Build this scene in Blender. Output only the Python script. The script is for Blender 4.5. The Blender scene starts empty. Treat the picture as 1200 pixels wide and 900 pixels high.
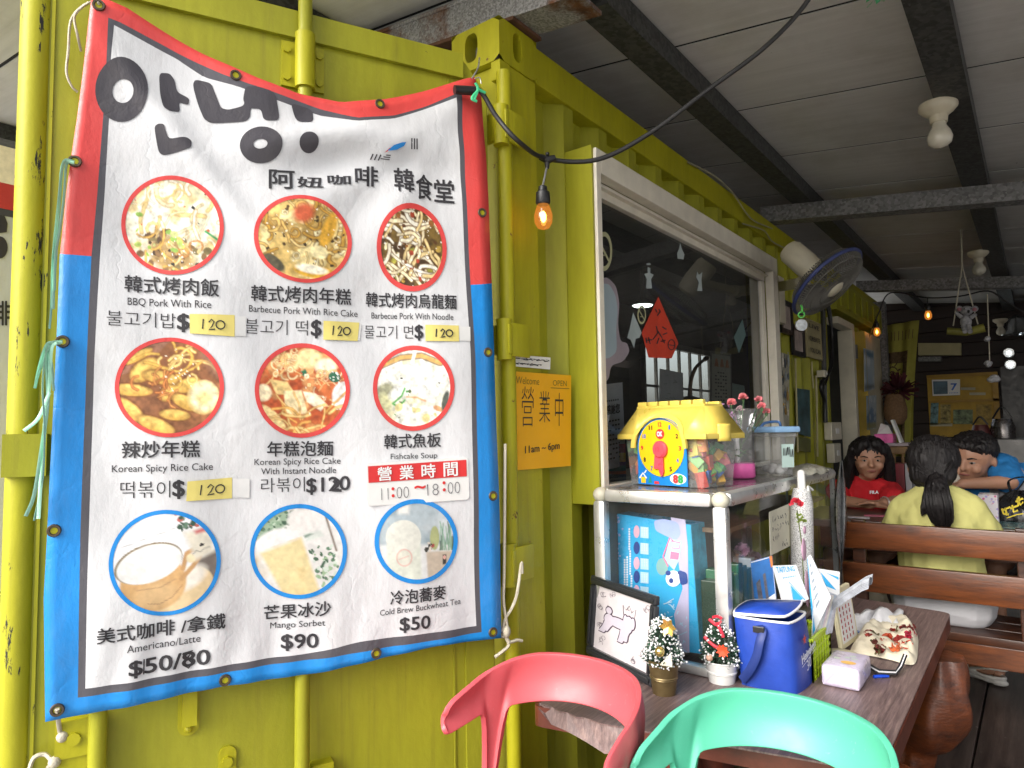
import bpy, bmesh, math, random
import numpy as np
from mathutils import Vector as V, Matrix, Euler
random.seed(7); RNG = np.random.default_rng(11)
S = bpy.context.scene
COL = S.collection
rad = math.radians

# ------------------------------------------------------------------ camera
FPX = 805.0
CAM = V((0.0, 0.0, 1.4))
_vy = V((618.0, -45.0, -FPX)).normalized()
_vx = V((1050.0, 72.0, FPX)); _vx = (_vx - _vy * _vx.dot(_vy)).normalized()
_vz = _vx.cross(_vy)
ROT = Matrix((_vx, _vy, _vz))            # world <- camera axes
cd = bpy.data.cameras.new('camera'); cam = bpy.data.objects.new('camera', cd); COL.objects.link(cam)
cam.matrix_world = Matrix.Translation(CAM) @ ROT.to_4x4()
cd.sensor_width = 36.0; cd.lens = 36.0 * FPX / 1200.0; cd.clip_start = 0.05; cd.clip_end = 500.0
S.camera = cam
# ------------------------------------------------------------------ light
SUN_EL, SUN_AZ = 32.0, 190.0
world = bpy.data.worlds.new('World'); S.world = world; world.use_nodes = True
nt = world.node_tree; bgn = nt.nodes['Background']
sky = nt.nodes.new('ShaderNodeTexSky'); sky.sky_type = 'NISHITA'; sky.sun_disc = False
sky.sun_elevation = rad(SUN_EL); sky.sun_rotation = rad(SUN_AZ); sky.air_density = 1.0; sky.dust_density = 5.0; sky.ozone_density = 1.0
hsv = nt.nodes.new('ShaderNodeHueSaturation'); hsv.inputs['Saturation'].default_value = 0.35
nt.links.new(sky.outputs[0], hsv.inputs['Color']); nt.links.new(hsv.outputs[0], bgn.inputs[0]); bgn.inputs[1].default_value = 0.15
sl = bpy.data.lights.new('sun', 'SUN'); sun = bpy.data.objects.new('sun', sl); COL.objects.link(sun)
sl.energy = 1.05; sl.angle = rad(45); sl.color = (1.0, 0.96, 0.9)
_d = V((math.sin(rad(SUN_AZ)) * math.cos(rad(SUN_EL)), math.cos(rad(SUN_AZ)) * math.cos(rad(SUN_EL)), math.sin(rad(SUN_EL))))
sun.rotation_euler = _d.to_track_quat('Z', 'Y').to_euler()
S.view_settings.view_transform = 'Standard'; S.view_settings.look = 'None'
S.view_settings.exposure = 1.12; S.view_settings.gamma = 1.0; S.view_settings.use_curve_mapping = False
S.render.engine = 'CYCLES'
S.cycles.use_denoising = True
S.cycles.max_bounces = 10; S.cycles.diffuse_bounces = 5; S.cycles.transparent_max_bounces = 12
S.cycles.caustics_reflective = False; S.cycles.caustics_refractive = False
S.cycles.sample_clamp_indirect = 4.0

# ------------------------------------------------------------------ projection helpers (photo pixel -> point on a real plane)
def ray(x, y):
    return (ROT @ V((x - 600.0, -(y - 450.0), -FPX))).normalized()
def onp(x, y, p, n):
    d = ray(x, y); return CAM + d * ((V(p) - CAM).dot(n) / d.dot(n))
WX = -1.139
def W(x, y, dx=0.0): return onp(x, y, (WX + dx, 0, 0), V((1, 0, 0)))
def F(x, y, z): return onp(x, y, (0, 0, z), V((0, 0, 1)))
def A(x, y, Y): return onp(x, y, (0, Y, 0), V((0, 1, 0)))
def XP(x, y, X): return onp(x, y, (X, 0, 0), V((1, 0, 0)))
HINGE = V((WX, 1.447, 0.0)); DV = V((0.4238, 0.9057, 0)); DN = V((0.9057, -0.4238, 0))
def DP(x, y, off=0.0): return onp(x, y, HINGE + DN * off, DN)
def dpt(s, z, off=0.0): return HINGE + DV * s + DN * off + V((0, 0, z))

def lin(c):
    if isinstance(c, str):
        c = c.lstrip('#'); c = [int(c[i:i + 2], 16) / 255 for i in (0, 2, 4)]
    return tuple(((x / 12.92) if x <= 0.04045 else ((x + 0.055) / 1.055) ** 2.4) for x in c)

# ------------------------------------------------------------------ materials
def newmat(name):
    m = bpy.data.materials.new(name); m.use_nodes = True
    return m, m.node_tree, m.node_tree.nodes['Principled BSDF']
def N(nt, t, **kw):
    n = nt.nodes.new(t)
    for k, v in kw.items(): setattr(n, k, v)
    return n
def coords(nt, scale=(1, 1, 1), rot=(0, 0, 0)):
    tc = N(nt, 'ShaderNodeTexCoord'); mp = N(nt, 'ShaderNodeMapping')
    mp.inputs['Scale'].default_value = scale; mp.inputs['Rotation'].default_value = rot
    nt.links.new(tc.outputs['Object'], mp.inputs[0]); return mp.outputs[0]
def noise(nt, vec, scale, detail=4, rough=0.6):
    n = N(nt, 'ShaderNodeTexNoise'); n.inputs['Scale'].default_value = scale
    n.inputs['Detail'].default_value = detail; n.inputs['Roughness'].default_value = rough
    nt.links.new(vec, n.inputs['Vector']); return n.outputs['Fac']
def ramp(nt, fac, stops):
    r = N(nt, 'ShaderNodeValToRGB'); e = r.color_ramp.elements
    while len(e) < len(stops): e.new(0.5)
    for i, (p, c) in enumerate(stops):
        e[i].position = p; e[i].color = (c[0], c[1], c[2], 1) if not isinstance(c, (int, float)) else (c, c, c, 1)
    nt.links.new(fac, r.inputs[0]); return r.outputs[0]
def mix(nt, fac, a, b, mode='MIX'):
    n = N(nt, 'ShaderNodeMix', data_type='RGBA', blend_type=mode)
    for i, v in ((0, fac), (6, a), (7, b)):
        if hasattr(v, 'is_linked'): nt.links.new(v, n.inputs[i])
        elif i == 0: n.inputs[0].default_value = v
        else: n.inputs[i].default_value = (*v[:3], 1)
    return n.outputs[2]
def bump(nt, b, h, strength, dist=0.01):
    n = N(nt, 'ShaderNodeBump'); n.inputs['Strength'].default_value = strength; n.inputs['Distance'].default_value = dist
    nt.links.new(h, n.inputs['Height']); nt.links.new(n.outputs[0], b.inputs['Normal'])
def mat(name, col, rough=0.5, metal=0.0, var=0.12, scale=9.0, bmp=0.0, bscale=60.0, stretch=(1, 1, 1), spec=0.5, coat=0.0, sheen=0.0, scuff=0.0):
    m, nt, b = newmat(name); c = lin(col) if isinstance(col, str) else col
    vec = coords(nt, stretch); f = noise(nt, vec, scale)
    lo = tuple(max(0, x * (1 - var)) for x in c); hi = tuple(min(1, x * (1 + var)) for x in c)
    nt.links.new(ramp(nt, f, [(0.3, lo), (0.7, hi)]), b.inputs['Base Color'])
    b.inputs['Roughness'].default_value = rough; b.inputs['Metallic'].default_value = metal
    b.inputs['Specular IOR Level'].default_value = spec; b.inputs['Coat Weight'].default_value = coat
    if sheen: b.inputs['Sheen Weight'].default_value = sheen
    nt.links.new(ramp(nt, noise(nt, vec, 17, 6, .7), [(.35, max(0, rough - .08)), (.7, min(1, rough + .14))]), b.inputs['Roughness'])
    if scuff:
        sc = ramp(nt, noise(nt, coords(nt, (3, 22, 8), (.4, .2, .5)), 9, 8, .78), [(.61, 0.0), (.7, scuff)]); o_ = b.inputs['Base Color'].links[0].from_socket; nt.links.new(mix(nt, sc, o_, tuple(min(1, x * .6 + .28) for x in c)), b.inputs['Base Color'])
    if bmp: bump(nt, b, noise(nt, vec, bscale, 5), bmp, 0.004)
    return m
def paint_mat(name, col, chip, amount=0.62, rough=0.42, var=0.1, dirt=(0.12, 0.09, 0.03), dirtamt=0.35, vs=1):
    """brushed enamel over steel: streaky tone, small chips, runs of grime"""
    m, nt, b = newmat(name); c = lin(col) if isinstance(col, str) else col
    vec = coords(nt); tone = noise(nt, coords(nt, (3, 3, 0.7)), 2.2, 5)
    base = ramp(nt, tone, [(0.3, tuple(x * (1 - var) for x in c)), (0.7, tuple(min(1, x * (1 + var)) for x in c))])
    fine = ramp(nt, noise(nt, coords(nt, (1, 1, 0.16)), 60, 4), [(0.3, 0.82), (0.75, 1.08)])
    base = mix(nt, 0.5, base, fine, 'MULTIPLY')
    streak = ramp(nt, noise(nt, coords(nt, (9, 9, 0.35)), 3.5, 6, 0.7), [(0.56, 0.0), (0.78, dirtamt)])
    base = mix(nt, streak, base, dirt)
    rs_ = ramp(nt, noise(nt, coords(nt, (7, 7, .5)), 5, 8, .75), [(.66, 0.0), (.8, .55)]); base = mix(nt, rs_, base, (.16, .085, .012))
    chips = ramp(nt, noise(nt, coords(nt, (1, 1, vs)), 17 if vs == 1 else 30, 8, 0.72), [(amount, 0.0), (amount + 0.02, 1.0)])
    base = mix(nt, chips, base, chip)
    nt.links.new(base, b.inputs['Base Color'])
    b.inputs['Specular IOR Level'].default_value = .3; rr = ramp(nt, chips, [(0, rough), (1, 0.85)]); nt.links.new(rr, b.inputs['Roughness'])
    bump(nt, b, mix(nt, .5, mix(nt, 0.25, noise(nt, vec, 70, 4), chips), noise(nt, vec, 3.2, 3)), 0.35, 0.006)
    return m
def wood_mat(name, c1, c2, grain=(1, 8, 8), rough=0.35, scale=3.0, bmp=0.15, coat=0.0, knots=False, specks=False):
    m, nt, b = newmat(name); c1 = lin(c1); c2 = lin(c2)
    vec = coords(nt, grain); n1 = noise(nt, vec, scale, 8, 0.7); n2 = noise(nt, vec, scale * 6, 4, 0.6)
    f = mix(nt, 0.4, ramp(nt, n1, [(0.3, 0), (0.7, 1)]), n2)
    base = ramp(nt, f, [(0.15, c1), (0.75, c2)])
    if specks: base = mix(nt, ramp(nt, noise(nt, coords(nt), 26, 3), [(.70, 0.0), (.74, .8)]), base, (.30, .27, .24))
    if knots:
        k = ramp(nt, noise(nt, coords(nt), 4.5, 2), [(0.7, 0.0), (0.75, 0.75)]); base = mix(nt, k, base, tuple(x * 0.25 for x in c1))
    nt.links.new(base, b.inputs['Base Color']); b.inputs['Roughness'].default_value = rough; b.inputs['Coat Weight'].default_value = coat
    bump(nt, b, n2, bmp, 0.003); return m
def glass_mat(name, tint=(1, 1, 1), refl=0.9, alpha_base=0.02, rough=0.03, haze=0.0):
    """thin pane: fresnel mirror over clear, plus a little dust"""
    m, nt, b = newmat(name); nt.nodes.remove(b)
    out = nt.nodes['Material Output']; t = N(nt, 'ShaderNodeBsdfTransparent'); g = N(nt, 'ShaderNodeBsdfGlossy'); d = N(nt, 'ShaderNodeBsdfDiffuse')
    t.inputs[0].default_value = (*tint, 1); g.inputs['Roughness'].default_value = rough; d.inputs[0].default_value = (0.6, 0.6, 0.58, 1)
    fr = N(nt, 'ShaderNodeFresnel'); fr.inputs[0].default_value = 1.5
    ml = N(nt, 'ShaderNodeMath', operation='MULTIPLY_ADD'); ml.inputs[1].default_value = refl; ml.inputs[2].default_value = alpha_base
    nt.links.new(fr.outputs[0], ml.inputs[0])
    s1 = N(nt, 'ShaderNodeMixShader'); nt.links.new(ml.outputs[0], s1.inputs[0]); nt.links.new(t.outputs[0], s1.inputs[1]); nt.links.new(g.outputs[0], s1.inputs[2])
    s2 = N(nt, 'ShaderNodeMixShader'); dn = ramp(nt, noise(nt, coords(nt), 6, 6), [(0.35, haze * 0.5), (0.7, haze)])
    nt.links.new(dn, s2.inputs[0]); nt.links.new(s1.outputs[0], s2.inputs[1]); nt.links.new(d.outputs[0], s2.inputs[2]); nt.links.new(s2.outputs[0], out.inputs[0])
    return m
def glow_mat(name, col, strength):
    m, nt, b = newmat(name); b.inputs['Base Color'].default_value = (*col, 1); b.inputs['Emission Color'].default_value = (*col, 1)
    b.inputs['Emission Strength'].default_value = strength; return m
def attr_mat(name, rough=0.5, bmp=0.0, coat=0.0):
    m, nt, b = newmat(name); a = N(nt, 'ShaderNodeVertexColor'); a.layer_name = 'Col'
    f = ramp(nt, noise(nt, coords(nt), 40), [(0.3, 0.93), (0.7, 1.05)])
    nt.links.new(mix(nt, 1.0, a.outputs[0], f, 'MULTIPLY'), b.inputs['Base Color']); b.inputs['Roughness'].default_value = rough
    b.inputs['Coat Weight'].default_value = coat
    return m

# ------------------------------------------------------------------ mesh builder
class MB:
    def __init__(s, M=None): s.v = []; s.f = []; s.mi = []; s.c = []; s.M = M; s.cur = 0; s.col = None
    def add(s, vs, fs):
        o = len(s.v)
        for p in vs:
            p = V(p); s.v.append(s.M @ p if s.M else p)
            s.c.append(s.col or (1, 1, 1))
        for f in fs: s.f.append([i + o for i in f]); s.mi.append(s.cur)
        return s
    def box(s, a, b, bev=0.0, T=None):
        x0, y0, z0 = [min(a[i], b[i]) for i in range(3)]; x1, y1, z1 = [max(a[i], b[i]) for i in range(3)]
        if bev:
            bm = bmesh.new(); bmesh.ops.create_cube(bm, size=1)
            for v in bm.verts: v.co = V(((x0 + x1) / 2 + v.co.x * (x1 - x0), (y0 + y1) / 2 + v.co.y * (y1 - y0), (z0 + z1) / 2 + v.co.z * (z1 - z0)))
            bmesh.ops.bevel(bm, geom=bm.edges[:], offset=bev, segments=2, affect='EDGES', profile=0.6)
            vs = [v.co.copy() for v in bm.verts]; fs = [[v.index for v in f.verts] for f in bm.faces]; bm.free()
        else:
            vs = [(x0, y0, z0), (x1, y0, z0), (x1, y1, z0), (x0, y1, z0), (x0, y0, z1), (x1, y0, z1), (x1, y1, z1), (x0, y1, z1)]
            fs = [(3, 2, 1, 0), (4, 5, 6, 7), (0, 1, 5, 4), (1, 2, 6, 5), (2, 3, 7, 6), (3, 0, 4, 7)]
        if T: vs = [T @ V(p) for p in vs]
        return s.add(vs, fs)
    def hexa(s, b4, t4):
        return s.add(list(b4) + list(t4), [(3, 2, 1, 0), (4, 5, 6, 7), (0, 1, 5, 4), (1, 2, 6, 5), (2, 3, 7, 6), (3, 0, 4, 7)])
    def bar(s, a, b, w, h, up=(0, 0, 1), bev=0.0):
        a, b = V(a), V(b); d = (b - a); L = d.length; d.normalize(); up = V(up)
        x = d.cross(up)
        if x.length < 1e-6: x = d.cross(V((0, 1, 0)))
        x.normalize(); u = x.cross(d).normalized()
        T = Matrix(((x.x, d.x, u.x, a.x), (x.y, d.y, u.y, a.y), (x.z, d.z, u.z, a.z), (0, 0, 0, 1)))
        return s.box((-w / 2, 0, -h / 2), (w / 2, L, h / 2), bev, T)
    def tube(s, pts, r, n=8, cap=True, flat=1.0):
        pts = [V(p) for p in pts]; m = len(pts); R = r if isinstance(r, (list, tuple)) else [r] * m
        t0 = (pts[1] - pts[0]).normalized(); u = t0.orthogonal().normalized(); vs = []; fs = []
        for i, p in enumerate(pts):
            t = (pts[min(i + 1, m - 1)] - pts[max(i - 1, 0)]).normalized()
            u = (u - t * u.dot(t)); u = u.normalized() if u.length > 1e-6 else t.orthogonal().normalized(); w = t.cross(u)
            for k in range(n):
                a = 2 * math.pi * k / n; vs.append(p + (u * math.cos(a) + w * math.sin(a) * flat) * R[i])
        for i in range(m - 1):
            for k in range(n): fs.append((i * n + k, i * n + (k + 1) % n, (i + 1) * n + (k + 1) % n, (i + 1) * n + k))
        if cap: fs.append(tuple(range(n - 1, -1, -1))); fs.append(tuple((m - 1) * n + k for k in range(n)))
        return s.add(vs, fs)
    def cyl(s, a, b, r, r2=None, n=20): return s.tube([a, b], [r, r if r2 is None else r2], n)
    def lathe(s, prof, o=(0, 0, 0), ax=(0, 0, 1), n=24, cap=True):
        ax = V(ax).normalized(); u = ax.orthogonal().normalized(); w = ax.cross(u); o = V(o); vs = []; fs = []
        for r, h in prof:
            for k in range(n):
                a = 2 * math.pi * k / n; vs.append(o + ax * h + (u * math.cos(a) + w * math.sin(a)) * max(r, 1e-5))
        m = len(prof)
        for i in range(m - 1):
            for k in range(n): fs.append((i * n + k, i * n + (k + 1) % n, (i + 1) * n + (k + 1) % n, (i + 1) * n + k))
        if cap: fs.append(tuple(range(n - 1, -1, -1))); fs.append(tuple((m - 1) * n + k for k in range(n)))
        return s.add(vs, fs)
    def ell(s, c, r, n=12, m=8, T=None):
        vs = []; fs = []; c = V(c)
        if isinstance(r, (int, float)): r = (r, r, r)
        for i in range(m + 1):
            th = math.pi * i / m
            for k in range(n):
                ph = 2 * math.pi * k / n; p = V((math.sin(th) * math.cos(ph) * r[0], math.sin(th) * math.sin(ph) * r[1], math.cos(th) * r[2]))
                vs.append(c + (T @ p if T else p))
        for i in range(m):
            for k in range(n): fs.append((i * n + k, (i + 1) * n + k, (i + 1) * n + (k + 1) % n, i * n + (k + 1) % n))
        return s.add(vs, fs)
    def quad(s, a, b, c, d): return s.add([a, b, c, d], [(0, 1, 2, 3)])
    def poly(s, pts): return s.add(pts, [tuple(range(len(pts)))])
    def prism(s, pts, off):
        """closed outline extruded by the vector off"""
        n = len(pts); off = V(off); vs = [V(p) for p in pts] + [V(p) + off for p in pts]
        return s.add(vs, [tuple(range(n - 1, -1, -1)), tuple(range(n, 2 * n))] + [(i, (i + 1) % n, n + (i + 1) % n, n + i) for i in range(n)])
    def grid(s, fn, nu, nv, cu=False):
        vs = [fn(i / nu, j / nv) for j in range(nv + 1) for i in range(nu + 1)]
        fs = [(j * (nu + 1) + i, j * (nu + 1) + i + 1, (j + 1) * (nu + 1) + i + 1, (j + 1) * (nu + 1) + i) for j in range(nv) for i in range(nu)]
        return s.add(vs, fs)
    def build(s, name, mats, parent=None, label=None, smooth=None, solid=0.0, sub=0):
        org = parent.matrix_world.translation.copy() if parent else V((0, 0, 0))
        if parent is None: 
            xs = [p.x for p in s.v]; ys = [p.y for p in s.v]; zs = [p.z for p in s.v]
            org = V(((min(xs) + max(xs)) / 2, (min(ys) + max(ys)) / 2, min(zs)))
        me = bpy.data.meshes.new(name); me.from_pydata([p - org for p in s.v], [], s.f)
        mats = mats if isinstance(mats, (list, tuple)) else [mats]
        for m in mats: me.materials.append(m)
        if len(mats) > 1:
            for p, i in zip(me.polygons, s.mi): p.material_index = i
        if any(c != (1, 1, 1) for c in s.c):
            at = me.color_attributes.new('Col', 'FLOAT_COLOR', 'POINT')
            at.data.foreach_set('color', np.array([(c[0], c[1], c[2], 1.0) for c in s.c], dtype=np.float32).ravel())
        if smooth is not None:
            bm = bmesh.new(); bm.from_mesh(me)
            bmesh.ops.recalc_face_normals(bm, faces=bm.faces)
            for f in bm.faces: f.smooth = True
            for e in bm.edges:
                if len(e.link_faces) == 2 and e.calc_face_angle(0) > rad(smooth): e.smooth = False
            bm.to_mesh(me); bm.free()
        me.update()
        o = bpy.data.objects.new(name, me); COL.objects.link(o)
        if parent:
            o.parent = parent
            # the parent of a sub-part is itself a part at offset 0, so world minus root origin is right for both
        else: o.location = org
        if label: o['label'] = label
        if solid: md = o.modifiers.new('thickness', 'SOLIDIFY'); md.thickness = solid; md.offset = 0
        if sub: md = o.modifiers.new('smooth', 'SUBSURF'); md.levels = sub; md.render_levels = sub
        bpy.context.view_layer.update() if parent is None else None
        return o
def thing(name, label, cat, loc, group=None):
    o = bpy.data.objects.new(name, None); COL.objects.link(o); o.location = loc; o.empty_display_size = 0.1
    o['label'] = label; o['category'] = cat
    if group: o['group'] = group
    bpy.context.view_layer.update(); return o
def tag(o, label, cat, group=None):
    o['label'] = label; o['category'] = cat
    if group: o['group'] = group
    return o
def struct(o, kind='structure'): o['kind'] = kind; return o
def dup(root, loc, label, group=None, rotz=None):
    r = root.copy(); COL.objects.link(r); r.location = loc; r['label'] = label
    if group: r['group'] = group
    if rotz is not None: r.rotation_euler.z = rotz
    for ch in root.children:
        c = ch.copy(); COL.objects.link(c); c.parent = r
        for g in ch.children:
            d = g.copy(); COL.objects.link(d); d.parent = c
    return r
def patch_parent():
    """sub-parts: matrix_world of a fresh part is only right after an update"""
_old_build = MB.build
def _build(s, name, mats, parent=None, label=None, **k):
    if parent is not None and parent.parent is not None: bpy.context.view_layer.update()
    return _old_build(s, name, mats, parent, label, **k)
MB.build = _build

# ------------------------------------------------------------------ lettering
_tc = {}
def glyphs(txt, bold=0.0):
    k = (txt, bold)
    if k not in _tc:
        cu = bpy.data.curves.new('lettering', 'FONT'); cu.body = txt; cu.size = 1.0; cu.offset = bold; cu.resolution_u = 3; cu.fill_mode = 'BOTH'
        o = bpy.data.objects.new('lettering', cu); COL.objects.link(o); bpy.context.view_layer.update()
        me = bpy.data.meshes.new_from_object(o.evaluated_get(bpy.context.evaluated_depsgraph_get()))
        _tc[k] = ([(v.co.x, v.co.y) for v in me.vertices], [tuple(p.vertices) for p in me.polygons])
        bpy.data.objects.remove(o); bpy.data.curves.remove(cu); bpy.data.meshes.remove(me)
    return _tc[k]
def lettering(mb, txt, fn, bold=0.0, caps=False, space=None):
    """fn(u, v): u 0..1 along the line, v 0 baseline .. 1 top of letters; bold thickens by overprinting"""
    vs, fs = glyphs(txt, min(bold, 0.0))
    if not vs: return mb
    x0 = min(v[0] for v in vs); x1 = max(v[0] for v in vs); y0 = 0.0 if caps else min(v[1] for v in vs); y1 = 0.72 if caps else max(v[1] for v in vs)
    f = lambda x, y: fn((x - x0) / (x1 - x0), (y - y0) / (y1 - y0))
    e = f(.1, 0) - f(0, 0); q = (f(0, .1) - f(0, 0)).cross(e); q = -q.normalized() if q.length > 1e-12 else V((0, 0, 0))
    sh = [(0, 0)] if bold <= 0 else [(0, 0)] + [(bold * 1.5 * math.cos(k * .785), bold * 1.2 * math.sin(k * .785)) for k in range(8)]
    for i, (dx, dy) in enumerate(sh): mb.add([f(x + dx, y + dy) + q * (.0001 * i) for x, y in vs], fs)
    return mb
def flat(o, ux, uy): 
    o, ux, uy = V(o), V(ux), V(uy); return lambda u, v: o + ux * u + uy * v
def stroke(mb, pts, w, fn, closed=False):
    """flat pen stroke through 2-D points, mapped by fn(x, y)"""
    P = [V((p[0], p[1])) for p in pts]; n = len(P); L = []; Rr = []
    for i in range(n):
        a = P[(i - 1) % n] if closed or i > 0 else P[i]; b = P[(i + 1) % n] if closed or i < n - 1 else P[i]
        t = (b - a); t = t.normalized() if t.length else V((1, 0)); nn = V((-t.y, t.x)) * (w / 2 if not isinstance(w, list) else w[i] / 2)
        L.append(P[i] + nn); Rr.append(P[i] - nn)
    vs = [fn(*p) for p in L] + [fn(*p) for p in Rr]; m = n if closed else n - 1
    return mb.add(vs, [(i, (i + 1) % n, n + (i + 1) % n, n + i) for i in range(m)])
def ellipse(cx, cy, rx, ry, n=40, rot=0.0, a0=0.0, a1=2 * math.pi):
    full = abs(a1 - a0 - 2 * math.pi) < 1e-6; k = n if full else n + 1; out = []
    for i in range(k):
        a = a0 + (a1 - a0) * i / n; x = rx * math.cos(a); y = ry * math.sin(a)
        out.append((cx + x * math.cos(rot) - y * math.sin(rot), cy + x * math.sin(rot) + y * math.cos(rot)))
    return out
def catmull(pts, k=6):
    P = [V(p) for p in pts]; P = [P[0] * 2 - P[1]] + P + [P[-1] * 2 - P[-2]]; out = []
    for i in range(1, len(P) - 2):
        for j in range(k):
            t = j / k; a, b, c, d = P[i - 1], P[i], P[i + 1], P[i + 2]
            out.append(0.5 * ((2 * b) + (c - a) * t + (2 * a - 5 * b + 4 * c - d) * t * t + (3 * b - a - 3 * c + d) * t ** 3))
    out.append(P[-2]); return out
def frame_T(o, x, y, z): 
    x, y, z = V(x).normalized(), V(y).normalized(), V(z).normalized(); o = V(o)
    return Matrix(((x.x, y.x, z.x, o.x), (x.y, y.y, z.y, o.y), (x.z, y.z, z.z, o.z), (0, 0, 0, 1)))
def rotz(loc, a): return Matrix.Translation(V(loc)) @ Matrix.Rotation(a, 4, 'Z')
# ------------------------------------------------------------------ shared materials
LIME = (0.335, 0.33, 0.022)
m_lime = paint_mat('lime_enamel', LIME, (0.10, 0.085, 0.03), 0.70, 0.4, 0.15)
m_limeworn = paint_mat('lime_enamel_worn', (0.39, 0.365, 0.012), (0.13, 0.07, 0.03), 0.655, 0.45, 0.15)
m_limecrack = paint_mat('lime_enamel_cracked', (0.42, 0.40, 0.02), (0.03, 0.03, 0.03), 0.595, 0.5, 0.1, vs=.22)
m_limepale = paint_mat('lime_gasket', (0.52, 0.50, 0.16), (0.25, 0.2, 0.1), 0.7, 0.5)
m_black = mat('black_plastic', (0.012, 0.012, 0.013), 0.4)
m_dark = mat('dark_gap', (0.01, 0.01, 0.01), 0.9)
m_cream = mat('cream_enamel', (0.62, 0.58, 0.46), 0.45, var=0.08, scale=14, bmp=0.05)
m_steelw = mat('aged_white_aluminium', (0.72, 0.68, 0.58), 0.4, var=0.1, scale=12)
m_alu = mat('brushed_aluminium', (0.66, 0.66, 0.65), 0.32, 0.75, 0.08, 20)
m_white = mat('white_plastic', (0.74, 0.74, 0.72), 0.4, var=0.05)
m_paper = mat('white_paper', (0.76, 0.76, 0.75), 0.7, var=0.04)
m_ink = mat('printed_ink', (0.03, 0.028, 0.032), 0.55, var=0.1, scale=60)
m_redink = mat('red_ink', (0.62, 0.03, 0.03), 0.5)
m_blueink = mat('blue_ink', (0.02, 0.12, 0.5), 0.5)
m_rope = mat('natural_rope', (0.50, 0.46, 0.36), 0.9, bmp=0.6, bscale=220)
m_rust = mat('rusted_steel', (0.10, 0.045, 0.022), 0.85, var=0.5, scale=14, bmp=0.4, bscale=50)
def galv(name, base, rustamt, vs=75):
    m, nt, b = newmat(name); vec = coords(nt)
    vo = N(nt, 'ShaderNodeTexVoronoi'); vo.inputs['Scale'].default_value = vs; nt.links.new(vec, vo.inputs['Vector'])
    sp = ramp(nt, vo.outputs['Color'], [(0.2, tuple(x * 0.65 for x in base)), (0.8, tuple(x * 1.35 for x in base))])
    r = ramp(nt, noise(nt, vec, 3.2, 8, 0.7), [(rustamt, 0.0), (rustamt + 0.1, 1.0)])
    rc = ramp(nt, noise(nt, vec, 30, 5), [(0.3, (0.05, 0.02, 0.012)), (0.7, (0.17, 0.07, 0.03))])
    nt.links.new(mix(nt, r, sp, rc), b.inputs['Base Color']); b.inputs['Roughness'].default_value = 0.6; b.inputs['Metallic'].default_value = 0.25
    bump(nt, b, noise(nt, vec, 40, 4), 0.2, 0.003); return m
m_galv = galv('galvanised_steel', (0.20, 0.20, 0.20), 0.68)
m_galvrust = galv('galvanised_steel_rusting', (0.26, 0.26, 0.26), 0.5, 190)
m_purlin = galv('dull_purlin_steel', (0.055, 0.057, 0.055), 0.72)

# ------------------------------------------------------------------ ground, deck
Z0 = 0.15
mg, nt, b = newmat('street_concrete'); vec = coords(nt)
nt.links.new(ramp(nt, noise(nt, vec, 1.6, 8, 0.7), [(0.3, (0.34, 0.335, 0.32)), (0.7, (0.48, 0.47, 0.45))]), b.inputs['Base Color']); b.inputs['Roughness'].default_value = 0.85
bump(nt, b, noise(nt, vec, 50, 5), 0.3)
g = MB(); g.quad((-120, -120, 0), (120, -120, 0), (120, 120, 0), (-120, 120, 0)); struct(g.build('ground', mg))
m_deck = wood_mat('dark_deck_boards', '#1a1516', '#5a4e48', (9, 0.7, 1), 0.34, 2.0, 0.35, specks=True)
g = MB()
x = WX + 0.03; i = 0
while x < 3.2:
    w = 0.205; g.box((x, 0.55 + 0.0, 0.02), (x + w, 9.0, Z0 - 0.001 * (i % 3)), 0.004); x += w + 0.007; i += 1
struct(g.build('deck_floor', m_deck))

# ------------------------------------------------------------------ roof: pale sandwich panels
SL = 0.112
def roofz(x): return 2.735 - SL * (x - WX)
m_panel, nt, b = newmat('roof_panel_sheet'); vec = coords(nt)
st = ramp(nt, noise(nt, coords(nt, (0.5, 9, 1)), 3.5, 6, 0.7), [(0.3, (0.53, 0.525, 0.50)), (0.7, (0.64, 0.635, 0.61))])
dirt = ramp(nt, noise(nt, vec, 1.7, 6, 0.7), [(0.46, 0.0), (0.8, 0.55)])
spk = ramp(nt, noise(nt, vec, 34, 3), [(0.74, 0.0), (0.77, 0.8)])
nt.links.new(mix(nt, spk, mix(nt, dirt, st, (0.27, 0.25, 0.2)), (0.1, 0.08, 0.05)), b.inputs['Base Color']); b.inputs['Roughness'].default_value = 0.55
root = thing('panel_roof', 'pale ribbed sandwich panel roof carried by dark purlins over the whole cafe', 'roof', (0, 3, 2.6))
y = 0.22; k = 0
while y < 9.0:
    w = 0.60 if k else .71; xe = 2.3 if k else -1.15
    g = MB(); slab = lambda y0, y1, d0, d1: g.hexa([(-4.6, y0, roofz(-4.6) + d0), (xe, y0, roofz(xe) + d0), (xe, y1, roofz(xe) + d0), (-4.6, y1, roofz(-4.6) + d0)], [(-4.6, y0, roofz(-4.6) + d1), (xe, y0, roofz(xe) + d1), (xe, y1, roofz(xe) + d1), (-4.6, y1, roofz(-4.6) + d1)])
    slab(y, y + w, 0, .05)
    g.build('roof_panel', m_panel, root); g = MB(); slab(y - .001, y + w + .0145, .0505, .06); slab(y + w + .001, y + w + .015, .003, .01); g.build('roof_sheet', m_dark, root); y += w + 0.016; k += 1
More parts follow.
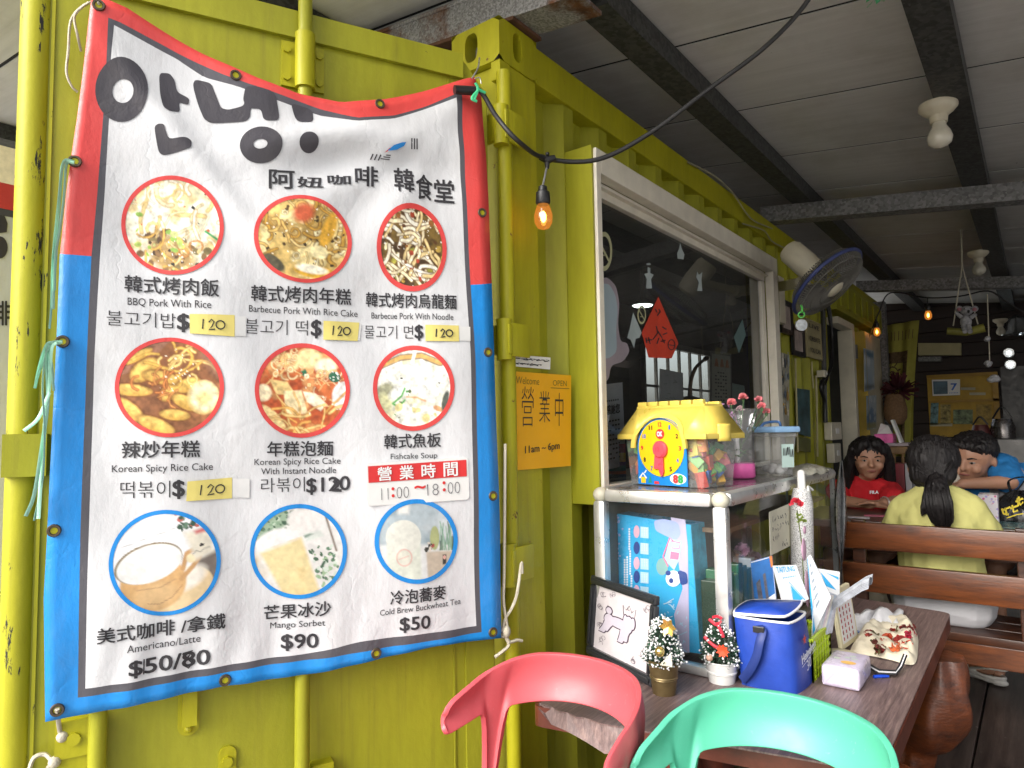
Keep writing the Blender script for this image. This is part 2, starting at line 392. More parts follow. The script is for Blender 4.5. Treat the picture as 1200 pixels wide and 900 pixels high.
def slopebox(mb, x0, x1, y0, y1, d0, d1):
    """box under the sloping roof, d measured down from the sheet"""
    return mb.hexa([(x0, y0, roofz(x0) - d1), (x1, y0, roofz(x1) - d1), (x1, y1, roofz(x1) - d1), (x0, y1, roofz(x0) - d1)],
                   [(x0, y0, roofz(x0) - d0), (x1, y0, roofz(x1) - d0), (x1, y1, roofz(x1) - d0), (x0, y1, roofz(x0) - d0)])
# purlins run along the container, beams across
def purlin(x, label, y0=0.25, y1=8.95, w=0.105):
    g = MB(); slopebox(g, x - w / 2, x + w / 2, y0, y1, 0.004, 0.085)
    tag(g.build('roof_purlin', m_purlin), label, 'purlin', 'dark purlins under the roof panels')
def solvepx(x, y, d):                                 # point of the roof underside (d below) seen at a pixel
    n = V((SL, 0, 1)).normalized(); return onp(x, y, (WX, 0, roofz(WX) - d), n)
PX1 = solvepx(800, 108, 0.085).x; PX2 = solvepx(1100, 60, 0.085).x
purlin(PX1, 'dark purlin running along the ceiling closest to the lime container', y0=solvepx(705, 6, .085).y)
purlin(PX2, 'dark purlin carrying the round bulb holders above the benches')
purlin(-1.9, 'dark purlin over the container roof behind its top edge', w=0.12)
purlin(-4.4, 'dark eave purlin at the open left edge of the roof', w=0.16)
def beam(y0, y1, x0, x1, m, label, d0=0.088, d1=0.18):
    g = MB(); slopebox(g, x0, x1, y0, y1, d0, d0 + 0.012); slopebox(g, x0, x1, y0, y1, d1 - .012, d1); slopebox(g, x0, x1, y0 + .004, y0 + .016, d0 + .0121, d1 - .0121)
    return tag(g.build('steel_beam', m), label, 'beam', 'galvanised cross beams under the roof')
beam(1.50, 1.62, -4.5, solvepx(715, 4, .1).x, m_galvrust, 'rust-streaked galvanised beam over the container corner', .05, .160)
g = MB(); slopebox(g, -4.5, WX + .02, 1.495, 1.635, .1605, .171); tag(g.build('rusted_flange', m_rust), 'heavily rusted bottom flange plate welded under the corner beam', 'steel plate')
beam(3.93, 4.03, -1.2, 2.25, m_galv, 'speckled galvanised cross beam right behind the wall fan', 0.088, 0.175)
beam(6.52, 6.63, -1.2, 2.25, m_galv, 'speckled galvanised cross beam farthest back above the small bulbs', 0.088, 0.175)

# ------------------------------------------------------------------ shipping container
cont = thing('shipping_container', 'lime green shipping container with one door swung open and a kitchen window', 'shipping container', (WX, 1.45, 0))
WIN = (1.80, 3.66)          # window box along the wall
WZ = (1.205, 2.25)
DOORY = (W(975, 450).y, 6.0); DOORZ = W(990, 383).z
per = 0.2205; y = 1.63
g = MB()
def corr(y0):                # profile of one wave: rib flush, recess 36 mm deep
    return [(y0, 0), (y0 + .045, -.048), (y0 + .120, -.048), (y0 + .165, 0), (y0 + per, 0)]
def zr(ya, yb):
    mid = (ya + yb) / 2
    if WIN[0] + .01 < mid < WIN[1] - .01: return [(0.14, WZ[0] + .01), (WZ[1] - .01, 2.44)]
    if DOORY[0] < mid < DOORY[1]: return [(DOORZ, 2.44)]
    return [(0.14, 2.44)]
y = 1.63
while y < 7.35:
    pf = corr(y)
    for a, c in zip(pf[:-1], pf[1:]):
        cuts = sorted([a[0], c[0]] + [e for e in (WIN[0] + .01, WIN[1] - .01, *DOORY) if a[0] < e < c[0]])
        for ya, yb in zip(cuts[:-1], cuts[1:]):
            da = a[1] + (c[1] - a[1]) * (ya - a[0]) / (c[0] - a[0]); db = a[1] + (c[1] - a[1]) * (yb - a[0]) / (c[0] - a[0])
            for z0, z1 in zr(ya, yb):
                g.quad((WX - .012 + da, ya, z0), (WX - .012 + db, yb, z0), (WX - .012 + db, yb, z1), (WX - .012 + da, ya, z1))
    y += per
g.build('side_wall', m_lime, cont, solid=0.003)
g = MB(); g.box((WX - .07, 1.625, 2.436), (WX, 7.42, 2.548), .004); g.box((WX - .07, 1.62, .0), (WX + .002, 7.42, .14), .004); g.build('top_rail', m_limeworn, cont)
# corner post, with its rounded hinge edge, and a welded seam
g = MB(); g.box((WX - .16, 1.475, .12), (WX, 1.628, 2.434), .003); g.box((WX - .03, 1.455, 2.38), (WX + .002, 1.5, 2.4345)); g.build('corner_post', m_limeworn, cont)
g = MB(); g.tube([(WX + .004, 1.468, .15), (WX + .004, 1.468, 2.40)], .021, 12); g.build('post_edge', m_limeworn, cont, smooth=40)
g = MB(); g.box((WX - .16, 7.36, .12), (WX + .003, 7.5, 2.55), .006); g.build('corner_post', m_lime, cont)
def holed(mb, o, ux, uy, w, h, cx, cy, rx, ry, depth, n=24):
    """rectangular plate with an oval through-hole, plus the hole's inner wall"""
    o, ux, uy = V(o), V(ux), V(uy); nz = ux.cross(uy).normalized()
    ring = []; outer = []
    for i in range(n):
        a = 2 * math.pi * (i + .5) / n; c, s_ = math.cos(a), math.sin(a)
        sx = abs(c) ** .7 * (1 if c > 0 else -1); sy = abs(s_) ** .7 * (1 if s_ > 0 else -1)
        ring.append((cx + rx * sx, cy + ry * sy))
        k = 1 / max(abs(c), abs(s_)); px, py = c * k, s_ * k
        outer.append((w / 2 + px * w / 2, h / 2 + py * h / 2))
    P = lambda p, d=0: o + ux * p[0] + uy * p[1] - nz * d
    vs = [P(p) for p in outer] + [P(p) for p in ring] + [P(p, depth) for p in ring]
    fs = [(i, (i + 1) % n, n + (i + 1) % n, n + i) for i in range(n)] + [(n + i, n + (i + 1) % n, 2 * n + (i + 1) % n, 2 * n + i) for i in range(n)]
    return mb.add(vs, fs)
g = MB()
holed(g, (WX - .175, 1.452, 2.435), (1, 0, 0), (0, 0, 1), .178, .125, .075, .066, .024, .042, .05)
holed(g, (WX + .003, 1.452, 2.435), (0, 1, 0), (0, 0, 1), .18, .125, .085, .066, .022, .042, .05)
g.quad((WX - .175, 1.452, 2.56), (WX + .003, 1.452, 2.56), (WX + .003, 1.632, 2.56), (WX - .175, 1.632, 2.56))
g.quad((WX - .175, 1.452, 2.435), (WX + .003, 1.452, 2.435), (WX + .003, 1.632, 2.435), (WX - .175, 1.632, 2.435))
g.quad((WX - .175, 1.452, 2.435), (WX - .175, 1.632, 2.435), (WX - .175, 1.632, 2.56), (WX - .175, 1.452, 2.56))
g.quad((WX - .175, 1.632, 2.435), (WX + .003, 1.632, 2.435), (WX + .003, 1.632, 2.56), (WX - .175, 1.632, 2.56))
g.build('corner_casting', m_limeworn, cont)
g = MB(); g.box((WX - 2.44, 1.5, 2.47), (WX - .07, 7.45, 2.53)); g.build('roof', m_galvrust, cont)
g = MB(); g.box((WX - 2.44, 1.52, .1), (WX - .17, 1.56, 2.46)); g.build('end_panel', m_lime, cont)
g = MB(); g.box((WX - 2.44, 1.47, .1), (WX - 2.3, 1.63, 2.55)); g.build('corner_post', m_lime, cont)
# door hinges on the post
for z0 in (0.45, 1.05, 1.645, 2.235):
    g = MB(); g.box((WX - .05, 1.434, z0 - .04), (WX + .036, 1.449, z0 + .04), .003); g.cyl((WX + .012, 1.443, z0 - .055), (WX + .012, 1.443, z0 + .055), .0215, n=14)
    g.box((WX + .024, 1.45, z0 - .045), (WX + .034, 1.53, z0 + .045), .002)
    g.build('hinge', m_limeworn, cont, smooth=40)
# interior: a dim kitchen behind the window
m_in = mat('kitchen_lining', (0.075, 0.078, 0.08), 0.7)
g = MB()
KD = -1.5; KX = WX + KD; ka, kb_ = W(754, 450, KD), W(832, 450, KD); ky0, ky1 = ka.y, kb_.y; kz0 = W(790, 500, KD).z; kz1 = W(790, 410, KD).z    # opening added to mimic a daylight reflection in the glass
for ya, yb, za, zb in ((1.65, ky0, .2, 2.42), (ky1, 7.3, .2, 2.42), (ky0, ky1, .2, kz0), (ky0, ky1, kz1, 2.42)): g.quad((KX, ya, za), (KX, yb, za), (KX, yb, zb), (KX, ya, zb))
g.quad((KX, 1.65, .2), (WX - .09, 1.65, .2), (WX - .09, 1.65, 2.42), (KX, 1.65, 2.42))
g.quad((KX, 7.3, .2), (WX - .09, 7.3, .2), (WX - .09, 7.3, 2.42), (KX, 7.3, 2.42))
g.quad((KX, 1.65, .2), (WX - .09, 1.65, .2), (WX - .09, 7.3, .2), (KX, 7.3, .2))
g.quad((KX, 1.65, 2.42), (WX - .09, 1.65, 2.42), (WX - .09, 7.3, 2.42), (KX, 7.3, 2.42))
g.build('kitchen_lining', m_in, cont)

# ---- open door leaf
def sz(x, y, off=0.0): p = DP(x, y, off); return (p - HINGE).dot(DV), p.z
SW = 1.056
door = MB(); door.prism([dpt(-SW, .17, -.05), dpt(-.035, .17, -.05), dpt(-.035, 2.325, -.05), dpt(-.055, 2.345, -.05), dpt(-.095, 2.39, -.05), dpt(-.11, 2.405, -.05), dpt(-SW, 2.405, -.05)], DN * .05)
# raised header strip and side flange
def dbox(mb, s0, s1, z0, z1, o0, o1): return mb.hexa([dpt(s0, z0, o0), dpt(s1, z0, o0), dpt(s1, z0, o1), dpt(s0, z0, o1)], [dpt(s0, z1, o0), dpt(s1, z1, o0), dpt(s1, z1, o1), dpt(s0, z1, o1)])
dbox(door, -SW + .06, -.11, 2.345, 2.412, .0, .013)
dbox(door, -.118, -.04, .17, 2.32, .0, .006)
dbox(door, -.150, -.146, .17, 2.34, .0, .003)
d1 = door.build('door', m_lime, cont)
g = MB(); g.tube([dpt(-SW - .002, .17, -.012), dpt(-SW - .002, 2.41, -.012)], .028, 12); dbox(g, -SW + .026, -SW + .032, .17, 2.34, 0, .004)
g.build('door_gasket', m_limecrack, d1, smooth=40)
g = MB(); s0_, z1_ = sz(6, 509); s1_, z0_ = sz(56, 557); dbox(g, s0_, s1_, z0_, z1_, -.02, .03); g.build('gasket_block', m_lime, d1)
def rod(s, zt):
    g = MB(); g.tube([dpt(s, .2, .035), dpt(s, zt, .035)], .0165, 14); g.build('lock_rod', m_lime, d1, smooth=40)
pr = DP(357, 200, .035); RS = (pr - HINGE).dot(DV)
rod(RS, 2.50)
pr2 = DP(114, 870, .035); RS2 = (pr2 - HINGE).dot(DV); rod(RS2, 2.3)
def keeper(s, z, hh=.055):
    g = MB(); dbox(g, s - .05, s + .05, z - hh, z + hh, .0008, .008)
    g.tube([dpt(s, z - hh - .012, .035), dpt(s, z + hh + .01, .035)], .0235, 14)
    for ds in (-.038, .038):
        for dz in (-.034, .034):
            c = dpt(s + ds, z + dz, .008); g.cyl(c, c + DN * .006, .0095, n=6)
    g.build('rod_bracket', m_limeworn, d1, smooth=40)
keeper(RS, DP(357, 73, .03).z)
g = MB(); zt = 2.50
for ds, dz, r in ((0, 0, .022), (-.026, -.004, .013), (.026, -.004, .013), (0, .03, .016)): g.ell(dpt(RS + ds, zt + dz, .035), r, 10, 8)
g.tube([dpt(RS, zt - .06, .035), dpt(RS, zt, .035)], [.021, .017], 12); g.build('rod_cam', m_limeworn, d1, smooth=60)
# hasp plates and brackets under the banner
def rplate(mb, s, z, w, h, o0, o1, r=.02, k=5):
    P = []
    for cx, cz, a0 in ((w / 2 - r, h / 2 - r, 0), (-w / 2 + r, h / 2 - r, 90), (-w / 2 + r, -h / 2 + r, 180), (w / 2 - r, -h / 2 + r, 270)):
        for i in range(k + 1): a = rad(a0 + 90 * i / k); P.append(dpt(s + cx + r * math.cos(a), z + cz + r * math.sin(a), o0))
    return mb.prism(P, DN * (o1 - o0))
s_, z_ = sz(221, 832); g = MB(); rplate(g, s_, z_, .042, .10, .0005, .006, .02); dbox(g, s_ - .013, s_ + .015, z_ - .025, z_ + .045, .006, .026)
c = dpt(s_, z_ - .036, .006); g.ell(c, .009, 10, 6); g.build('latch', m_limeworn, d1)
s_, z_ = sz(266, 893); g = MB(); rplate(g, s_, z_, .036, .07, .0005, .006, .017); c = dpt(s_, z_ + .004, .006); g.cyl(c, c + DN * .008, .011, n=8); g.build('latch', m_limeworn, d1)
s_, z_ = sz(376, 905); g = MB(); dbox(g, s_ - .027, s_ + .022, z_ - .05, z_ + .03, .0, .03); g.build('rod_bracket', m_limeworn, d1)
s_, z_ = sz(92, 857); g = MB(); dbox(g, s_ - .036, s_ + .03, z_ - .035, z_ + .035, .0, .035); c = dpt(s_ - .005, z_, .035); g.cyl(c, c + DN * .006, .012, n=10)
g.hexa([dpt(s_ - .04, z_ - .09, 0), dpt(s_ + .0, z_ - .09, 0), dpt(s_ + .0, z_ - .09, .03), dpt(s_ - .04, z_ - .09, .03)], [dpt(s_ - .036, z_ - .036, 0), dpt(s_ + .03, z_ - .036, 0), dpt(s_ + .03, z_ - .036, .03), dpt(s_ - .036, z_ - .036, .03)])
g.build('rod_bracket', m_limeworn, d1)
# ---- far door leaf with its own banner
g = MB(); X2 = -3.55; g.box((X2 - .05, .36, .17), (X2, 1.44, 2.40)); g.box((X2, .36, 2.335), (X2 + .013, 1.44, 2.4)); g.build('door', m_lime, cont)

# ---- window built into the side wall
WF = WX + .085
win = MB(); t = .035
win.box((WX - .06, WIN[0], WZ[0] - .03), (WF, WIN[0] + t, WZ[1] + .03)); win.box((WX - .06, WIN[1] - t, WZ[0] - .03), (WF - .004, WIN[1], WZ[1] + .03))
win.box((WX - .06, WIN[0] + t + .001, WZ[1]), (WF - .004, WIN[1] - t - .001, WZ[1] + .03)); win.box((WX - .06, WIN[0] + t + .001, WZ[0] - .03), (WF - .004, WIN[1] - t - .001, WZ[0]))
w1 = win.build('window', m_lime, cont)
g = MB(); y0, y1, z0, z1 = WIN[0] + .008, WIN[1] - .002, WZ[0] - .012, WZ[1] + .022; fw = .045
g.box((WF + .0006, y0, z0), (WF + .012, y0 + .03, z1), .003); g.box((WF - .03, y1 - .075, z0), (WF + .012, y1, z1 - .0751), .003)
g.box((WF - .03, y0 + .031, z1 - .075), (WF + .012, y1, z1), .003); g.box((WF - .03, y0 + .031, z0), (WF + .012, y1 - .076, z0 + .04), .003)
g.box((WF - .055, y0 + .031, z1 - .125), (WF - .0301, y1 - .08, z1 - .075), .003); g.box((WF - .055, y0 + .031, z1 - .1), (WF - .012, y1 - .08, z1 - .094))
g.box((WF - .055, y1 - .125, z0 + .041), (WF - .033, y1 - .0751, z1 - .126), .003)
g.build('window_frame', m_steelw, w1)
GX = WF - .05
m_glass = glass_mat('window_glass', (0.78, 0.82, 0.80), 1.0, 0.09, 0.0, 0.05)
g = MB(); g.quad((GX, y0 + .02, z0 + .03), (GX, y1 - .1, z0 + .03), (GX, y1 - .1, z1 - .1), (GX, y0 + .02, z1 - .1)); g.build('window_pane', m_glass, w1)
g = MB(); g.box((WX - .35, y0 + .03, z0 + .002), (GX - .012, y1 - .08, z0 + .03)); g.build('window_sill', m_steelw, w1)
# lining strip under the window
# door opening frame and lintel box further along the wall
J0 = A(1002, 450, 5.62); jz = A(993, 387, 5.62).z
g = MB(); g.box((A(984, 450, 5.62).x, 5.62, Z0), (J0.x, 5.70, jz), .006); g.box((WX - .02, DOORY[0], jz + .001), (J0.x - .002, 5.7, jz + .05), .004); g.build('door_frame', m_cream, cont)
g = MB(); g.box((WX - .02, DOORY[0] - .1, DOORZ + .051), (WX + .075, 6.8, 2.436), .004)
for i in range(7): yy = DOORY[0] + i * .24; g.box((WX + .0751, yy, DOORZ + .09), (WX + .088, yy + .12, 2.40), .004)
g.build('lintel_box', m_lime, cont)
m_doorface = mat('cream_door_skin', (0.50, 0.45, 0.32), 0.45); m_dooredge = mat('yellow_door_edge', (0.55, 0.38, 0.05), 0.5)
D0, D1 = A(1004, 450, 6.0).x, A(1016, 450, 6.0).x; dzt = A(1010, 388, 6.0).z; dye = XP(1034, 450, D1).y
g = MB(); g.box((D0, 6.031, Z0 + .05), (D1, dye, dzt), .003); dl = g.build('door', m_doorface, cont)
g = MB(); g.box((D0 - .002, 6.0, Z0 + .05), (D1 + .002, 6.03, dzt), .003); g.build('door_edge', m_dooredge, dl)
g = MB(); g.box((D0 - .05, 5.97, 1.93), (D0 + .02, 5.998, 2.04)); g.cyl((D0 - .02, 5.96, 1.92), (D0 - .02, 5.96, 2.05), .014); g.build('door_hinge', mat('grey_hinge', (.25, .25, .25), .4, .6), dl)
# ------------------------------------------------------------------ menu banner (vinyl, hung on the open door)
BO = .062
def pl(tab, x):
    if x <= tab[0][0]: a, c = tab[0], tab[1]
    elif x >= tab[-1][0]: a, c = tab[-2], tab[-1]
    else:
        for a, c in zip(tab[:-1], tab[1:]):
            if a[0] <= x <= c[0]: break
    t = (x - a[0]) / (c[0] - a[0]); return a[1] + (c[1] - a[1]) * t
# outline and border lines of the sheet, as measured: columns give x at y, rows give y at x
colOL = [(0, 107.5), (140, 90), (225, 78), (298, 70), (400, 66), (625, 55), (700, 51), (845, 53)]
colDL = [(22, 127), (60, 125.5), (145, 120), (225, 114), (300, 107), (425, 101), (625, 94), (818, 91)]
colWL = [(30, 134), (70, 130), (140, 127.5), (225, 122.5), (300, 117), (425, 110), (512, 107.5), (625, 104), (675, 102.5), (807, 100)]
colWR = [(115, 534), (225, 541), (417, 550), (625, 555), (734, 559)]
colDR = [(110, 540), (225, 546), (425, 556), (625, 561), (741, 565)]
colOR = [(90, 556), (112, 564), (225, 571), (332, 576), (425, 579), (625, 586), (747, 588)]
rowOT = [(107, 2.5), (127, 2), (150, 11), (180, 28), (240, 62), (300, 92), (350, 111), (400, 121), (450, 116), (500, 105), (550, 91), (565, 89)]
rowDT = [(125, 22), (140, 27), (190, 50), (225, 68), (262, 87), (290, 99), (330, 113), (375, 129), (417, 140), (460, 136), (500, 124), (535, 110), (560, 104)]
rowWT = [(134, 31), (176, 51), (207, 66), (240, 89), (275, 101), (300, 111), (375, 137), (417, 144.5), (460, 140), (500, 127), (535, 115), (560, 110)]
rowSE = [(70, 297), (110, 300), (555, 334), (577, 332)]
rowWB = [(100, 807), (300, 775), (360, 767), (425, 751), (559, 734)]
rowDB = [(91, 818), (175, 804), (300, 783), (375, 772), (460, 757), (565, 741)]
rowOB = [(53, 846), (125, 832), (262, 805), (300, 800), (365, 790), (450, 770), (512, 756), (588, 748)]
def _bell(x, c, w): return math.exp(-((x - c) / w) ** 2)
def bwr(x, y):
    """wrinkles of the sheet (metres off the door), in the sheet's own layout"""
    d = 0.006 * math.sin(x * .021 + y * .006) + .003 * math.sin(x * .05 - y * .017 + 1.3) + .0022 * math.sin(y * .035 + x * .011)
    u = x - 400; sag = y - (135 + .0009 * u * u)
    d += .017 * _bell(sag, 25, 18) * _bell(x, 420, 110) - .010 * _bell(sag, 58, 18) * _bell(x, 420, 100)     # fold where the top edge sags
    for a, k in ((.62, .015), (1.0, .010), (.3, .008)): 
        q = (x - 545) * math.sin(a) + (y - 115) * math.cos(a); r_ = math.hypot(x - 545, y - 115)
        w_ = (x - 545) * math.cos(a) - (y - 115) * math.sin(a)
        d += k * _bell(q, 0, 12 + r_ * .07) * _bell(r_, 130, 110) * (1 if x < 545 else 0)
    q = (x - 130) * .78 - (y - 60) * .62; d += .010 * _bell(q, 0, 14) * _bell(x, 230, 120)
    q = (x - 150) * .2 + (y - 250) * .1; d += .0016 * math.sin(x * .14 + y * .03) * _bell(y, 790, 70) * 1.6
    edge = min(max((x - 50) / 60, 0), 1) * min(max((590 - x) / 40, 0), 1); return d * (0.35 + .65 * edge)
BT = {}
def BP(x, y, off=0.0): return DP(x, y, BO) + DN * (bwr(x, y) + off)
BSH = BO
def BPx(x, y, off=0.0):
    # the wrinkle displaces along the door's normal, real depth
    return BP(x, y, off)
def colx(tab, y): return pl(tab, y)
def inter(ct, rt):
    y = 400.0
    for _ in range(12): x = pl(ct, y); y = pl(rt, x)
    return x, y
def rowmix(ra, rb, t, x): return pl(ra, x) * (1 - t) + pl(rb, x) * t
banner = thing('menu_banner', 'large vinyl menu banner with red and blue border hung on the open lime door', 'banner', tuple(dpt(-.55, .87, .06)))
m_vinyl = {}
def vinyl(name, col, var=.05, grime=.1):
    m, nt, b = newmat(name); vec = coords(nt)
    f = ramp(nt, noise(nt, vec, 4.5, 7, .7), [(.3, tuple(x * (1 - var) for x in col)), (.7, tuple(min(1, x * (1 + var)) for x in col))])
    gr = ramp(nt, noise(nt, coords(nt, (1, 1, .4)), 11, 8, .75), [(.5, 0), (.85, grime)])
    nt.links.new(mix(nt, gr, f, (.33, .30, .26)), b.inputs['Base Color']); b.inputs['Roughness'].default_value = .34; b.inputs['Specular IOR Level'].default_value = .45
    hh = mix(nt, .35, noise(nt, vec, 11, 6, .62), noise(nt, coords(nt, (1, 1, .35)), 34, 4)); wv = N(nt, 'ShaderNodeTexVoronoi', feature='DISTANCE_TO_EDGE'); wv.inputs['Scale'].default_value = 5.5; wr = noise(nt, vec, 4, 5); nt.links.new(mix(nt, .25, vec, wr), wv.inputs['Vector']); cr = ramp(nt, wv.outputs['Distance'], [(0, 0.0), (.035, 1.0)]); bump(nt, b, mix(nt, .07, hh, cr), .3, .014); return m
m_vw = vinyl('white_vinyl', (.645, .65, .665), .04, .34); m_vr = vinyl('red_vinyl', (.66, .065, .06)); m_vb = vinyl('blue_vinyl', (.012, .235, .64), .1, .15); m_vd = vinyl('grey_vinyl', (.085, .082, .095))
base = MB(); NX, NY1, NY2 = 56, 34, 50
cols = [(colOL, None, 0), (colOL, colDL, .35), (colOL, colDL, .7), (colDL, None, 0)] + [(colWL, colWR, i / NX) for i in range(NX + 1)] + [(colDR, None, 0), (colDR, colOR, .5), (colOR, None, 0)]
rows = [(rowOT, None, 0), (rowOT, rowDT, .5), (rowDT, None, 0)] + [(rowWT, rowSE, j / NY1) for j in range(NY1 + 1)] + [(rowSE, rowWB, j / NY2) for j in range(1, NY2 + 1)] + [(rowDB, None, 0), (rowDB, rowOB, .5), (rowOB, None, 0)]
def ev(t, v): return pl(t[0], v) if t[1] is None else pl(t[0], v) * (1 - t[2]) + pl(t[1], v) * t[2]
GV = []
for r in rows:
    for c in cols:
        y = 400.0
        for _ in range(14): x = ev(c, y); y = ev(r, x)
        GV.append(BP(x, y))
nc = len(cols); nr = len(rows)
base.v = GV; base.c = [(1, 1, 1)] * len(GV)
for j in range(nr - 1):
    for i in range(nc - 1):
        inner_c = 4 <= i < nc - 4; inner_r = 3 <= j < nr - 4
        band = (i < 3 or i >= nc - 3) or (j < 2 or j >= nr - 3)
        mi = 0 if inner_c and inner_r else (3 if not band else (1 if j < 3 + NY1 else 2))
        base.f.append([j * nc + i, (j + 1) * nc + i, (j + 1) * nc + i + 1, j * nc + i + 1]); base.mi.append(mi)
sheet = base.build('sheet', [m_vw, m_vr, m_vb, m_vd], banner, smooth=180)
md = sheet.modifiers.new('thickness', 'SOLIDIFY'); md.thickness = .0012; md.offset = 1
# hem and grommets
m_brass = mat('tarnished_grommet', (.10, .075, .05), .45, .6)
for (x, y) in ((116, 9), (276, 89), (445, 122), (564, 250), (571, 413), (577, 581), (578, 741), (440, 765), (264, 798), (67, 832), (63, 622), (73, 400), (88, 190)):
    c = BP(x, y, .0012); g = MB(); T = frame_T(c, DV, (0, 0, 1), DN)
    g.M = T; n = 16; prof = [(.0065, .0), (.0075, .003), (.011, .0032), (.0125, .0)]; g.lathe(prof, n=n, cap=False); g.build('grommet', m_brass, banner, smooth=60)
    g = MB(); g.M = T; g.poly([(.0064 * math.cos(2 * math.pi * k / 12), .0064 * math.sin(2 * math.pi * k / 12), .0006) for k in range(12)]); g.build('grommet_hole', m_limeworn, banner)
# hand-lettered logo
def bpoly(mb, pts, off=.0012, div=3):
    """filled outline laid on the sheet (ear-cut by Blender), subdivided so it follows the folds"""
    bm = bmesh.new(); f = bm.faces.new([bm.verts.new((x, -y, 0)) for x, y in pts]); bmesh.ops.triangulate(bm, faces=[f])
    bmesh.ops.subdivide_edges(bm, edges=bm.edges[:], cuts=div, use_grid_fill=True); bmesh.ops.triangulate(bm, faces=bm.faces[:])
    bm.verts.index_update(); vs = [BP(v.co.x, -v.co.y, off) for v in bm.verts]; fs = [[v.index for v in f.verts] for f in bm.faces]; bm.free()
    return mb.add(vs, fs)
def z1(pts): return [(x / 4, y / 4) for x, y in pts]
def rnd(pts, k=4):
    P = [V((*p, 0)) for p in pts]; n = len(P); out = []
    for i in range(n):
        a, b_, c = P[i - 1], P[i], P[(i + 1) % n]; p0 = b_.lerp(a, .32); p1 = b_.lerp(c, .32)
        for j in range(k + 1): t = j / k; q = p0 * (1 - t) ** 2 + b_ * 2 * t * (1 - t) + p1 * t * t; out.append((q.x, q.y))
    return out
def bring(mb, oc, ic, off=.0012, n=40):
    o_ = ellipse(*oc, n=n); i_ = ellipse(*ic, n=n); k = 4; vs = []; fs = []
    for j in range(k + 1):
        t = j / k
        for a, b_ in zip(o_, i_): vs.append(BP(a[0] * (1 - t) + b_[0] * t, a[1] * (1 - t) + b_[1] * t, off))
    for j in range(k):
        for i in range(n): fs.append((j * n + i, j * n + (i + 1) % n, (j + 1) * n + (i + 1) % n, (j + 1) * n + i))
    return mb.add(vs, fs)
m_logo = vinyl('black_vinyl_print', (.055, .05, .058))
g = MB(); bring(g, (142.5, 105, 31, 37), (144, 106.5, 12.5, 13.5)); g.build('logo_letter', m_logo, banner)
g = MB(); bpoly(g, rnd(z1([(745, 335), (795, 335), (818, 365), (830, 425), (888, 455), (884, 488), (838, 474), (845, 523), (795, 522), (765, 505), (750, 440)])))
bpoly(g, rnd(z1([(722, 596), (742, 583), (768, 587), (776, 618), (792, 657), (872, 647), (898, 665), (896, 702), (765, 730), (742, 712)]))); g.build('logo_letter', m_logo, banner)
g = MB(); bpoly(g, rnd(z1([(904, 390), (916, 364), (990, 385), (1012, 445), (1036, 508), (1072, 518), (1142, 503), (1143, 468), (1200, 432), (1214, 460), (1204, 505), (1172, 516), (1170, 556), (1150, 578), (990, 578), (955, 555), (925, 475)])))
bpoly(g, rnd([(284, 120), (287, 103), (301, 103), (322, 110), (326.5, 139), (324, 144), (308, 143.5), (305, 130), (292, 129)])); bring(g, (305, 172, 24.5, 21), (304, 171.5, 8, 5.5)); g.build('logo_letter', m_logo, banner)
g = MB(); bpoly(g, rnd([(340, 122), (366, 130), (366, 145.5), (348, 145), (344, 138)])); bpoly(g, ellipse(360.5, 169.5, 11.3, 11.5, 24)); g.build('logo_letter', m_logo, banner)
# flag marks, half swallowed by a fold
g = MB()
for x, y in ((434, 183), (438.5, 183.5), (443, 184)): stroke(g, [(x + 2, y - 1), (x - .5, y + 5)], 1.6, lambda a, c: BP(a, c, .0012))
for k in range(3): stroke(g, [(445 + k * 3, 187 - k * 1.8), (456 + k * .3, 188 - k * 2.2)], 1.0, lambda a, c: BP(a, c, .0012))
for k in range(3): stroke(g, [(480 + k * 3.2, 165), (481 + k * 3.2, 176.5)], 1.6, lambda a, c: BP(a, c, .0012))
g.build('flag_mark', m_logo, banner)
g = MB(); bpoly(g, [(452, 179), (459, 173.5), (468, 170.5), (473, 170), (471, 174), (463, 178), (456, 179)], .0022, 1); g.build('flag_mark', m_vb, banner)
g = MB(); bpoly(g, [(449, 181), (454, 176.5), (457, 175.5), (452, 180)], .0021, 1); g.build('flag_mark', m_vr, banner)
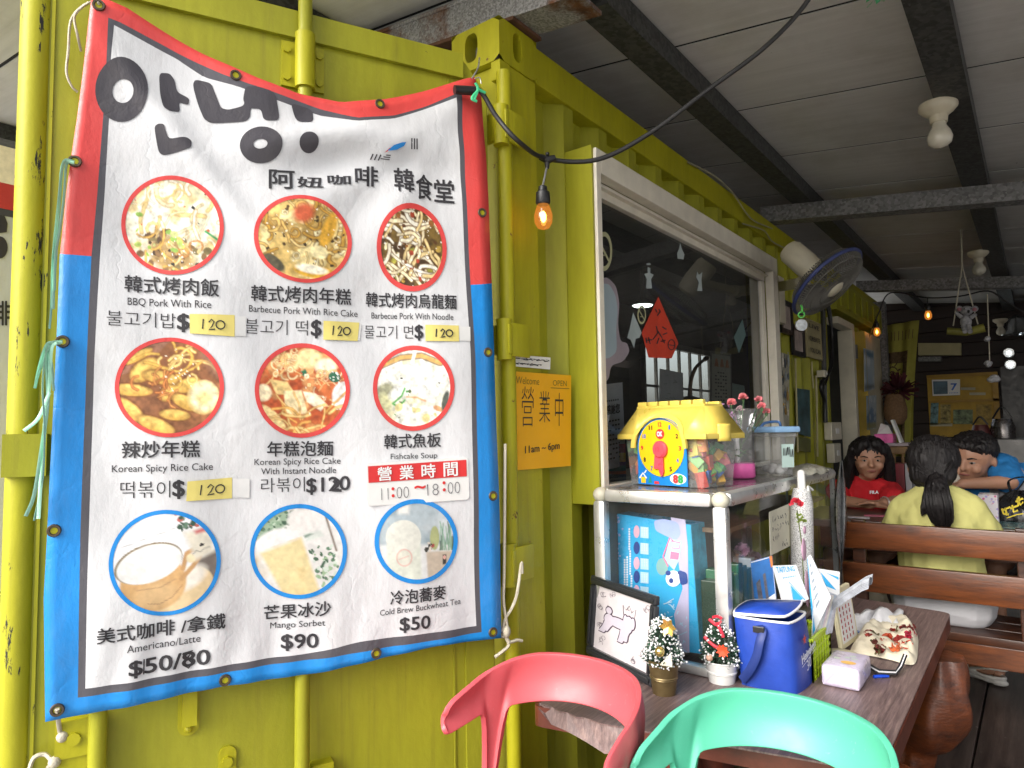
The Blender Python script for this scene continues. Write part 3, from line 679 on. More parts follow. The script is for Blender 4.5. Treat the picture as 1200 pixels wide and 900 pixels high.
# menu lettering
def btext(txt, p0, p1, h, bold=0.0, caps=False, m=None, off=.0012, name='menu_text', mb=None):
    g = mb or MB(); lettering(g, txt, lambda u, v: BP(p0[0] + (p1[0] - p0[0]) * u, p0[1] + (p1[1] - p0[1]) * u - v * h, off), bold, caps)
    if mb is None: return g.build(name, m or m_ink, banner)
for ch, x0, x1, yb, h in (('阿', 315, 344.5, 222, 22), ('妞', 348, 378, 220.5, 13), ('咖', 384, 410, 217, 12), ('啡', 416, 442.5, 218.5, 23), ('韓', 462, 484.5, 224, 28), ('食', 487, 507, 233, 29.5), ('堂', 509.5, 532, 236, 27)):
    btext(ch, (x0, yb), (x1, yb + (x1 - x0) * (.1 if x0 > 450 else .02)), h, .012)
B1 = .009
for t_, p0, p1, h, bo, cp in (
    ('韓式烤肉飯', (146, 341.5), (256, 349), 20, B1, 0), ('BBQ Pork With Rice', (149.5, 357), (247, 362), 9, 0, 1), ('불고기밥', (125, 381), (206, 385), 17.5, -.008, 0), ('$', (208, 389), (221.5, 389), 21, .016, 0),
    ('韓式烤肉年糕', (294, 353), (412, 357), 18.5, B1, 0), ('Barbecue Pork With Rice Cake', (291.5, 365.5), (420, 371), 8, 0, 1), ('불고기 떡', (287, 391), (361, 393), 17.5, -.008, 0), ('$', (365, 396), (376.5, 396), 21, .016, 0),
    ('韓式烤肉烏龍麵', (430, 358.5), (534, 363), 17, B1, 0), ('Barbecue Pork With Noodle', (436.5, 372.5), (530, 375.5), 7.5, 0, 1), ('물고기 면', (428, 396), (484, 397), 15.5, -.008, 0), ('$', (486, 399), (495, 399), 18, .016, 0),
    ('辣炒年糕', (143, 537), (234, 535.5), 19.5, B1, 0), ('Korean Spicy Rice Cake', (131, 553.5), (249.5, 550.5), 8.6, 0, 1), ('떡볶이', (141, 584), (199.5, 582.5), 19.5, -.008, 0), ('$', (202.5, 584), (216, 584), 21.5, .016, 0),
    ('年糕泡麵', (313, 535), (391, 534), 17.5, B1, 0), ('Korean Spicy Rice Cake', (298, 545), (400, 543.5), 7.6, 0, 1), ('With Instant Noodle', (306, 556), (395, 554.5), 7.6, 0, 1), ('라볶이', (306, 577.5), (358, 576), 17, -.008, 0), ('$120', (360, 577.5), (410.5, 574), 17, .013, 1),
    ('韓式魚板', (450, 526), (516, 523.5), 16.5, B1, 0), ('Fishcake Soup', (457.5, 538), (512, 536.5), 6.6, 0, 1),
    ('美式咖啡 /拿鐵', (114, 754), (264, 736), 18.5, B1, 0), ('Americano/Latte', (149, 764), (235, 752), 9, 0, 1), ('$50/80', (151.5, 791), (246, 778), 18, .013, 1),
    ('芒果冰沙', (310, 728), (387.5, 721), 17, B1, 0), ('Mango Sorbet', (317.5, 738), (381, 733), 7.5, 0, 1), ('$90', (330.5, 761), (373, 759), 17, .013, 1),
    ('冷泡蕎麥', (457, 709), (522, 701.5), 16.5, B1, 0), ('Cold Brew Buckwheat Tea', (445, 721.5), (540, 707.5), 7, 0, 1), ('$50', (468, 738.5), (503, 735), 15.5, .013, 1)):
    btext(t_, p0, p1, h, bo, bool(cp))
for P, w_ in (([(391.5, 566), (395.5, 561.5), (398.5, 564), (396, 570), (391, 575), (401, 575)], 3.4), ([(168.5, 789), (169, 771)], 1.6), ([(214, 766), (226, 762.5), (220, 771), (215, 780), (221, 783.5), (225.5, 778), (219, 771), (214, 766)], 2.0)):
    g = MB(); stroke(g, P, w_, lambda a, c: BP(a, c, .0026)); g.build('pen_correction', m_ink, banner)       # pen corrections over printed digits

# ---- printed food pictures: painted here as small colour fields
def canvas(n, col): return np.tile(np.array(col, dtype=np.float32), (n, n, 1))
def fbm(n, freq, seed, oct_=4):
    r = np.random.default_rng(seed); out = np.zeros((n, n), np.float32); amp = 1; tot = 0
    for o in range(oct_):
        k = max(2, int(freq * 2 ** o) + 2); gr_ = r.random((k, k)).astype(np.float32); t = np.linspace(0, k - 1.001, n); i = t.astype(int); f = t - i; f = f * f * (3 - 2 * f)
        a = gr_[np.ix_(i, i)]; b_ = gr_[np.ix_(i, i + 1)]; c = gr_[np.ix_(i + 1, i)]; d = gr_[np.ix_(i + 1, i + 1)]
        out += amp * ((a * (1 - f)[None] + b_ * f[None]) * (1 - f)[:, None] + (c * (1 - f)[None] + d * f[None]) * f[:, None]); tot += amp; amp *= .55
    return out / tot
class Paint:
    def __init__(s, n, col, seed=0):
        s.n = n; s.a = canvas(n, lin(col)); s.r = np.random.default_rng(seed); t = np.linspace(-1, 1, n); s.X, s.Y = np.meshgrid(t, t)   # Y down
    def blend(s, m, col):
        c = np.array(lin(col) if isinstance(col, str) else col, np.float32); s.a = s.a * (1 - m[..., None]) + c * m[..., None]
    def mottle(s, freq, c, thr=.5, w=.1, seed=1, k=1.0, within=None):
        m = np.clip((fbm(s.n, freq, seed) - thr) / w, 0, 1) * k
        if within is not None: m = m * within
        s.blend(m, c)
    def ell(s, x, y, rx, ry, rot, col, soft=.12, shade=None):
        c, q = math.cos(rot), math.sin(rot); u = ((s.X - x) * c + (s.Y - y) * q) / rx; v = (-(s.X - x) * q + (s.Y - y) * c) / ry; d = u * u + v * v
        m = np.clip((1 - d) / soft, 0, 1); s.blend(m, col)
        if shade: s.blend(m * np.clip((v + .2) * .7, 0, 1), shade)
        return m
    def line(s, pts, w, col, edge=None):
        d = np.full((s.n, s.n), 9.0)
        for (x0, y0), (x1, y1) in zip(pts[:-1], pts[1:]):
            dx, dy = x1 - x0, y1 - y0; L = dx * dx + dy * dy + 1e-9; t = np.clip(((s.X - x0) * dx + (s.Y - y0) * dy) / L, 0, 1); d = np.minimum(d, np.hypot(s.X - x0 - t * dx, s.Y - y0 - t * dy))
        if edge: s.blend(np.clip((w * 1.45 - d) / .02, 0, 1) * .8, edge)
        s.blend(np.clip((w - d) / .025, 0, 1), col)
    def poly(s, pts, col, soft=.03):
        m = np.ones((s.n, s.n)); k = len(pts); ar = sum(pts[i][0] * pts[(i + 1) % k][1] - pts[(i + 1) % k][0] * pts[i][1] for i in range(k)); sg = 1 if ar > 0 else -1
        for i in range(k):
            x0, y0 = pts[i]; x1, y1 = pts[(i + 1) % k]; L = math.hypot(x1 - x0, y1 - y0) + 1e-9
            m = np.minimum(m, np.clip(sg * ((x1 - x0) * (s.Y - y0) - (y1 - y0) * (s.X - x0)) / L / soft, 0, 1))
        s.blend(m, col); return m
    def noodles(s, k0, cols, w=(.035, .06), edge='#4a2c10', box=(-.9, .9, -.9, .9), L=.8, curl=1.2):
        k = int(k0 * 1.5)
        for _ in range(k):
            x, y = s.r.uniform(box[0], box[1]), s.r.uniform(box[2], box[3]); a = s.r.uniform(0, 6.28); P = [(x, y)]; cu = s.r.normal(0, curl)
            for q in range(7): a += cu * .3 + s.r.normal(0, .18); x += math.cos(a) * L / 7; y += math.sin(a) * L / 7; P.append((x, y))
            s.line(P, s.r.uniform(*w) * .72, cols[s.r.integers(len(cols))], edge)
    def bits(s, k, cols, r=(.02, .07), box=(-.9, .9, -.9, .9), asp=(.4, 1)):
        for _ in range(k):
            q = s.r.uniform(*r); s.ell(s.r.uniform(box[0], box[1]), s.r.uniform(box[2], box[3]), q, q * s.r.uniform(*asp), s.r.uniform(0, 3.1), cols[s.r.integers(len(cols))], .35)
NP = 104
def pork_rice():
    p = Paint(NP, '#f1eedd', 1); p.mottle(3, '#dcd6b4', .5, .15, 3, .7); p.mottle(5, '#e8c878', .56, .1, 4, .7); p.ell(-.1, -.95, .6, .3, 0, '#d9d3ae', .6)
    p.noodles(16, ['#f3ead0', '#e9cf8e', '#f6efdd', '#efe3bd'], (.03, .06), '#c09a55', (-.8, .8, -.8, .3), .6)
    p.ell(.25, .55, .62, .42, .15, '#b69660', .6); p.bits(46, ['#5d4630', '#8a6a45', '#ddc58a', '#463226', '#c9a86c', '#7f7148'], (.03, .1), (-.35, .85, .1, .95))
    p.noodles(9, ['#e7b95c', '#f0dba0', '#cf8f4a'], (.03, .045), '#a0763a', (-.5, .8, .1, .9), .55); p.bits(16, ['#b7cf6a', '#8fb552', '#c8ce87'], (.03, .09), (-.7, .5, .1, .8)); p.bits(6, ['#33302c'], (.02, .05)); p.bits(4, ['#c45b3c'], (.02, .05))
    p.line([(.62, -.2), (.9, -.17)], .035, '#2f9d5c'); p.bits(30, ['#fdfbf3'], (.01, .022), (-.1, .7, .1, .8)); return p
def pork_cake():
    p = Paint(NP, '#d8b870', 2); p.mottle(4, '#a2803f', .5, .1, 5, .6); p.mottle(6, '#efdca0', .55, .08, 6, .9)
    p.noodles(30, ['#e8cf8c', '#d8b466', '#f1e4b4', '#c7993f'], (.03, .06), '#6e4a1c', (-.9, .9, -.9, .5), .5, 2); p.ell(-.12, -.58, .25, .3, .5, '#c75f3c', .7); p.bits(24, ['#3d2d1a', '#5a4424'], (.02, .05), (-.8, .8, -.7, .5))
    p.ell(.45, -.35, .16, .5, .1, '#d9a53a', .5); p.ell(.38, .2, .2, .17, 0, '#f6e7b0', .4); p.ell(.42, .66, .5, .16, -.12, '#e2b03c', .3); p.ell(.32, .62, .38, .12, -.12, '#fbf4da', .5); p.ell(-.45, .7, .3, .14, .5, '#5d5642', .4); p.bits(30, ['#fbf3d8'], (.012, .03)); return p
def pork_udon():
    p = Paint(NP, '#4c3820', 3); p.mottle(5, '#7d6430', .45, .15, 7, .9); p.bits(30, ['#c2a04a', '#b9b14a', '#8c8a35', '#e7dcae'], (.05, .13))
    p.noodles(34, ['#f3ead0', '#efe0b8', '#f8f3e2', '#e6cd92'], (.05, .075), '#6b4a1e', (-.9, .9, -.9, .9), .9, 1); p.bits(24, ['#5b3518', '#8a5a2a', '#a5432a'], (.03, .08)); p.bits(60, ['#fdf9ea'], (.012, .026)); return p
def spicy_cake():
    p = Paint(NP, '#8a5a3a', 4); p.mottle(3, '#b5784a', .5, .2, 8, .8); p.poly([(-1, -1), (.1, -1), (-.5, -.35), (-1, -.2)], '#9c6f58')
    for x, y, a, b_, r_ in ((-.45, -.35, .34, .2, -.7), (-.7, .05, .42, .13, .1), (-.75, .45, .4, .17, .7), (-.25, .75, .4, .15, .4), (.05, .05, .3, .16, -.8), (.3, .3, .3, .14, .5), (-.15, -.2, .36, .14, .2), (.1, .55, .3, .12, .1), (.35, -.05, .26, .15, -.4), (-.6, -.62, .35, .1, -.5)):
        p.ell(x, y, a * 1.1, b_ * 1.25, r_, '#7b4a22', .4); p.ell(x, y, a, b_, r_, '#ecc268', .5, '#d39c40')
    p.noodles(13, ['#f3d98e', '#e9bf60'], (.03, .045), '#b37f34', (-.2, .5, -.85, -.2), .5); p.noodles(7, ['#d98a4a', '#e5a35c'], (.03, .04), '#8d4a20', (-.6, .1, -.1, .3), .4); p.ell(.62, .2, .31, .36, 0, '#e8c57e', .2); p.ell(.64, .18, .29, .34, 0, '#f4e8bd', .5); p.ell(.63, .22, .18, .2, 0, '#efd794', .8)
    p.poly([(.55, -.95), (1, -.6), (1, 0), (.75, -.2), (.5, -.6)], '#8e6a58', .2); p.poly([(.1, .95), (.7, .6), (.95, .3), (1, 1)], '#f1efe9', .1); p.bits(26, ['#fff8e0'], (.012, .024), (-.2, .5, -.8, .1)); return p
def ramen_cake():
    p = Paint(NP, '#b4532c', 5); p.mottle(3, '#cf7440', .5, .15, 9, .8); p.mottle(4, '#e9b877', .6, .1, 10, .6)
    p.ell(-.3, -.6, .3, .22, .2, '#f2d79c', .4); p.noodles(16, ['#f6e3b2', '#f0cf8e'], (.025, .04), '#c9823e', (-.6, 0, -.8, -.3), .4, 3); p.ell(.15, -.68, .3, .24, 0, '#f3dba0', .5); p.ell(.5, -.5, .26, .2, 0, '#f5e6c4', .5)
    p.noodles(18, ['#f3d79a', '#f9ebc6'], (.022, .035), '#c0682c', (.1, .8, -.4, .2), .35, 3); p.poly([(-.7, -.25), (-.3, -.2), (-.1, .1), (-.55, .1)], '#f1cf8a'); p.poly([(-.4, .0), (0, -.02), (.15, .5), (-.35, .55)], '#f4dfae'); p.ell(-.82, .05, .2, .2, 0, '#f5e2ba', .4)
    p.ell(-.6, .6, .42, .14, .8, '#f3d898', .4); p.poly([(0, .0), (.3, .05), (.55, .3), (.4, .45), (.1, .25)], '#f6e9cb'); p.ell(.88, .12, .26, .32, 0, '#ece7e2', .2); p.noodles(12, ['#f2d18a', '#ebb964'], (.03, .05), '#c58238', (-.4, .6, .4, .9), .6, .4)
    p.poly([(-.05, -.4), (.08, -.48), (.14, -.38), (.03, -.26)], '#2c6a4a'); p.ell(.68, -.28, .14, .12, .4, '#2f6248', .3); p.bits(10, ['#eef3ea'], (.015, .03), (.55, .8, -.4, -.15)); p.bits(22, ['#fff1da', '#c34a34'], (.012, .03)); return p
def fish_soup():
    p = Paint(NP, '#efeee2', 6); p.mottle(3, '#dcdcc2', .5, .2, 11, .7); p.mottle(4, '#ebe0a8', .62, .1, 12, .6)
    p.poly([(-1, -1), (1, -1), (1, -.5), (.3, -.75), (-.3, -.72), (-1, -.35)], '#4f8dc4', .1); p.line([(-.9, -.48), (-.3, -.72), (.2, -.76), (.65, -.58)], .06, '#d8ac66', '#6c4c24'); p.line([(.08, -1), (-.02, -.6)], .05, '#f3f3ee'); p.ell(-.72, .08, .3, .2, -.6, '#a9a88a', .5); p.ell(-.7, .35, .25, .3, -.2, '#c8c79a', .7)
    for x, y, a, b_, r_ in ((-.1, -.35, .36, .2, .4), (.35, -.3, .4, .18, .5), (-.25, .1, .42, .2, -.3), (.35, .1, .34, .3, .1), (-.1, .6, .4, .24, .2), (.4, .55, .34, .2, .2)): p.ell(x, y, a, b_, r_, '#f5f5ee', .6, '#e2e3cc')
    p.line([(-.2, .0), (-.28, .18), (-.42, .3), (-.5, .36), (-.36, .44), (-.2, .28)], .035, '#4fa54a'); p.line([(-.15, .2), (.1, .22), (.3, .3)], .035, '#e6b183'); p.ell(.62, .48, .16, .07, .4, '#e2a878', .5); p.ell(.78, .3, .09, .28, .2, '#5d6258', .5); p.bits(8, ['#3b3f38', '#5a6a3c'], (.02, .05)); p.bits(4, ['#4a9a50'], (.02, .05)); p.bits(8, ['#e9da9a'], (.05, .12), (-.6, .6, .4, .95)); return p
def latte():
    p = Paint(NP, '#f3f3f4', 7); p.line([(-.8, -.5), (.35, -.57)], .012, '#40393a'); p.poly([(.2, .9), (.55, .1), (1, .0), (1, 1)], '#7b7069', .05); p.mottle(6, '#94887e', .5, .2, 13, .5, (p.X > .5) * (p.Y > .15))
    p.ell(.15, .62, .62, .42, -.3, '#e9cfa2', .1); p.ell(.3, .4, .45, .24, -.25, '#f6efe2', .6); p.ell(-.3, .3, .62, .55, 0, '#d6ab74', .15); p.ell(-.32, .55, .5, .3, 0, '#e0bb88', .8); p.line([(.28, .2), (.42, -.05), (.6, -.1), (.64, .06), (.45, .22), (.2, .38)], .055, '#c89c6a'); p.ell(.47, .06, .1, .1, 0, '#efe0b8', .5)
    p.ell(-.28, -.08, .64, .36, -.05, '#8b7a5c', .05); p.ell(-.27, -.06, .62, .35, -.05, '#f4f3ef', .1); p.line([(-.62, .35), (-.2, .42), (.1, .35)], .02, '#b08a64'); p.line([(-.5, .65), (-.3, .72), (-.05, .66), (.18, .5)], .014, '#6a3a2c')
    p.poly([(.42, -.5), (.98, -.45), (.95, .12), (.5, .18)], '#ece5d2', .1); p.poly([(.62, -.44), (1, -.47), (1, -.3), (.66, -.32)], '#cf6d6c', .06); p.bits(40, ['#3f5a48', '#dfe6df', '#6b8a74', '#c66a62'], (.03, .07), (.42, .92, -.85, -.5)); p.line([(.52, .0), (.6, -.05), (.66, .0), (.74, -.04), (.85, -.04)], .016, '#3a3532'); p.ell(.72, -.12, .05, .03, 0, '#3a3532'); return p
def mango():
    p = Paint(NP, '#eceae6', 8); p.ell(-.4, -.75, .55, .28, -.2, '#9db49a', .4); p.bits(60, ['#5e7c62', '#86a487', '#c9d8c4', '#3f5e49'], (.02, .06), (-.8, .2, -1, -.55)); p.ell(-.35, -.38, .5, .26, 0, '#f2f0ee', .4); p.ell(.35, -.6, .4, .34, 0, '#efebe6', .4)
    p.poly([(-.8, -.28), (.2, -.3), (.16, 1), (-.6, 1)], '#ead9a4', .08); p.mottle(3, '#e2c184', .5, .2, 14, .7, (p.Y > -.3) * (p.X < .15)); p.poly([(.2, -.35), (.6, -.28), (.64, -.1), (.2, -.12)], '#dfe5dd', .05); p.poly([(.18, -.4), (.35, -.3), (.55, -.3), (.6, -.24), (.2, -.2)], '#587a64', .05)
    p.bits(60, ['#64866a', '#a5c29a', '#dbe6da', '#4a6b52'], (.03, .07), (.2, .7, .05, .9)); p.line([(.78, -.5), (.74, .25)], .035, '#8d7f72'); return p
def cold_brew():
    p = Paint(NP, '#b9c7cd', 9); p.mottle(2.5, '#8b9fa8', .5, .2, 15, .8); p.mottle(2.5, '#dfe5e6', .55, .2, 16, .8); p.poly([(-1, .05), (1, .0), (1, 1), (-1, 1)], '#e9ebe9', .1); p.poly([(-.55, -1), (-.1, -1), (-.15, -.6), (-.5, -.6)], '#edece6', .1)
    p.poly([(-.75, -.1), (.1, -.1), (.16, 1), (-.7, 1)], '#e3e8da', .06); p.ell(-.32, -.1, .43, .42, 0, '#e9eadf', .1); p.ell(-.3, .38, .2, .22, 0, '#e6b9ae', .2); p.ell(-.3, .38, .17, .19, 0, '#e4e4d6', .2); p.line([(-.42, .42), (-.2, .34)], .02, '#e3a79c')
    p.poly([(.2, .22), (.95, .2), (.8, 1), (.26, 1)], '#d3c4b0', .05); p.ell(.43, -.08, .12, .3, 0, '#b6bd86', .2); 
    for k in range(26): 
        x = p.r.uniform(.55, .95); p.line([(x, .2), (x + p.r.normal(0, .08), p.r.uniform(-.5, .05))], .025, ['#7ea68c', '#a5c6ae', '#3f5a48'][k % 3])
    p.bits(10, ['#b3544e', '#3c3a34', '#e7dccd'], (.03, .07), (.2, .4, .05, .2)); p.poly([(.62, .3), (.74, .29), (.74, .55), (.62, .57)], '#3c3836', .03); p.ell(.68, .38, .04, .05, 0, '#e7b3a6'); return p
m_photo = attr_mat('printed_photo', .36)
def dish(fn, cx, cy, rx, ry, rot, ringm, lab, skew=0.0):
    p = fn(); n = p.n; tx = (fbm(n, 22, 77, 3) - .5)[..., None]; A_ = np.clip(p.a * (1 if ringm is m_vr else .84) * (1 + (1.1 if ringm is m_vr else .3) * tx), 0, 1); g = MB(); idx = {}
    ca, sa = math.cos(rot), math.sin(rot)
    def px(a, b_): x = a * rx; y = b_ * ry; return cx + x * ca - y * sa, cy + x * sa + y * ca
    for j in range(n):
        for i in range(n):
            a = -1 + 2 * i / (n - 1); b_ = -1 + 2 * j / (n - 1)
            if math.hypot(a, b_) < .985: idx[i, j] = len(g.v); g.v.append(BP(*px(a, b_), .0011)); g.c.append(tuple(A_[j, i]))
    for (i, j) in list(idx):
        q = [(i, j), (i, j + 1), (i + 1, j + 1), (i + 1, j)]
        if all(k in idx for k in q): g.f.append([idx[k] for k in q]); g.mi.append(0)
    g.build('food_photo', m_photo, banner, lab)
    g = MB(); o_ = [px(math.cos(t_), math.sin(t_)) for t_ in np.linspace(0, 2 * math.pi, 65)[:-1]]; k = 1 - 5.2 / rx * .98
    i_ = [px(k * math.cos(t_), k * math.sin(t_)) for t_ in np.linspace(0, 2 * math.pi, 65)[:-1]]
    g.add([BP(*q, .0017) for q in o_] + [BP(*q, .0017) for q in i_], [(q, 64 + q, 64 + (q + 1) % 64, (q + 1) % 64) for q in range(64)]); g.build('photo_ring', ringm, banner)
dish(pork_rice, 202, 264, 61, 57.5, .5, m_vr, 'round photo of barbecue pork with rice'); dish(pork_cake, 354.5, 281, 58.5, 50.5, .25, m_vr, 'round photo of barbecue pork with rice cake'); dish(pork_udon, 482.3, 290.2, 41, 51.5, -.12, m_vr, 'round photo of barbecue pork noodles')
dish(spicy_cake, 198.3, 454, 64, 58.5, 0, m_vr, 'round photo of spicy rice cake with half an egg'); dish(ramen_cake, 354, 457.5, 56, 55.5, 0, m_vr, 'round photo of rice cake in red instant noodle soup'); dish(fish_soup, 483.8, 455, 47, 50, 0, m_vr, 'round photo of pale fishcake soup')
dish(latte, 193, 659, 66, 61.5, -.3, m_vb, 'round photo of a latte cup'); dish(mango, 350, 646.5, 57, 55.5, -.35, m_vb, 'round photo of a mango sorbet'); dish(cold_brew, 487, 634, 49, 49.5, 0, m_vb, 'round photo of cold brew tea and cactus')
# ---- taped price slips and the opening-hours plate on the banner
m_note = mat('yellow_slip', (.68, .58, .17), .6, var=.06); m_tape = mat('clear_tape_film', (.66, .66, .65), .3); m_pen = mat('black_marker', (.02, .02, .022), .5)
def slip(q, nums, lab, tw=13):
    cx = sum(p[0] for p in q) / 4; cy = sum(p[1] for p in q) / 4; r = thing('price_slip', lab, 'price slip', BP(cx, cy, .004), 'yellow price slips taped on the banner')
    g = MB(); k = 5
    def qq(u, v): 
        x = (q[0][0] * (1 - u) + q[1][0] * u) * (1 - v) + (q[3][0] * (1 - u) + q[2][0] * u) * v; y = (q[0][1] * (1 - u) + q[1][1] * u) * (1 - v) + (q[3][1] * (1 - u) + q[2][1] * u) * v; return x, y
    g.grid(lambda u, v: BP(*qq(u, v), .0024 + .0008 * math.sin(u * 5)), k, 3); g.build('slip_paper', m_note, r, solid=.0004)
    g = MB()
    for st_ in nums: stroke(g, [qq(*p) for p in st_], 1.5, lambda a, c: BP(a, c, .0042))
    g.build('handwritten_price', m_pen, r)
    g = MB(); g.grid(lambda u, v: BP(qq(1, v)[0] + u * tw + .5, qq(1, v)[1] + u * .5 + (.5 - v) * 2, .0019), 3, 2); g.build('tape_strip', m_tape, r)
def n120(x0=.28, dx=.2, slant=.02):
    two = [(x0 + dx * .7, .4), (x0 + dx * 1.0, .25), (x0 + dx * 1.3, .36), (x0 + dx * 1.05, .6), (x0 + dx * .7, .76), (x0 + dx * 1.4, .72)]
    zero = [(x0 + dx * 1.7 + .1 * math.cos(a) + .06, .5 + .2 * math.sin(a)) for a in np.linspace(0, 6.4, 14)]
    return [[(x0 + slant, .24), (x0, .74)], two, zero]
slip([(222, 368.5), (274.5, 370), (274.5, 395), (222.5, 391)], n120(), 'yellow 120 price slip under the barbecue pork with rice photo')
slip([(379, 376), (422, 377.5), (419.5, 399.5), (379, 398)], n120(.26), 'yellow 120 price slip in the middle of the top menu row', 2)
slip([(497.5, 381), (536, 382), (536, 400.7), (497.5, 400)], n120(.3), 'yellow 120 price slip beside the barbecue noodle price')
slip([(219.5, 564), (272, 559.5), (272, 584), (218, 587)], n120(.3, .22), 'yellow 120 price slip below the Korean Spicy Rice Cake line', 20)
r = thing('hours_plate', 'white and red opening hours plate stuck over the fishcake price', 'sign', BP(487, 565, .006))
def plq(u, v): return (427.5 + (547 - 427.5) * u + v * 1.6, 543.5 + (535.5 - 543.5) * u + v * 49.5)
g = MB(); P = [BP(*plq(u, v), .0085) for u, v in rnd([(0, 0), (1, 0), (1, 1), (0, 1)], 5)] ; P = []
for cx_, cy_, a0 in ((.96, .92, 0), (.04, .92, 90), (.04, .08, 180), (.96, .08, 270)):
    for i in range(5): a = rad(a0 + 22.5 * i); P.append(BP(*plq(cx_ + .04 * math.cos(a), cy_ + .08 * math.sin(a)), .005))
c0 = sum((V(p) for p in P), V((0, 0, 0))) / len(P); P = [p - DN * (p - c0).dot(DN) for p in P]
g.prism(P, DN * -.003); g.build('plate', m_white, r)
pp = lambda u, v, d=.0012: (lambda q: q - DN * (q - c0).dot(DN) + DN * d)(BP(*plq(u, v), .005))
g = MB(); g.quad(pp(.02, .06), pp(.02, .45), pp(.98, .45), pp(.98, .06)); g.build('red_field', m_redink, r)
g = MB()
for i, ch in enumerate('營業時間'): lettering(g, ch, lambda u, v: pp(.11 + i * .215 + u * .135, .42 - v * .32, .002), .012)
g.build('sign_text', m_paper, r)
g = MB(); lettering(g, ':', lambda u, v: pp(.245 + u * .02, .82 - v * .22), .02); lettering(g, ':', lambda u, v: pp(.745 + u * .02, .76 - v * .22), .02); lettering(g, '~', lambda u, v: pp(.47 + u * .1, .66 - v * .06), .02); g.build('sign_text', m_redink, r)
g = MB()
for t_, u0, u1 in (('11', .14, .21), ('00', .29, .41), ('18', .59, .70), ('00', .79, .91)): lettering(g, t_, lambda u, v: pp(u0 + (u1 - u0) * u, .88 - .06 * u0 - v * .27, .0016), -.02)
g.build('faded_writing', mat('faded_pen', (.16, .16, .17), .6, var=.9, scale=160), r)
# ---- cords that tie the banner up
def cord(pts, rr, m, lab, name='tie_cord', cat='cord', k=6, n=6, group=None):
    g = MB(); g.tube(catmull(pts, k), rr, n); return tag(g.build(name, m, smooth=60), lab, cat, group)
def BB(x, y, o=.02): return BP(x, y, o)
cord([DP(113, 0, .05), BB(116, 8, .004), DP(110, 2, .02), DP(96, 8, .03), DP(83, 25, .025), DP(80, 60, .02), DP(78, 85, .02), DP(84, 101, .015), DP(91, 108, .01)], .0028, m_rope, 'beige cord looped down from the top left banner corner')
cord([DP(104, 3, .04), DP(92, 12, .04), DP(87, 22, .035), DP(91, 42, .03), DP(95, 60, .012)], .0028, m_rope, 'short beige cord strand beside the top left banner corner')
m_tw = mat('mint_raffia_twine', (.36, .66, .50), .5, bmp=.3, bscale=150)
def twine(ps, lab):
    g = MB()
    for i, P in enumerate(ps): g.tube(catmull([DP(x, y, .075 + .006 * math.sin(i * 2 + q)) for q, (x, y) in enumerate(P)], 5), .0036, 6, True, .35)
    tag(g.build('raffia_twine', m_tw, smooth=70), lab, 'twine', 'mint raffia ties')
twine([[(87, 190), (76, 188), (72, 200), (68, 240), (62, 300), (60, 360), (58, 385)], [(87, 191), (74, 192), (70, 230), (66, 290), (63, 330), (62, 362)], [(86, 190), (78, 193), (75, 230), (70, 270), (65, 300), (64, 340)]], 'mint raffia twine hanging from the upper left grommet in the red border')
twine([[(73, 400), (62, 401), (54, 405), (46, 430), (41, 455)], [(73, 401), (60, 403), (55, 420), (56, 470), (48, 530), (40, 580), (30, 605)], [(72, 400), (58, 404), (61, 430), (63, 458)], [(71, 402), (56, 406), (50, 450), (52, 500), (50, 560), (40, 610)], [(66, 401), (60, 410), (58, 450), (54, 480), (48, 560), (45, 608)], [(58, 460), (45, 490), (28, 505)], [(70, 400), (57, 408), (49, 428), (42, 448)]], 'frayed mint raffia twine hanging from the middle left grommet')
cord([BB(67, 830, .004), DP(68, 842, .05), DP(71, 860, .03), DP(76, 866, .03), DP(72, 862, .03), DP(69, 880, .03), DP(63, 893, .03), DP(56, 900, .02)], .0045, m_rope, 'knotted beige rope tied through the bottom left grommet', k=7)
cord([DP(60, 890, .03), DP(52, 884, .02), DP(40, 888, .02), DP(34, 902, .02)], .0042, m_rope, 'loose rope end curling below the bottom left banner corner')
for x_, y_, l_ in ((73, 863, 'upper round knot in the beige rope at the bottom left corner'), (64, 893, 'lower round knot in the beige rope at the bottom left corner')): g = MB(); g.ell(DP(x_, y_, .032), .011, 10, 8); tag(g.build('rope_knot', m_rope, smooth=70), l_, 'knot')
for j, (P, lab) in enumerate((([(579, 741), (588, 738), (592, 725), (600, 712), (606, 695), (611, 660), (612, 672)], 'beige rope running up the corner post from the bottom right grommet'), ([(580, 742), (590, 746), (594, 735), (592, 720), (590, 700), (591, 660), (592, 520)], 'second strand of beige rope beside the hinge post'), ([(592, 742), (597, 752), (606, 750), (612, 751)], 'frayed rope end sticking out right of the bottom right grommet'), ([(592, 745), (596, 756), (588, 764), (580, 770)], 'drooping rope end below the bottom right grommet'))):
    cord([onp(x, y, HINGE + DN * .05, DN) for x, y in P], .0042, m_rope, lab, k=7)
g = MB(); g.ell(onp(593, 740, HINGE + DN * .05, DN), (.012, .012, .016), 10, 8); tag(g.build('rope_knot', m_rope, smooth=70), 'single fat rope knot beside the bottom right banner corner', 'knot')

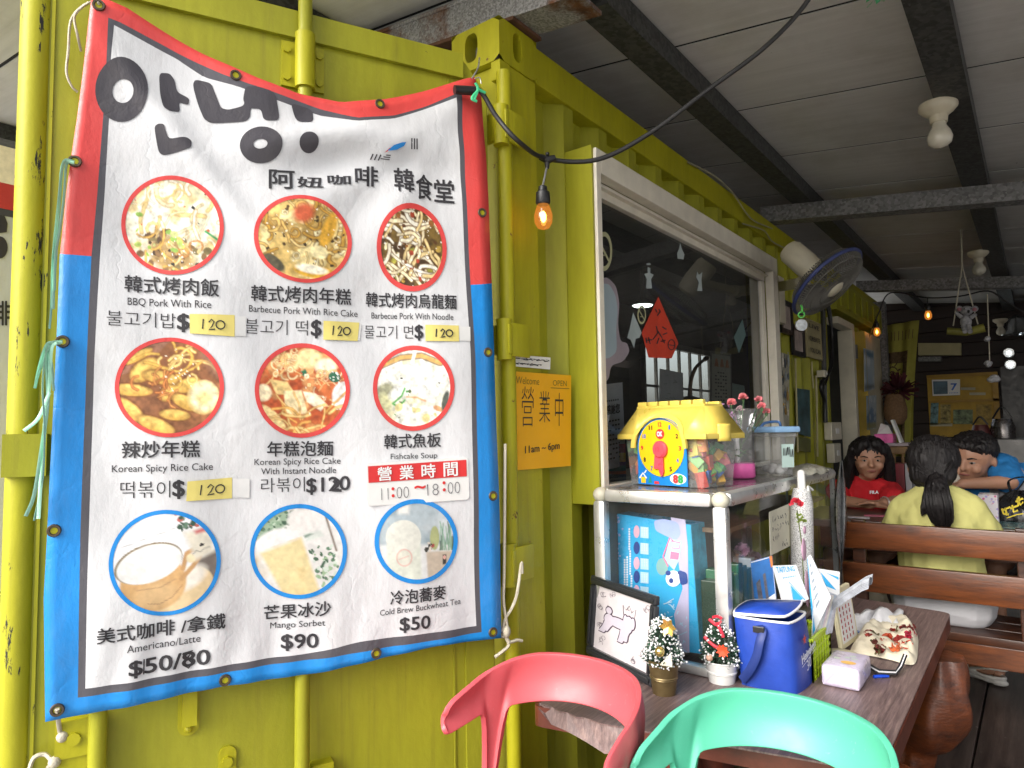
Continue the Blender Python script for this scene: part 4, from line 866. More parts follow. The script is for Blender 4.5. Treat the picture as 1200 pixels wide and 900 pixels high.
# ---- the neighbouring banner on the other door, seen past the door edge
bn2 = thing('menu_banner', 'second menu banner with red top band seen past the left door edge', 'banner', (X2 + .02, .9, .8))
def X2P(x, y, o=.02): return XP(x, y, X2 + o)
g = MB(); a0, a1 = .42, 1.25; zt = X2P(10, 216).z; zb = X2P(10, 246).z
g.quad((X2 + .02, a0, .55), (X2 + .02, a1, .55), (X2 + .02, a1, zb), (X2 + .02, a0, zb)); g.build('sheet', m_vw, bn2)
g = MB(); g.box((X2 + .018, a0, zb), (X2 + .024, a1, zt)); g.build('border', m_vr, bn2)
g = MB(); g.box((X2 + .018, a0, zb - .03), (X2 + .0235, a1, zb - .001)); g.build('border', m_vd, bn2)
g = MB()
for P in (ellipse(0, 290, 9, 13, 20), [(-6, 247), (4, 249), (9, 262), (8, 272), (-6, 274)]): g.poly([X2P(x, y, .023) for x, y in P])
g.build('logo_letter', m_logo, bn2)
g = MB(); lettering(g, '啡', lambda u, v: X2P(-8 + 20 * u, 381 - 28 * v, .023), .012); lettering(g, '館', lambda u, v: X2P(-10 + 16 * u, 716 - 26 * v, .023), .012); g.build('menu_text', m_ink, bn2)
# ---- a pale building and kerbside fence outside, left of the doors
m_yb = mat('pale_yellow_render', (.75, .62, .32), .8)
bd = thing('street_building', 'pale yellow house front across the street left of the container', 'building', (-14, 1.5, 0))
g = MB(); g.box((-15.5, -6, 0), (-12, 5, 6.4)); g.build('wall', m_yb, bd)
g = MB(); g.box((-15.8, -6.3, 6.4), (-11.7, 5.3, 6.55)); g.build('roof', m_galv, bd)
for yy in (-3.6, -.9, 1.8): 
    g = MB(); g.box((-12.0, yy, .9), (-11.96, yy + 1.2, 2.2)); w_ = g.build('window', m_dark, bd); g = MB(); g.box((-12.0, yy - .06, 2.2), (-11.93, yy + 1.26, 2.28)); g.build('window_frame', m_white, w_)
# ------------------------------------------------------------------ low log table beside the wall
m_vtop, nt, b = newmat('mauve_wood_vinyl'); vec = coords(nt, (26, 1.4, 8)); n1 = noise(nt, vec, 5, 6, .7)
nt.links.new(ramp(nt, n1, [(.3, lin('#4a3c3c')), (.55, lin('#75625f')), (.72, lin('#958079'))]), b.inputs['Base Color']); b.inputs['Roughness'].default_value = .42; bump(nt, b, n1, .5, .003)
m_redwood = wood_mat('red_brown_wood', '#3a1a12', '#6a3424', (3, 3, 3), .4, 2, .2)
m_log = wood_mat('orange_log_wood', '#241008', '#6a3414', (2, 2, 6), .5, 4, .9, .1)
TZ = .75
tb = thing('log_table', 'low table with mauve wood grain top on rough log legs along the wall', 'table', (-.65, 2.1, Z0))
def rpoly(P, r, k=5):
    out = []
    for i, b_ in enumerate(P):
        a, c = V(P[i - 1]), V(P[(i + 1) % len(P)]); b_ = V(b_); q = r[i]; p0 = b_ + (a - b_).normalized() * q; p1 = b_ + (c - b_).normalized() * q
        for j in range(k + 1): t = j / k; out.append(p0 * (1 - t) ** 2 + b_ * 2 * t * (1 - t) + p1 * t * t)
    return out
top = rpoly([(-1.0, 1.36, 0), (-.268, 1.50, 0), (-.278, 2.83, 0), (-1.09, 2.98, 0)], [.03, .03, .035, .02])
g = MB(); g.prism([p + V((0, 0, TZ - .05)) for p in top], (0, 0, .046)); g.build('tabletop', m_redwood, tb)
g = MB(); jag = [(-.985, 1.375), (-.965, 1.366), (-.945, 1.372), (-.92, 1.362), (-.9, 1.367), (-.872, 1.358), (-.85, 1.366), (-.81, 1.36)]
vt = [V((x, y, TZ - .0035)) for x, y in jag] + [V((-.36, 1.455, TZ - .0035)), V((-.335, 1.60, TZ - .0035)), V((-.272, 1.55, TZ - .0035))] + [p + V((0, 0, TZ - .0035)) for p in top[12:18]] + [V((-1.085, 2.97, TZ - .0035))]
g.prism(vt, (0, 0, .0035)); g.build('vinyl_cover', m_vtop, tb)
# torn vinyl flap drooping off the near edge
P0 = [(-.985, 1.375), (-.945, 1.372), (-.9, 1.367), (-.85, 1.366), (-.80, 1.366), (-.75, 1.375)]; dr = [.008, .034, .036, .046, .06, .045]
vs = [V((x, y, TZ)) for x, y in P0] + [V((x + .005, y - .012, TZ - d_)) for (x, y), d_ in zip(P0, dr)]
g = MB(); g.add(vs, [(i, i + 1, 7 + i, 6 + i) for i in range(5)]); g.build('torn_flap', m_vtop, tb, solid=.002)
def log(mb, c, r, z0, z1, seed, n=64, m=34, lean=(0, 0), knob=False):
    q = random.Random(seed); ph = [q.uniform(0, 6) for _ in range(6)]
    def fn(u, v):
        a = 2 * math.pi * u; z = z0 + (z1 - z0) * v; R = (r if not knob else .06 + (r - .06) * max(0, 1 - ((z - .56) / .15) ** 2) ** .6) * (1 + .16 * math.sin(2 * a + ph[0] + v) + .1 * math.sin(3 * a + ph[1] + 2 * v) + .06 * math.sin(7 * a + ph[2] + 3 * v) + .03 * math.sin(13 * a + 21 * v + ph[4]) + .025 * math.sin(23 * v + 5 * a) + .22 * math.sin(3.1 * v + .2) - .12 + .06 * math.sin(9 * v + ph[3] + a))
        return V((c[0] + lean[0] * v + R * math.cos(a), c[1] + lean[1] * v + R * math.sin(a), z))
    mb.grid(fn, n, m); mb.poly([fn(i / n, 1) for i in range(n)]); return mb
g = MB(); log(g, (-.45, 2.50), .118, Z0, TZ - .055, 3, lean=(.16, 0), knob=True); g.build('leg', m_log, tb, smooth=60)
g = MB(); log(g, (-.74, 1.60), .13, Z0, TZ - .055, 5); g.build('leg', m_redwood, tb, smooth=60)
g = MB(); log(g, (-.33, 1.62), .09, Z0, TZ - .055, 8); g.build('leg', m_log, tb, smooth=60)
# ------------------------------------------------------------------ glass display case on the table
CZ = 1.228; CX0, CX1, CY0, CY1 = -1.035, -.675, 1.775, 3.02
dc = thing('display_case', 'aluminium framed glass display case with rounded corners on the log table', 'display case', (-.85, 2.3, TZ))
def tubebox(a, b_, r=.018): g = MB(); g.tube([a, b_], r, 10); return g
fr = MB()
for (x, y) in ((CX0, CY0), (CX1, CY0)): fr.box((x - .019, y - .019, TZ + .001), (x + .019, y + .019, CZ - .034), .012)
fr.box((CX0 + .02, CY0 - .021, CZ - .038), (CX1 - .02, CY0 + .021, CZ), .013); fr.box((CX0 + .02, CY0 - .018, TZ + .001), (CX1 - .02, CY0 + .018, TZ + .026), .008)
fr.box((CX1 - .021, CY0 + .02, CZ - .038), (CX1 + .021, CY1 - .1, CZ), .013); fr.box((CX0 - .021, CY0 + .02, CZ - .038), (CX0 + .021, CY1, CZ), .013); fr.box((CX1 - .018, CY0 + .02, TZ + .001), (CX1 + .018, CY1, TZ + .022), .008)
fr.tube(catmull([(CX1, CY1 - .1, CZ - .019), (CX1 - .005, CY1 - .03, CZ - .019), (CX1 - .05, CY1 + .03, CZ - .019), (CX1 - .16, CY1 + .06, CZ - .019), (CX0, CY1 + .06, CZ - .019)]), .02, 10)
fr.box((CX0 - .015, CY1 - .015, TZ + .001), (CX0 + .015, CY1 + .015, CZ - .03)); fr.box((CX1 - .012, CY1 - .02, TZ + .001), (CX1 + .006, CY1, CZ - .03))
fr.build('frame', m_alu, dc, smooth=50)
m_capw = mat('ivory_corner_cap', (.50, .48, .38), .4)
for x in (CX0, CX1):
    g = MB(); g.ell((x, CY0, CZ - .019), (.0235, .0235, .0225), 14, 10); g.build('corner_cap', m_capw, dc, smooth=60)
m_topg = mat('grey_case_top', (.22, .21, .195), .2, .3, .1)
g = MB(); g.box((CX0 + .015, CY0 + .015, CZ - .008), (CX1 - .015, CY1 + .05, CZ - .002)); g.build('case_top', m_topg, dc)
m_cglass = glass_mat('case_glass', (.96, .98, .97), .6, .01, .0, .03)
g = MB(); g.quad((CX0 + .019, CY0, TZ + .026), (CX1 - .019, CY0, TZ + .026), (CX1 - .019, CY0, CZ - .038), (CX0 + .019, CY0, CZ - .038)); g.build('glass_front', m_cglass, dc)
for ya, yb, xo in ((CY0 + .02, 2.36, 0), (2.33, CY1 - .02, .006)):
    g = MB(); g.quad((CX1 + xo, ya, TZ + .022), (CX1 + xo, yb, TZ + .022), (CX1 + xo, yb, CZ - .038), (CX1 + xo, ya, CZ - .038)); g.build('glass_door', m_cglass, dc)
m_gedge = mat('green_glass_edge', (.01, .06, .045), .2)
g = MB(); g.box((CX1 + .001, 2.357, TZ + .022), (CX1 + .005, 2.363, CZ - .04)); g.build('glass_edge', m_gedge, dc)
m_caseback = mat('case_back_board', (.12, .115, .10), .6)
g = MB(); g.box((CX0 - .004, CY0 + .03, TZ + .002), (CX0 + .004, CY1, CZ - .04)); g.build('back_panel', m_caseback, dc)
m_tray = wood_mat('brown_tray_wood', '#3a2a1e', '#80664c', (4, 1, 4), .5)
g = MB(); g.box((CX0 + .02, CY0 + .12, 1.105), (CX1 - .03, CY1 - .05, 1.118)); g.build('shelf', m_tray, dc)
# things in the case
m_boxblue = mat('sky_blue_card', (.03, .40, .76), .3, var=.06, coat=.2); m_boxside = mat('teal_card_edge', (.03, .33, .50), .4, var=.3, scale=30)
bx = thing('toy_box', 'sky blue printed toy box leaning on end behind the case glass', 'box', A(765, 760, 1.84))
q = [A(716, 601, 1.865), A(809, 615, 1.835), A(820, 766, 1.835), A(718, 752, 1.865)]
q[2].z = max(q[2].z, TZ + .008); q[3].z = max(q[3].z, TZ + .008)
bn = (q[1] - q[0]).cross(q[3] - q[0]).normalized(); bn = bn if bn.y > 0 else -bn
g = MB(); g.hexa([q[3], q[2], q[2] + bn * .075, q[3] + bn * .075], [q[0], q[1], q[1] + bn * .075, q[0] + bn * .075]); g.build('carton', m_boxblue, bx)
def bq(u, v, d=.001): return (q[0] * (1 - u) + q[1] * u) * (1 - v) + (q[3] * (1 - u) + q[2] * u) * v - bn * d
def bpx(x, y, d=.001):            # photo pixel on the box front
    return onp(x, y, q[0] - bn * d, bn)
def patch(mb, pts, d=.001): mb.poly([bpx(x, y, d) for x, y in pts])
g = MB(); g.hexa([q[2] + (q[2] - q[3]).normalized() * .0005] * 1 + [q[2] + bn * .075 + (q[2] - q[3]).normalized() * .0008, q[1] + bn * .075 + (q[1] - q[0]).normalized() * .0008, q[1] + (q[1] - q[0]).normalized() * .0008], [p + (q[1] - q[0]).normalized() * .002 for p in (q[2], q[2] + bn * .075, q[1] + bn * .075, q[1])]); g.build('box_side', m_boxside, bx)
m_pk = mat('pale_pink_print', (.72, .42, .55), .4); m_lil = mat('lilac_print', (.34, .42, .78), .4); m_pale = mat('pale_blue_print', (.45, .68, .85), .4); m_navy = mat('navy_print', (.015, .05, .25), .4); m_grnp = mat('sage_print', (.22, .42, .42), .4); m_wprint = mat('white_print', (.75, .78, .82), .4)
g = MB(); patch(g, [(786, 606), (803, 609), (806, 640), (808, 765), (795, 764), (790, 720), (800, 690), (792, 640)]); g.build('print_patch', mat('pale_lilac_panel', (.50, .46, .66), .4), bx)
g = MB(); patch(g, rnd([(766, 610), (778, 608), (795, 612), (798, 626), (792, 634), (780, 628), (768, 622)]), .0016); g.build('print_patch', m_lil, bx)
g = MB(); patch(g, [(778, 656), (785, 631), (799, 634), (796, 656), (790, 668)], .002); g.build('print_patch', m_pale, bx)
g = MB(); stroke(g, [(777, 652), (785, 630), (789, 634)], 1.6, lambda x, y: bpx(x, y, .0026)); stroke(g, [(777, 652), (783, 664)], 1.6, lambda x, y: bpx(x, y, .0026)); patch(g, [(786, 646), (796, 648), (795, 656), (785, 655)], .0026); stroke(g, [(786, 634), (797, 636), (796, 643), (787, 642)], 1.2, lambda x, y: bpx(x, y, .0026)); g.build('print_patch', mat('rose_print', (.75, .2, .36), .4), bx)
g = MB(); patch(g, ellipse(776, 664, 7, 10, 20), .002); g.build('print_patch', m_grnp, bx)
g = MB(); patch(g, ellipse(789, 678, 9, 9.5, 20), .0026); g.build('print_patch', m_wprint, bx)                     # a little panda cartoon, plain
g = MB(); patch(g, ellipse(783, 671.5, 3.2, 3, 14), .0032); patch(g, ellipse(786.5, 680.5, 2.6, 3, 14), .0032); patch(g, ellipse(797, 671, 3, 2.5, 14), .0032); patch(g, rnd([(795, 668), (805, 671), (806, 684), (798, 686), (796, 678)]), .003); g.build('print_patch', m_navy, bx)
for k, (y0, c_) in enumerate(((623, m_pk), (642, m_navy), (660, m_pk), (676, m_navy), (693, m_pk))):
    g = MB(); patch(g, ellipse(746, y0, 3.6, 7.4, 18), .0016); g.build('print_patch', c_, bx)
    g = MB(); patch(g, [(750.5, y0 - 6), (760, y0 - 5), (760, y0 + 8), (750.5, y0 + 7)], .0014); g.build('print_patch', m_pale, bx)
g = MB()
for x, y0, y1 in ((737.5, 619, 643), (738.5, 645, 672), (735, 652, 690), (740, 674, 690), (732, 655, 692)):
    y = y0
    while y < y1: stroke(g, [(x, y), (x, y + 2.2)], 1.9, lambda a, c: bpx(a, c, .0014)); y += 2.9
for k in range(5):
    for dx in (752.5, 755.2, 757.8):
        y = 619 + 18 * k
        while y < 628 + 18 * k: stroke(g, [(dx, y), (dx, y + 1)], .9, lambda a, c: bpx(a, c, .002)); y += 1.9
g.build('illegible_print', m_wprint, bx)
g = MB()
for k in range(70):
    x = 717 + abs(random.gauss(0, 5)); y = random.uniform(603, 662)
    if x < 731: patch(g, ellipse(x, y, 1.3, 1.2, 7), .0014 + .00002 * k)
g.build('print_patch', m_lil, bx)
g = MB()
for k in range(26): x = random.uniform(770, 806); y = random.uniform(700, 762); stroke(g, [(x, y), (x + random.gauss(0, 4), y + random.uniform(2, 7))], 1.1, lambda a, c: bpx(a, c, .0014 + .00002 * k))
g.build('print_patch', m_pale, bx)
# green picture books on end behind the side glass
bk_cols = [('#14301f', 'blackish green'), ('#1c5a3c', 'dark green'), ('#2f7d4e', 'green'), ('#5aa06e', 'pale green'), ('#1b5c40', 'bottle green'), ('#1e7a86', 'teal'), ('#2a8ba0', 'bright teal'), ('#c8ccd0', 'white')]
yy = XP(846, 740, CX1 - .03).y
for k, (c_, nm) in enumerate(bk_cols):
    w_ = (XP(888, 740, CX1 - .03).y - XP(846, 740, CX1 - .03).y) / len(bk_cols); h_ = .21 + .012 * ((k * 5) % 3)
    g = MB(); g.box((CX1 - .085, yy + .001, TZ + .024), (CX1 - .03, yy + w_ - .001, TZ + .024 + h_), .002); tag(g.build('picture_book', mat('book_' + nm, c_, .35, coat=.3, var=.2)), nm + ' book spine standing in the row inside the display case', 'book', 'books inside the display case'); yy += w_
m_wrap = glass_mat('clear_wrap', (.93, .93, .94), .8, .06, .1, .12)
m_pinkpet = mat('pale_pink_petal', (.62, .38, .52), .6, var=.2); m_leaf = mat('leaf_green', (.06, .13, .05), .6, var=.3)
def petals(mb, c, r, n, flat_=.5, seed=0, up=V((0, 0, 1))):
    q_ = random.Random(seed); c = V(c)
    for k in range(n):
        a = q_.uniform(0, 6.28); el = q_.uniform(-.2, 1.3); d = V((math.cos(a) * math.cos(el), math.sin(a) * math.cos(el), math.sin(el))); t = d.orthogonal().normalized(); w_ = d.cross(t)
        o = c + d * r * q_.uniform(.15, .5); L = r * q_.uniform(.45, .7); s_ = r * q_.uniform(.25, .45)
        mb.add([o, o + d * L * .6 + t * s_, o + d * L + w_ * s_ * .3, o + d * L * .6 - t * s_], [(0, 1, 2, 3)])
bq_ = thing('wrapped_bouquet', 'pale pink bouquet in clear wrap lying inside the case', 'bouquet', XP(876, 650, CX1 - .07))
g = MB()
for i in range(3): petals(g, XP(868 + 9 * i, 648 + 5 * i, CX1 - .07), .03, 22, seed=i)
g.build('flowers', m_pinkpet, bq_)
g = MB(); p0 = XP(870, 645, CX1 - .08); p1 = XP(848, 668, CX1 - .09); g.tube([p1, p1.lerp(p0, .5), p0, p0 + (p0 - p1) * .3], [.006, .02, .05, .06], 12, False); g.build('wrap', m_wrap, bq_)
# note card, mesh sleeve rose and end glass reflection strip on the case's side
m_card = mat('cream_card', (.66, .63, .50), .7)
nc_ = thing('note_card', 'cream handwritten note card taped on the case side glass', 'note', XP(914, 652, CX1 + .012))
Q = [XP(901, 600, CX1 + .014), XP(925.5, 590, CX1 + .014), XP(927, 639, CX1 + .014), XP(902.5, 651, CX1 + .014)]
g = MB(); g.prism(Q, (.0015, 0, 0)); g.build('card', m_card, nc_)
g = MB()
for r_, (n_, x0) in enumerate(((6, .1), (7, .1), (3, .12), (3, .5))):
    for k in range(n_):
        u0 = x0 + .12 * k
        for _ in range(3):
            a = u0 + random.uniform(0, .07); b_ = .13 + .22 * r_ + random.uniform(0, .1)
            stroke(g, [(a, b_), (a + random.uniform(-.03, .05), b_ + random.uniform(.02, .08))], .016, lambda u, v: (Q[0] * (1 - u) + Q[1] * u) * (1 - v) + (Q[3] * (1 - u) + Q[2] * u) * v + V((.0022, 0, 0)))
g.build('handwriting', m_ink, nc_)
m_mesh, nt, b = newmat('grey_net_sleeve'); vo = N(nt, 'ShaderNodeTexVoronoi'); vo.inputs['Scale'].default_value = 330; nt.links.new(coords(nt), vo.inputs['Vector'])
nt.links.new(ramp(nt, vo.outputs['Distance'], [(.25, (.06, .06, .06)), (.5, (.6, .6, .6))]), b.inputs['Base Color']); b.inputs['Roughness'].default_value = .4
rs = thing('wrapped_rose', 'single red rose in a grey net sleeve standing against the case', 'flower', XP(940, 690, CX1 + .05))
pt = XP(939, 562, CX1 + .05); pb = XP(941, 705, CX1 + .05)
g = MB(); g.tube([pb, pb.lerp(pt, .1), pb.lerp(pt, .8), pt + V((0, 0, -.03))], [.024, .034, .035, .026], 14); g.build('net_sleeve', m_mesh, rs, smooth=50)
g = MB(); g.tube([pt + V((0, 0, -.04)), pt + V((0, 0, .02))], [.013, .012], 12); g.ell(pt + V((0, 0, .02)), .012, 10, 6); g.build('plastic_cap', m_white, rs, smooth=60)
g = MB(); g.tube(catmull([pt + V((.026, -.02, -.035)), pt + V((.02, 0, -.022)), pt + V((.026, .03, -.035))]), .004, 8); g.build('ribbon', m_white, rs)
m_rose = mat('red_petal', (.5, .02, .04), .5, var=.3)
g = MB(); petals(g, XP(933, 591, CX1 + .09), .020, 46, seed=4); g.build('rose', m_rose, rs)
g = MB(); petals(g, XP(937, 606, CX1 + .09), .014, 14, seed=5); petals(g, XP(940, 612, CX1 + .09), .016, 14, seed=9); stroke(g, [(934, 598), (940, 640), (942, 690)], 1.2, lambda x, y: XP(x, y, CX1 + .089)); g.build('leaves', mat('lime_leaf', (.22, .3, .05), .6), rs)
for x, y, rx, ry in ((943, 621, 4, 4), (942, 644, 7.5, 11), (946, 690, 6, 18)):
    g = MB(); c = XP(x, y, CX1 + .09); g.ell(c, (.004, rx / 805 * 2.5, ry / 805 * 2.5), 14, 8); g.build('pink_tag', m_pinkpet, rs, smooth=80)
g = MB()
m_strip = mat('grey_glass_reflection', (.25, .26, .27), .25)  # grey strip standing in for reflections in the case's end glass
def cur(u, v):
    y_px = 540 + 160 * v; xo = 985 - 7 * math.sin(math.pi * min(1, v * 1.35)) * (1 - u * 1.7)
    return XP(xo + 2 * u, y_px, CX1 + .01 + .01 * math.sin(u * 9))
g.grid(cur, 8, 20); tag(g.build('glass_reflection_strip', m_strip, smooth=80, solid=.002), 'bowed grey strip in place of the reflecting glass at the far end of the display case', 'sheet')
# ------------------------------------------------------------------ on top of the case
m_yel = mat('yellow_toy_plastic', (.70, .54, .10), .35, var=.06, bmp=.05); m_tclear = glass_mat('cloudy_plastic', (.95, .96, .96), .5, .05, .05, .22)
ty = thing('toy_clock_bucket', 'yellow castle roofed block bucket with a teaching clock on the display case', 'toy bucket', F(788, 570, CZ))
TP = F(735, 567, CZ); TR = F(827, 573, CZ); ex = (TR - TP); W0 = ex.length; ex.normalize(); ey = V((0, 0, 1)).cross(ex).normalized()
T0 = frame_T((TP.x, TP.y, CZ + .001), ex, ey, (0, 0, 1)); D0 = .16
BH = .152     # clear body
g = MB(T0); b4 = [(.012, .008, 0), (W0 - .012, .008, 0), (W0 - .012, D0 - .01, 0), (.012, D0 - .01, 0)]; t4 = [(0, 0, BH), (W0, 0, BH), (W0, D0, BH), (0, D0, BH)]
g.hexa(b4, t4); g.build('clear_body', m_tclear, ty)
blk = ['#d8483e', '#e8b13a', '#3b9a5c', '#3f6fb5', '#e58a3c', '#e77c86', '#7fbf6a', '#e8d25a', '#d95f52']
for ci, c_ in enumerate(blk):
    m_ = mat('toy_block_paint', c_, .5)
    for k in range(11):
        g = MB(T0); s_ = random.uniform(.015, .026); x = [random.uniform(.028, .05), random.uniform(W0 - .06, W0 - .032), random.uniform(.04, W0 - .03)][k % 3]; yq = random.uniform(.028, D0 - .03) ; z = random.uniform(.02, BH - .025)
        R_ = Matrix.Translation((x, yq, z)) @ Euler((random.uniform(0, 3), random.uniform(0, 3), random.uniform(0, 3))).to_matrix().to_4x4()
        g.box((-s_, -s_ * .55, -s_ * .6), (s_, s_ * .55, s_ * .6), .002, R_); g.build('toy_block', m_, ty)
fx0, fx1 = W0 * .17, W0 * .80; cw = (fx1 - fx0); cxx = (fx0 + fx1) / 2; RC = cw * .46; cz0 = BH * .74
m_bl = mat('blue_clock_card', (.01, .20, .60), .35); m_cf = mat('yellow_clock_face', (.80, .50, .01), .35); m_cr = mat('coral_red_plastic', (.70, .07, .10), .3)
g = MB(T0); P = [(fx0, -.004, .002), (fx1, -.004, .002)] + [(cxx + (RC + .007) * math.cos(a), -.004, cz0 + (RC + .007) * math.sin(a)) for a in np.linspace(-.0, math.pi, 20)]; g.prism(P, (0, .004, 0)); g.build('clock_board', m_bl, ty)
g = MB(T0); g.prism([(cxx + RC * math.cos(a), -.0065, cz0 + RC * math.sin(a)) for a in np.linspace(0, 2 * math.pi, 41)[:-1]], (0, .002, 0)); g.build('clock_face', m_cf, ty)
numc = [m_redink, m_black, m_blueink]
for h_ in range(1, 13):
    a = rad(90 - 30 * h_); cx_ = cxx + RC * .84 * math.cos(a); cz_ = cz0 + RC * .84 * math.sin(a); w_ = .0035 if h_ == 1 else (.0075 if h_ < 10 else .012); g = MB(T0)
    lettering(g, str(h_), lambda u, v: V((cx_ + (u - .5) * w_, -.0069, cz_ + (v - .5) * .0125)), .03); g.build('clock_numeral', numc[(h_ * 5) % 3] if h_ % 3 else m_redink, ty)
g = MB(T0); g.prism([(cxx + .0155 * math.cos(a), -.0085, cz0 + RC * .5 + .015 * math.sin(a)) for a in np.linspace(0, 6.283, 25)[:-1]], (0, .002, 0)); g.build('clock_badge', m_redink, ty)
g = MB(T0); lettering(g, 'OK', lambda u, v: V((cxx - .0095 + u * .019, -.009, cz0 + RC * .5 - .007 + v * .014)), .03); g.build('badge_text', m_wprint, ty)
g = MB(T0); g.lathe([(.0, .0), (.026, 0), (.026, .007), (.021, .012), (0, .013)], (cxx + .002, -.008, cz0 - .004), (0, -1, 0), 22, False)
for q_ in [[(cxx - .017, cz0 - .01), (cxx + .012, cz0 - .01), (cxx + .014, cz0 - .072), (cxx + .006, cz0 - .085), (cxx - .002, cz0 - .072), (cxx - .004, cz0 - .062), (cxx - .022, cz0 - .062), (cxx - .02, cz0 - .04)]]: g.prism([(x, -.010, z) for x, z in q_], (0, -.004, 0))
g.build('clock_hands', m_cr, ty, smooth=40)
g = MB(T0); lettering(g, '12', lambda u, v: V((cxx - .007 + u * .014, -.0222, cz0 - .01 + v * .013)), 0); g.build('hub_mark', mat('dull_red', (.4, .04, .06), .4), ty)
g = MB(T0); lettering(g, '8', lambda u, v: V((fx1 - .048 + u * .014, -.0055, .012 + v * .022)), .05); g.build('board_number', m_redink, ty)
g = MB(T0); g.prism([(fx1 - .033 + .029 * math.cos(a), -.0045, .023 + .0155 * math.sin(a)) for a in np.linspace(0, 6.283, 25)[:-1]], (0, .001, 0)); g.build('board_badge', m_wprint, ty)
g = MB(T0); lettering(g, '8', lambda u, v: V((fx1 - .030 + u * .014, -.0055, .012 + v * .022)), .05); g.build('board_number', mat('green_print', (.02, .3, .08), .4), ty)
g = MB(T0); g.poly([(fx0 + .012, -.0048, .006), (fx0 + .03, -.0048, .006), (fx0 + .03, -.0048, .024), (fx0 + .012, -.0048, .024)]); g.build('print_patch', m_cf, ty)
g = MB(T0); stroke(g, [(fx0 + .006, .02), (fx0 + .02, .036), (fx0 + .034, .02)], .005, lambda x, z: V((x, -.0052, z))); stroke(g, [(fx0 + .026, .036), (fx0 + .034, .045)], .004, lambda x, z: V((x, -.0052, z))); g.build('print_patch', m_wprint, ty)
g = MB(T0); g.poly([(fx0 + .04, -.005, .008), (fx0 + .054, -.005, .008), (fx0 + .047, -.005, .03)]); g.build('print_patch', mat('tree_print', (.02, .25, .15), .4), ty)
g = MB(T0); g.poly([(fx0 + .062, -.005, .005), (fx0 + .082, -.005, .005), (fx0 + .08, -.005, .013), (fx0 + .064, -.005, .013)]); g.build('print_patch', m_redink, ty)
# yellow roof with the arch over the dial
g = MB(T0); ov = .016
ring = []
def arch(r_, a): return (cxx + r_ * math.cos(a), cz0 + r_ * math.sin(a))
zt0 = BH; zt1 = BH + .082; ins = .036
# sloping front as strips either side of the arch and above it
nA = 16; outer = [arch(RC + .012, a) for a in np.linspace(math.pi, 0, nA + 1)]
def slope(z): return -ov + (z - zt0) / (zt1 - zt0) * (ins + ov) if z > zt0 else -ov
def lft(z): return -ov + max(0, (z - zt0) / (zt1 - zt0)) * ins
vs = []; fs = []
for x, z in outer: z = max(z, zt0); vs.append((x, slope(z), z)); tt = (x - outer[0][0]) / (outer[-1][0] - outer[0][0]); vs.append((lft(zt1) + (W0 - 2 * lft(zt1)) * tt, ins, zt1))
for i in range(nA): fs.append((2 * i, 2 * i + 2, 2 * i + 3, 2 * i + 1))
n0 = len(vs); vs += [(-ov, -ov, zt0), (W0 + ov, -ov, zt0)]; fs += [(n0, 0, 1), (n0 + 1, 2 * nA + 1, 2 * nA)]
g.add(vs, fs)
lz = lft(zt1)
g.add([(-ov, -ov, zt0), (lz, ins, zt1), (lz, D0 - ins, zt1), (-ov, D0 + ov, zt0)], [(0, 1, 2, 3)]); g.add([(W0 + ov, -ov, zt0), (W0 + ov, D0 + ov, zt0), (W0 - lz, D0 - ins, zt1), (W0 - lz, ins, zt1)], [(0, 1, 2, 3)])
g.add([(-ov, D0 + ov, zt0), (lz, D0 - ins, zt1), (W0 - lz, D0 - ins, zt1), (W0 + ov, D0 + ov, zt0)], [(0, 1, 2, 3)])
g.box((lz, ins, zt1 - .003), (W0 - lz, D0 - ins, zt1 + .006)); 
for i in range(6): 
    wq = (W0 - 2 * lz) / 6
    g.box((lz + i * wq + .004, ins - .001, zt1 + .0061), (lz + (i + 1) * wq - .006, ins + .012, zt1 + .019), .001); g.box((lz + i * wq + .004, D0 - ins - .012, zt1 + .0061), (lz + (i + 1) * wq - .004, D0 - ins + .001, zt1 + .014), .001)
g.build('castle_lid', m_yel, ty, smooth=30, solid=.003)
g = MB(T0); g.box((-ov - .003, -ov - .003, zt0 - .013), (cxx - RC - .0125, -ov + .006, zt0 + .003), .002); g.box((cxx + RC + .0125, -ov - .003, zt0 - .013), (W0 + ov + .003, -ov + .006, zt0 + .003), .002)
g.box((W0 + ov - .006, -ov + .007, zt0 - .013), (W0 + ov + .003, D0 + ov, zt0 + .003), .002); g.box((-ov - .003, -ov + .007, zt0 - .013), (-ov + .006, D0 + ov, zt0 + .003), .002)
vs = []; fs = []; nA = 22
for a in np.linspace(math.pi, 0, nA + 1):
    for r_, yq in ((RC + .006, -.013), (RC + .006, slope(max(zt0, arch(RC + .006, a)[1])) - .004), (RC + .019, slope(max(zt0, arch(RC + .019, a)[1])) - .006), (RC + .019, slope(max(zt0, arch(RC + .019, a)[1])) + .004)): x, z = arch(r_, a); vs.append((x, min(yq, slope(max(zt0, z)) + .004), z))
for i in range(nA):
    for k in range(3): fs.append((4 * i + k, 4 * i + 4 + k, 4 * i + 5 + k, 4 * i + 1 + k))
g.add(vs, fs); g.build('lid_rim', m_yel, ty, smooth=35)
g = MB(T0)                                                  # brick joints moulded on the slope
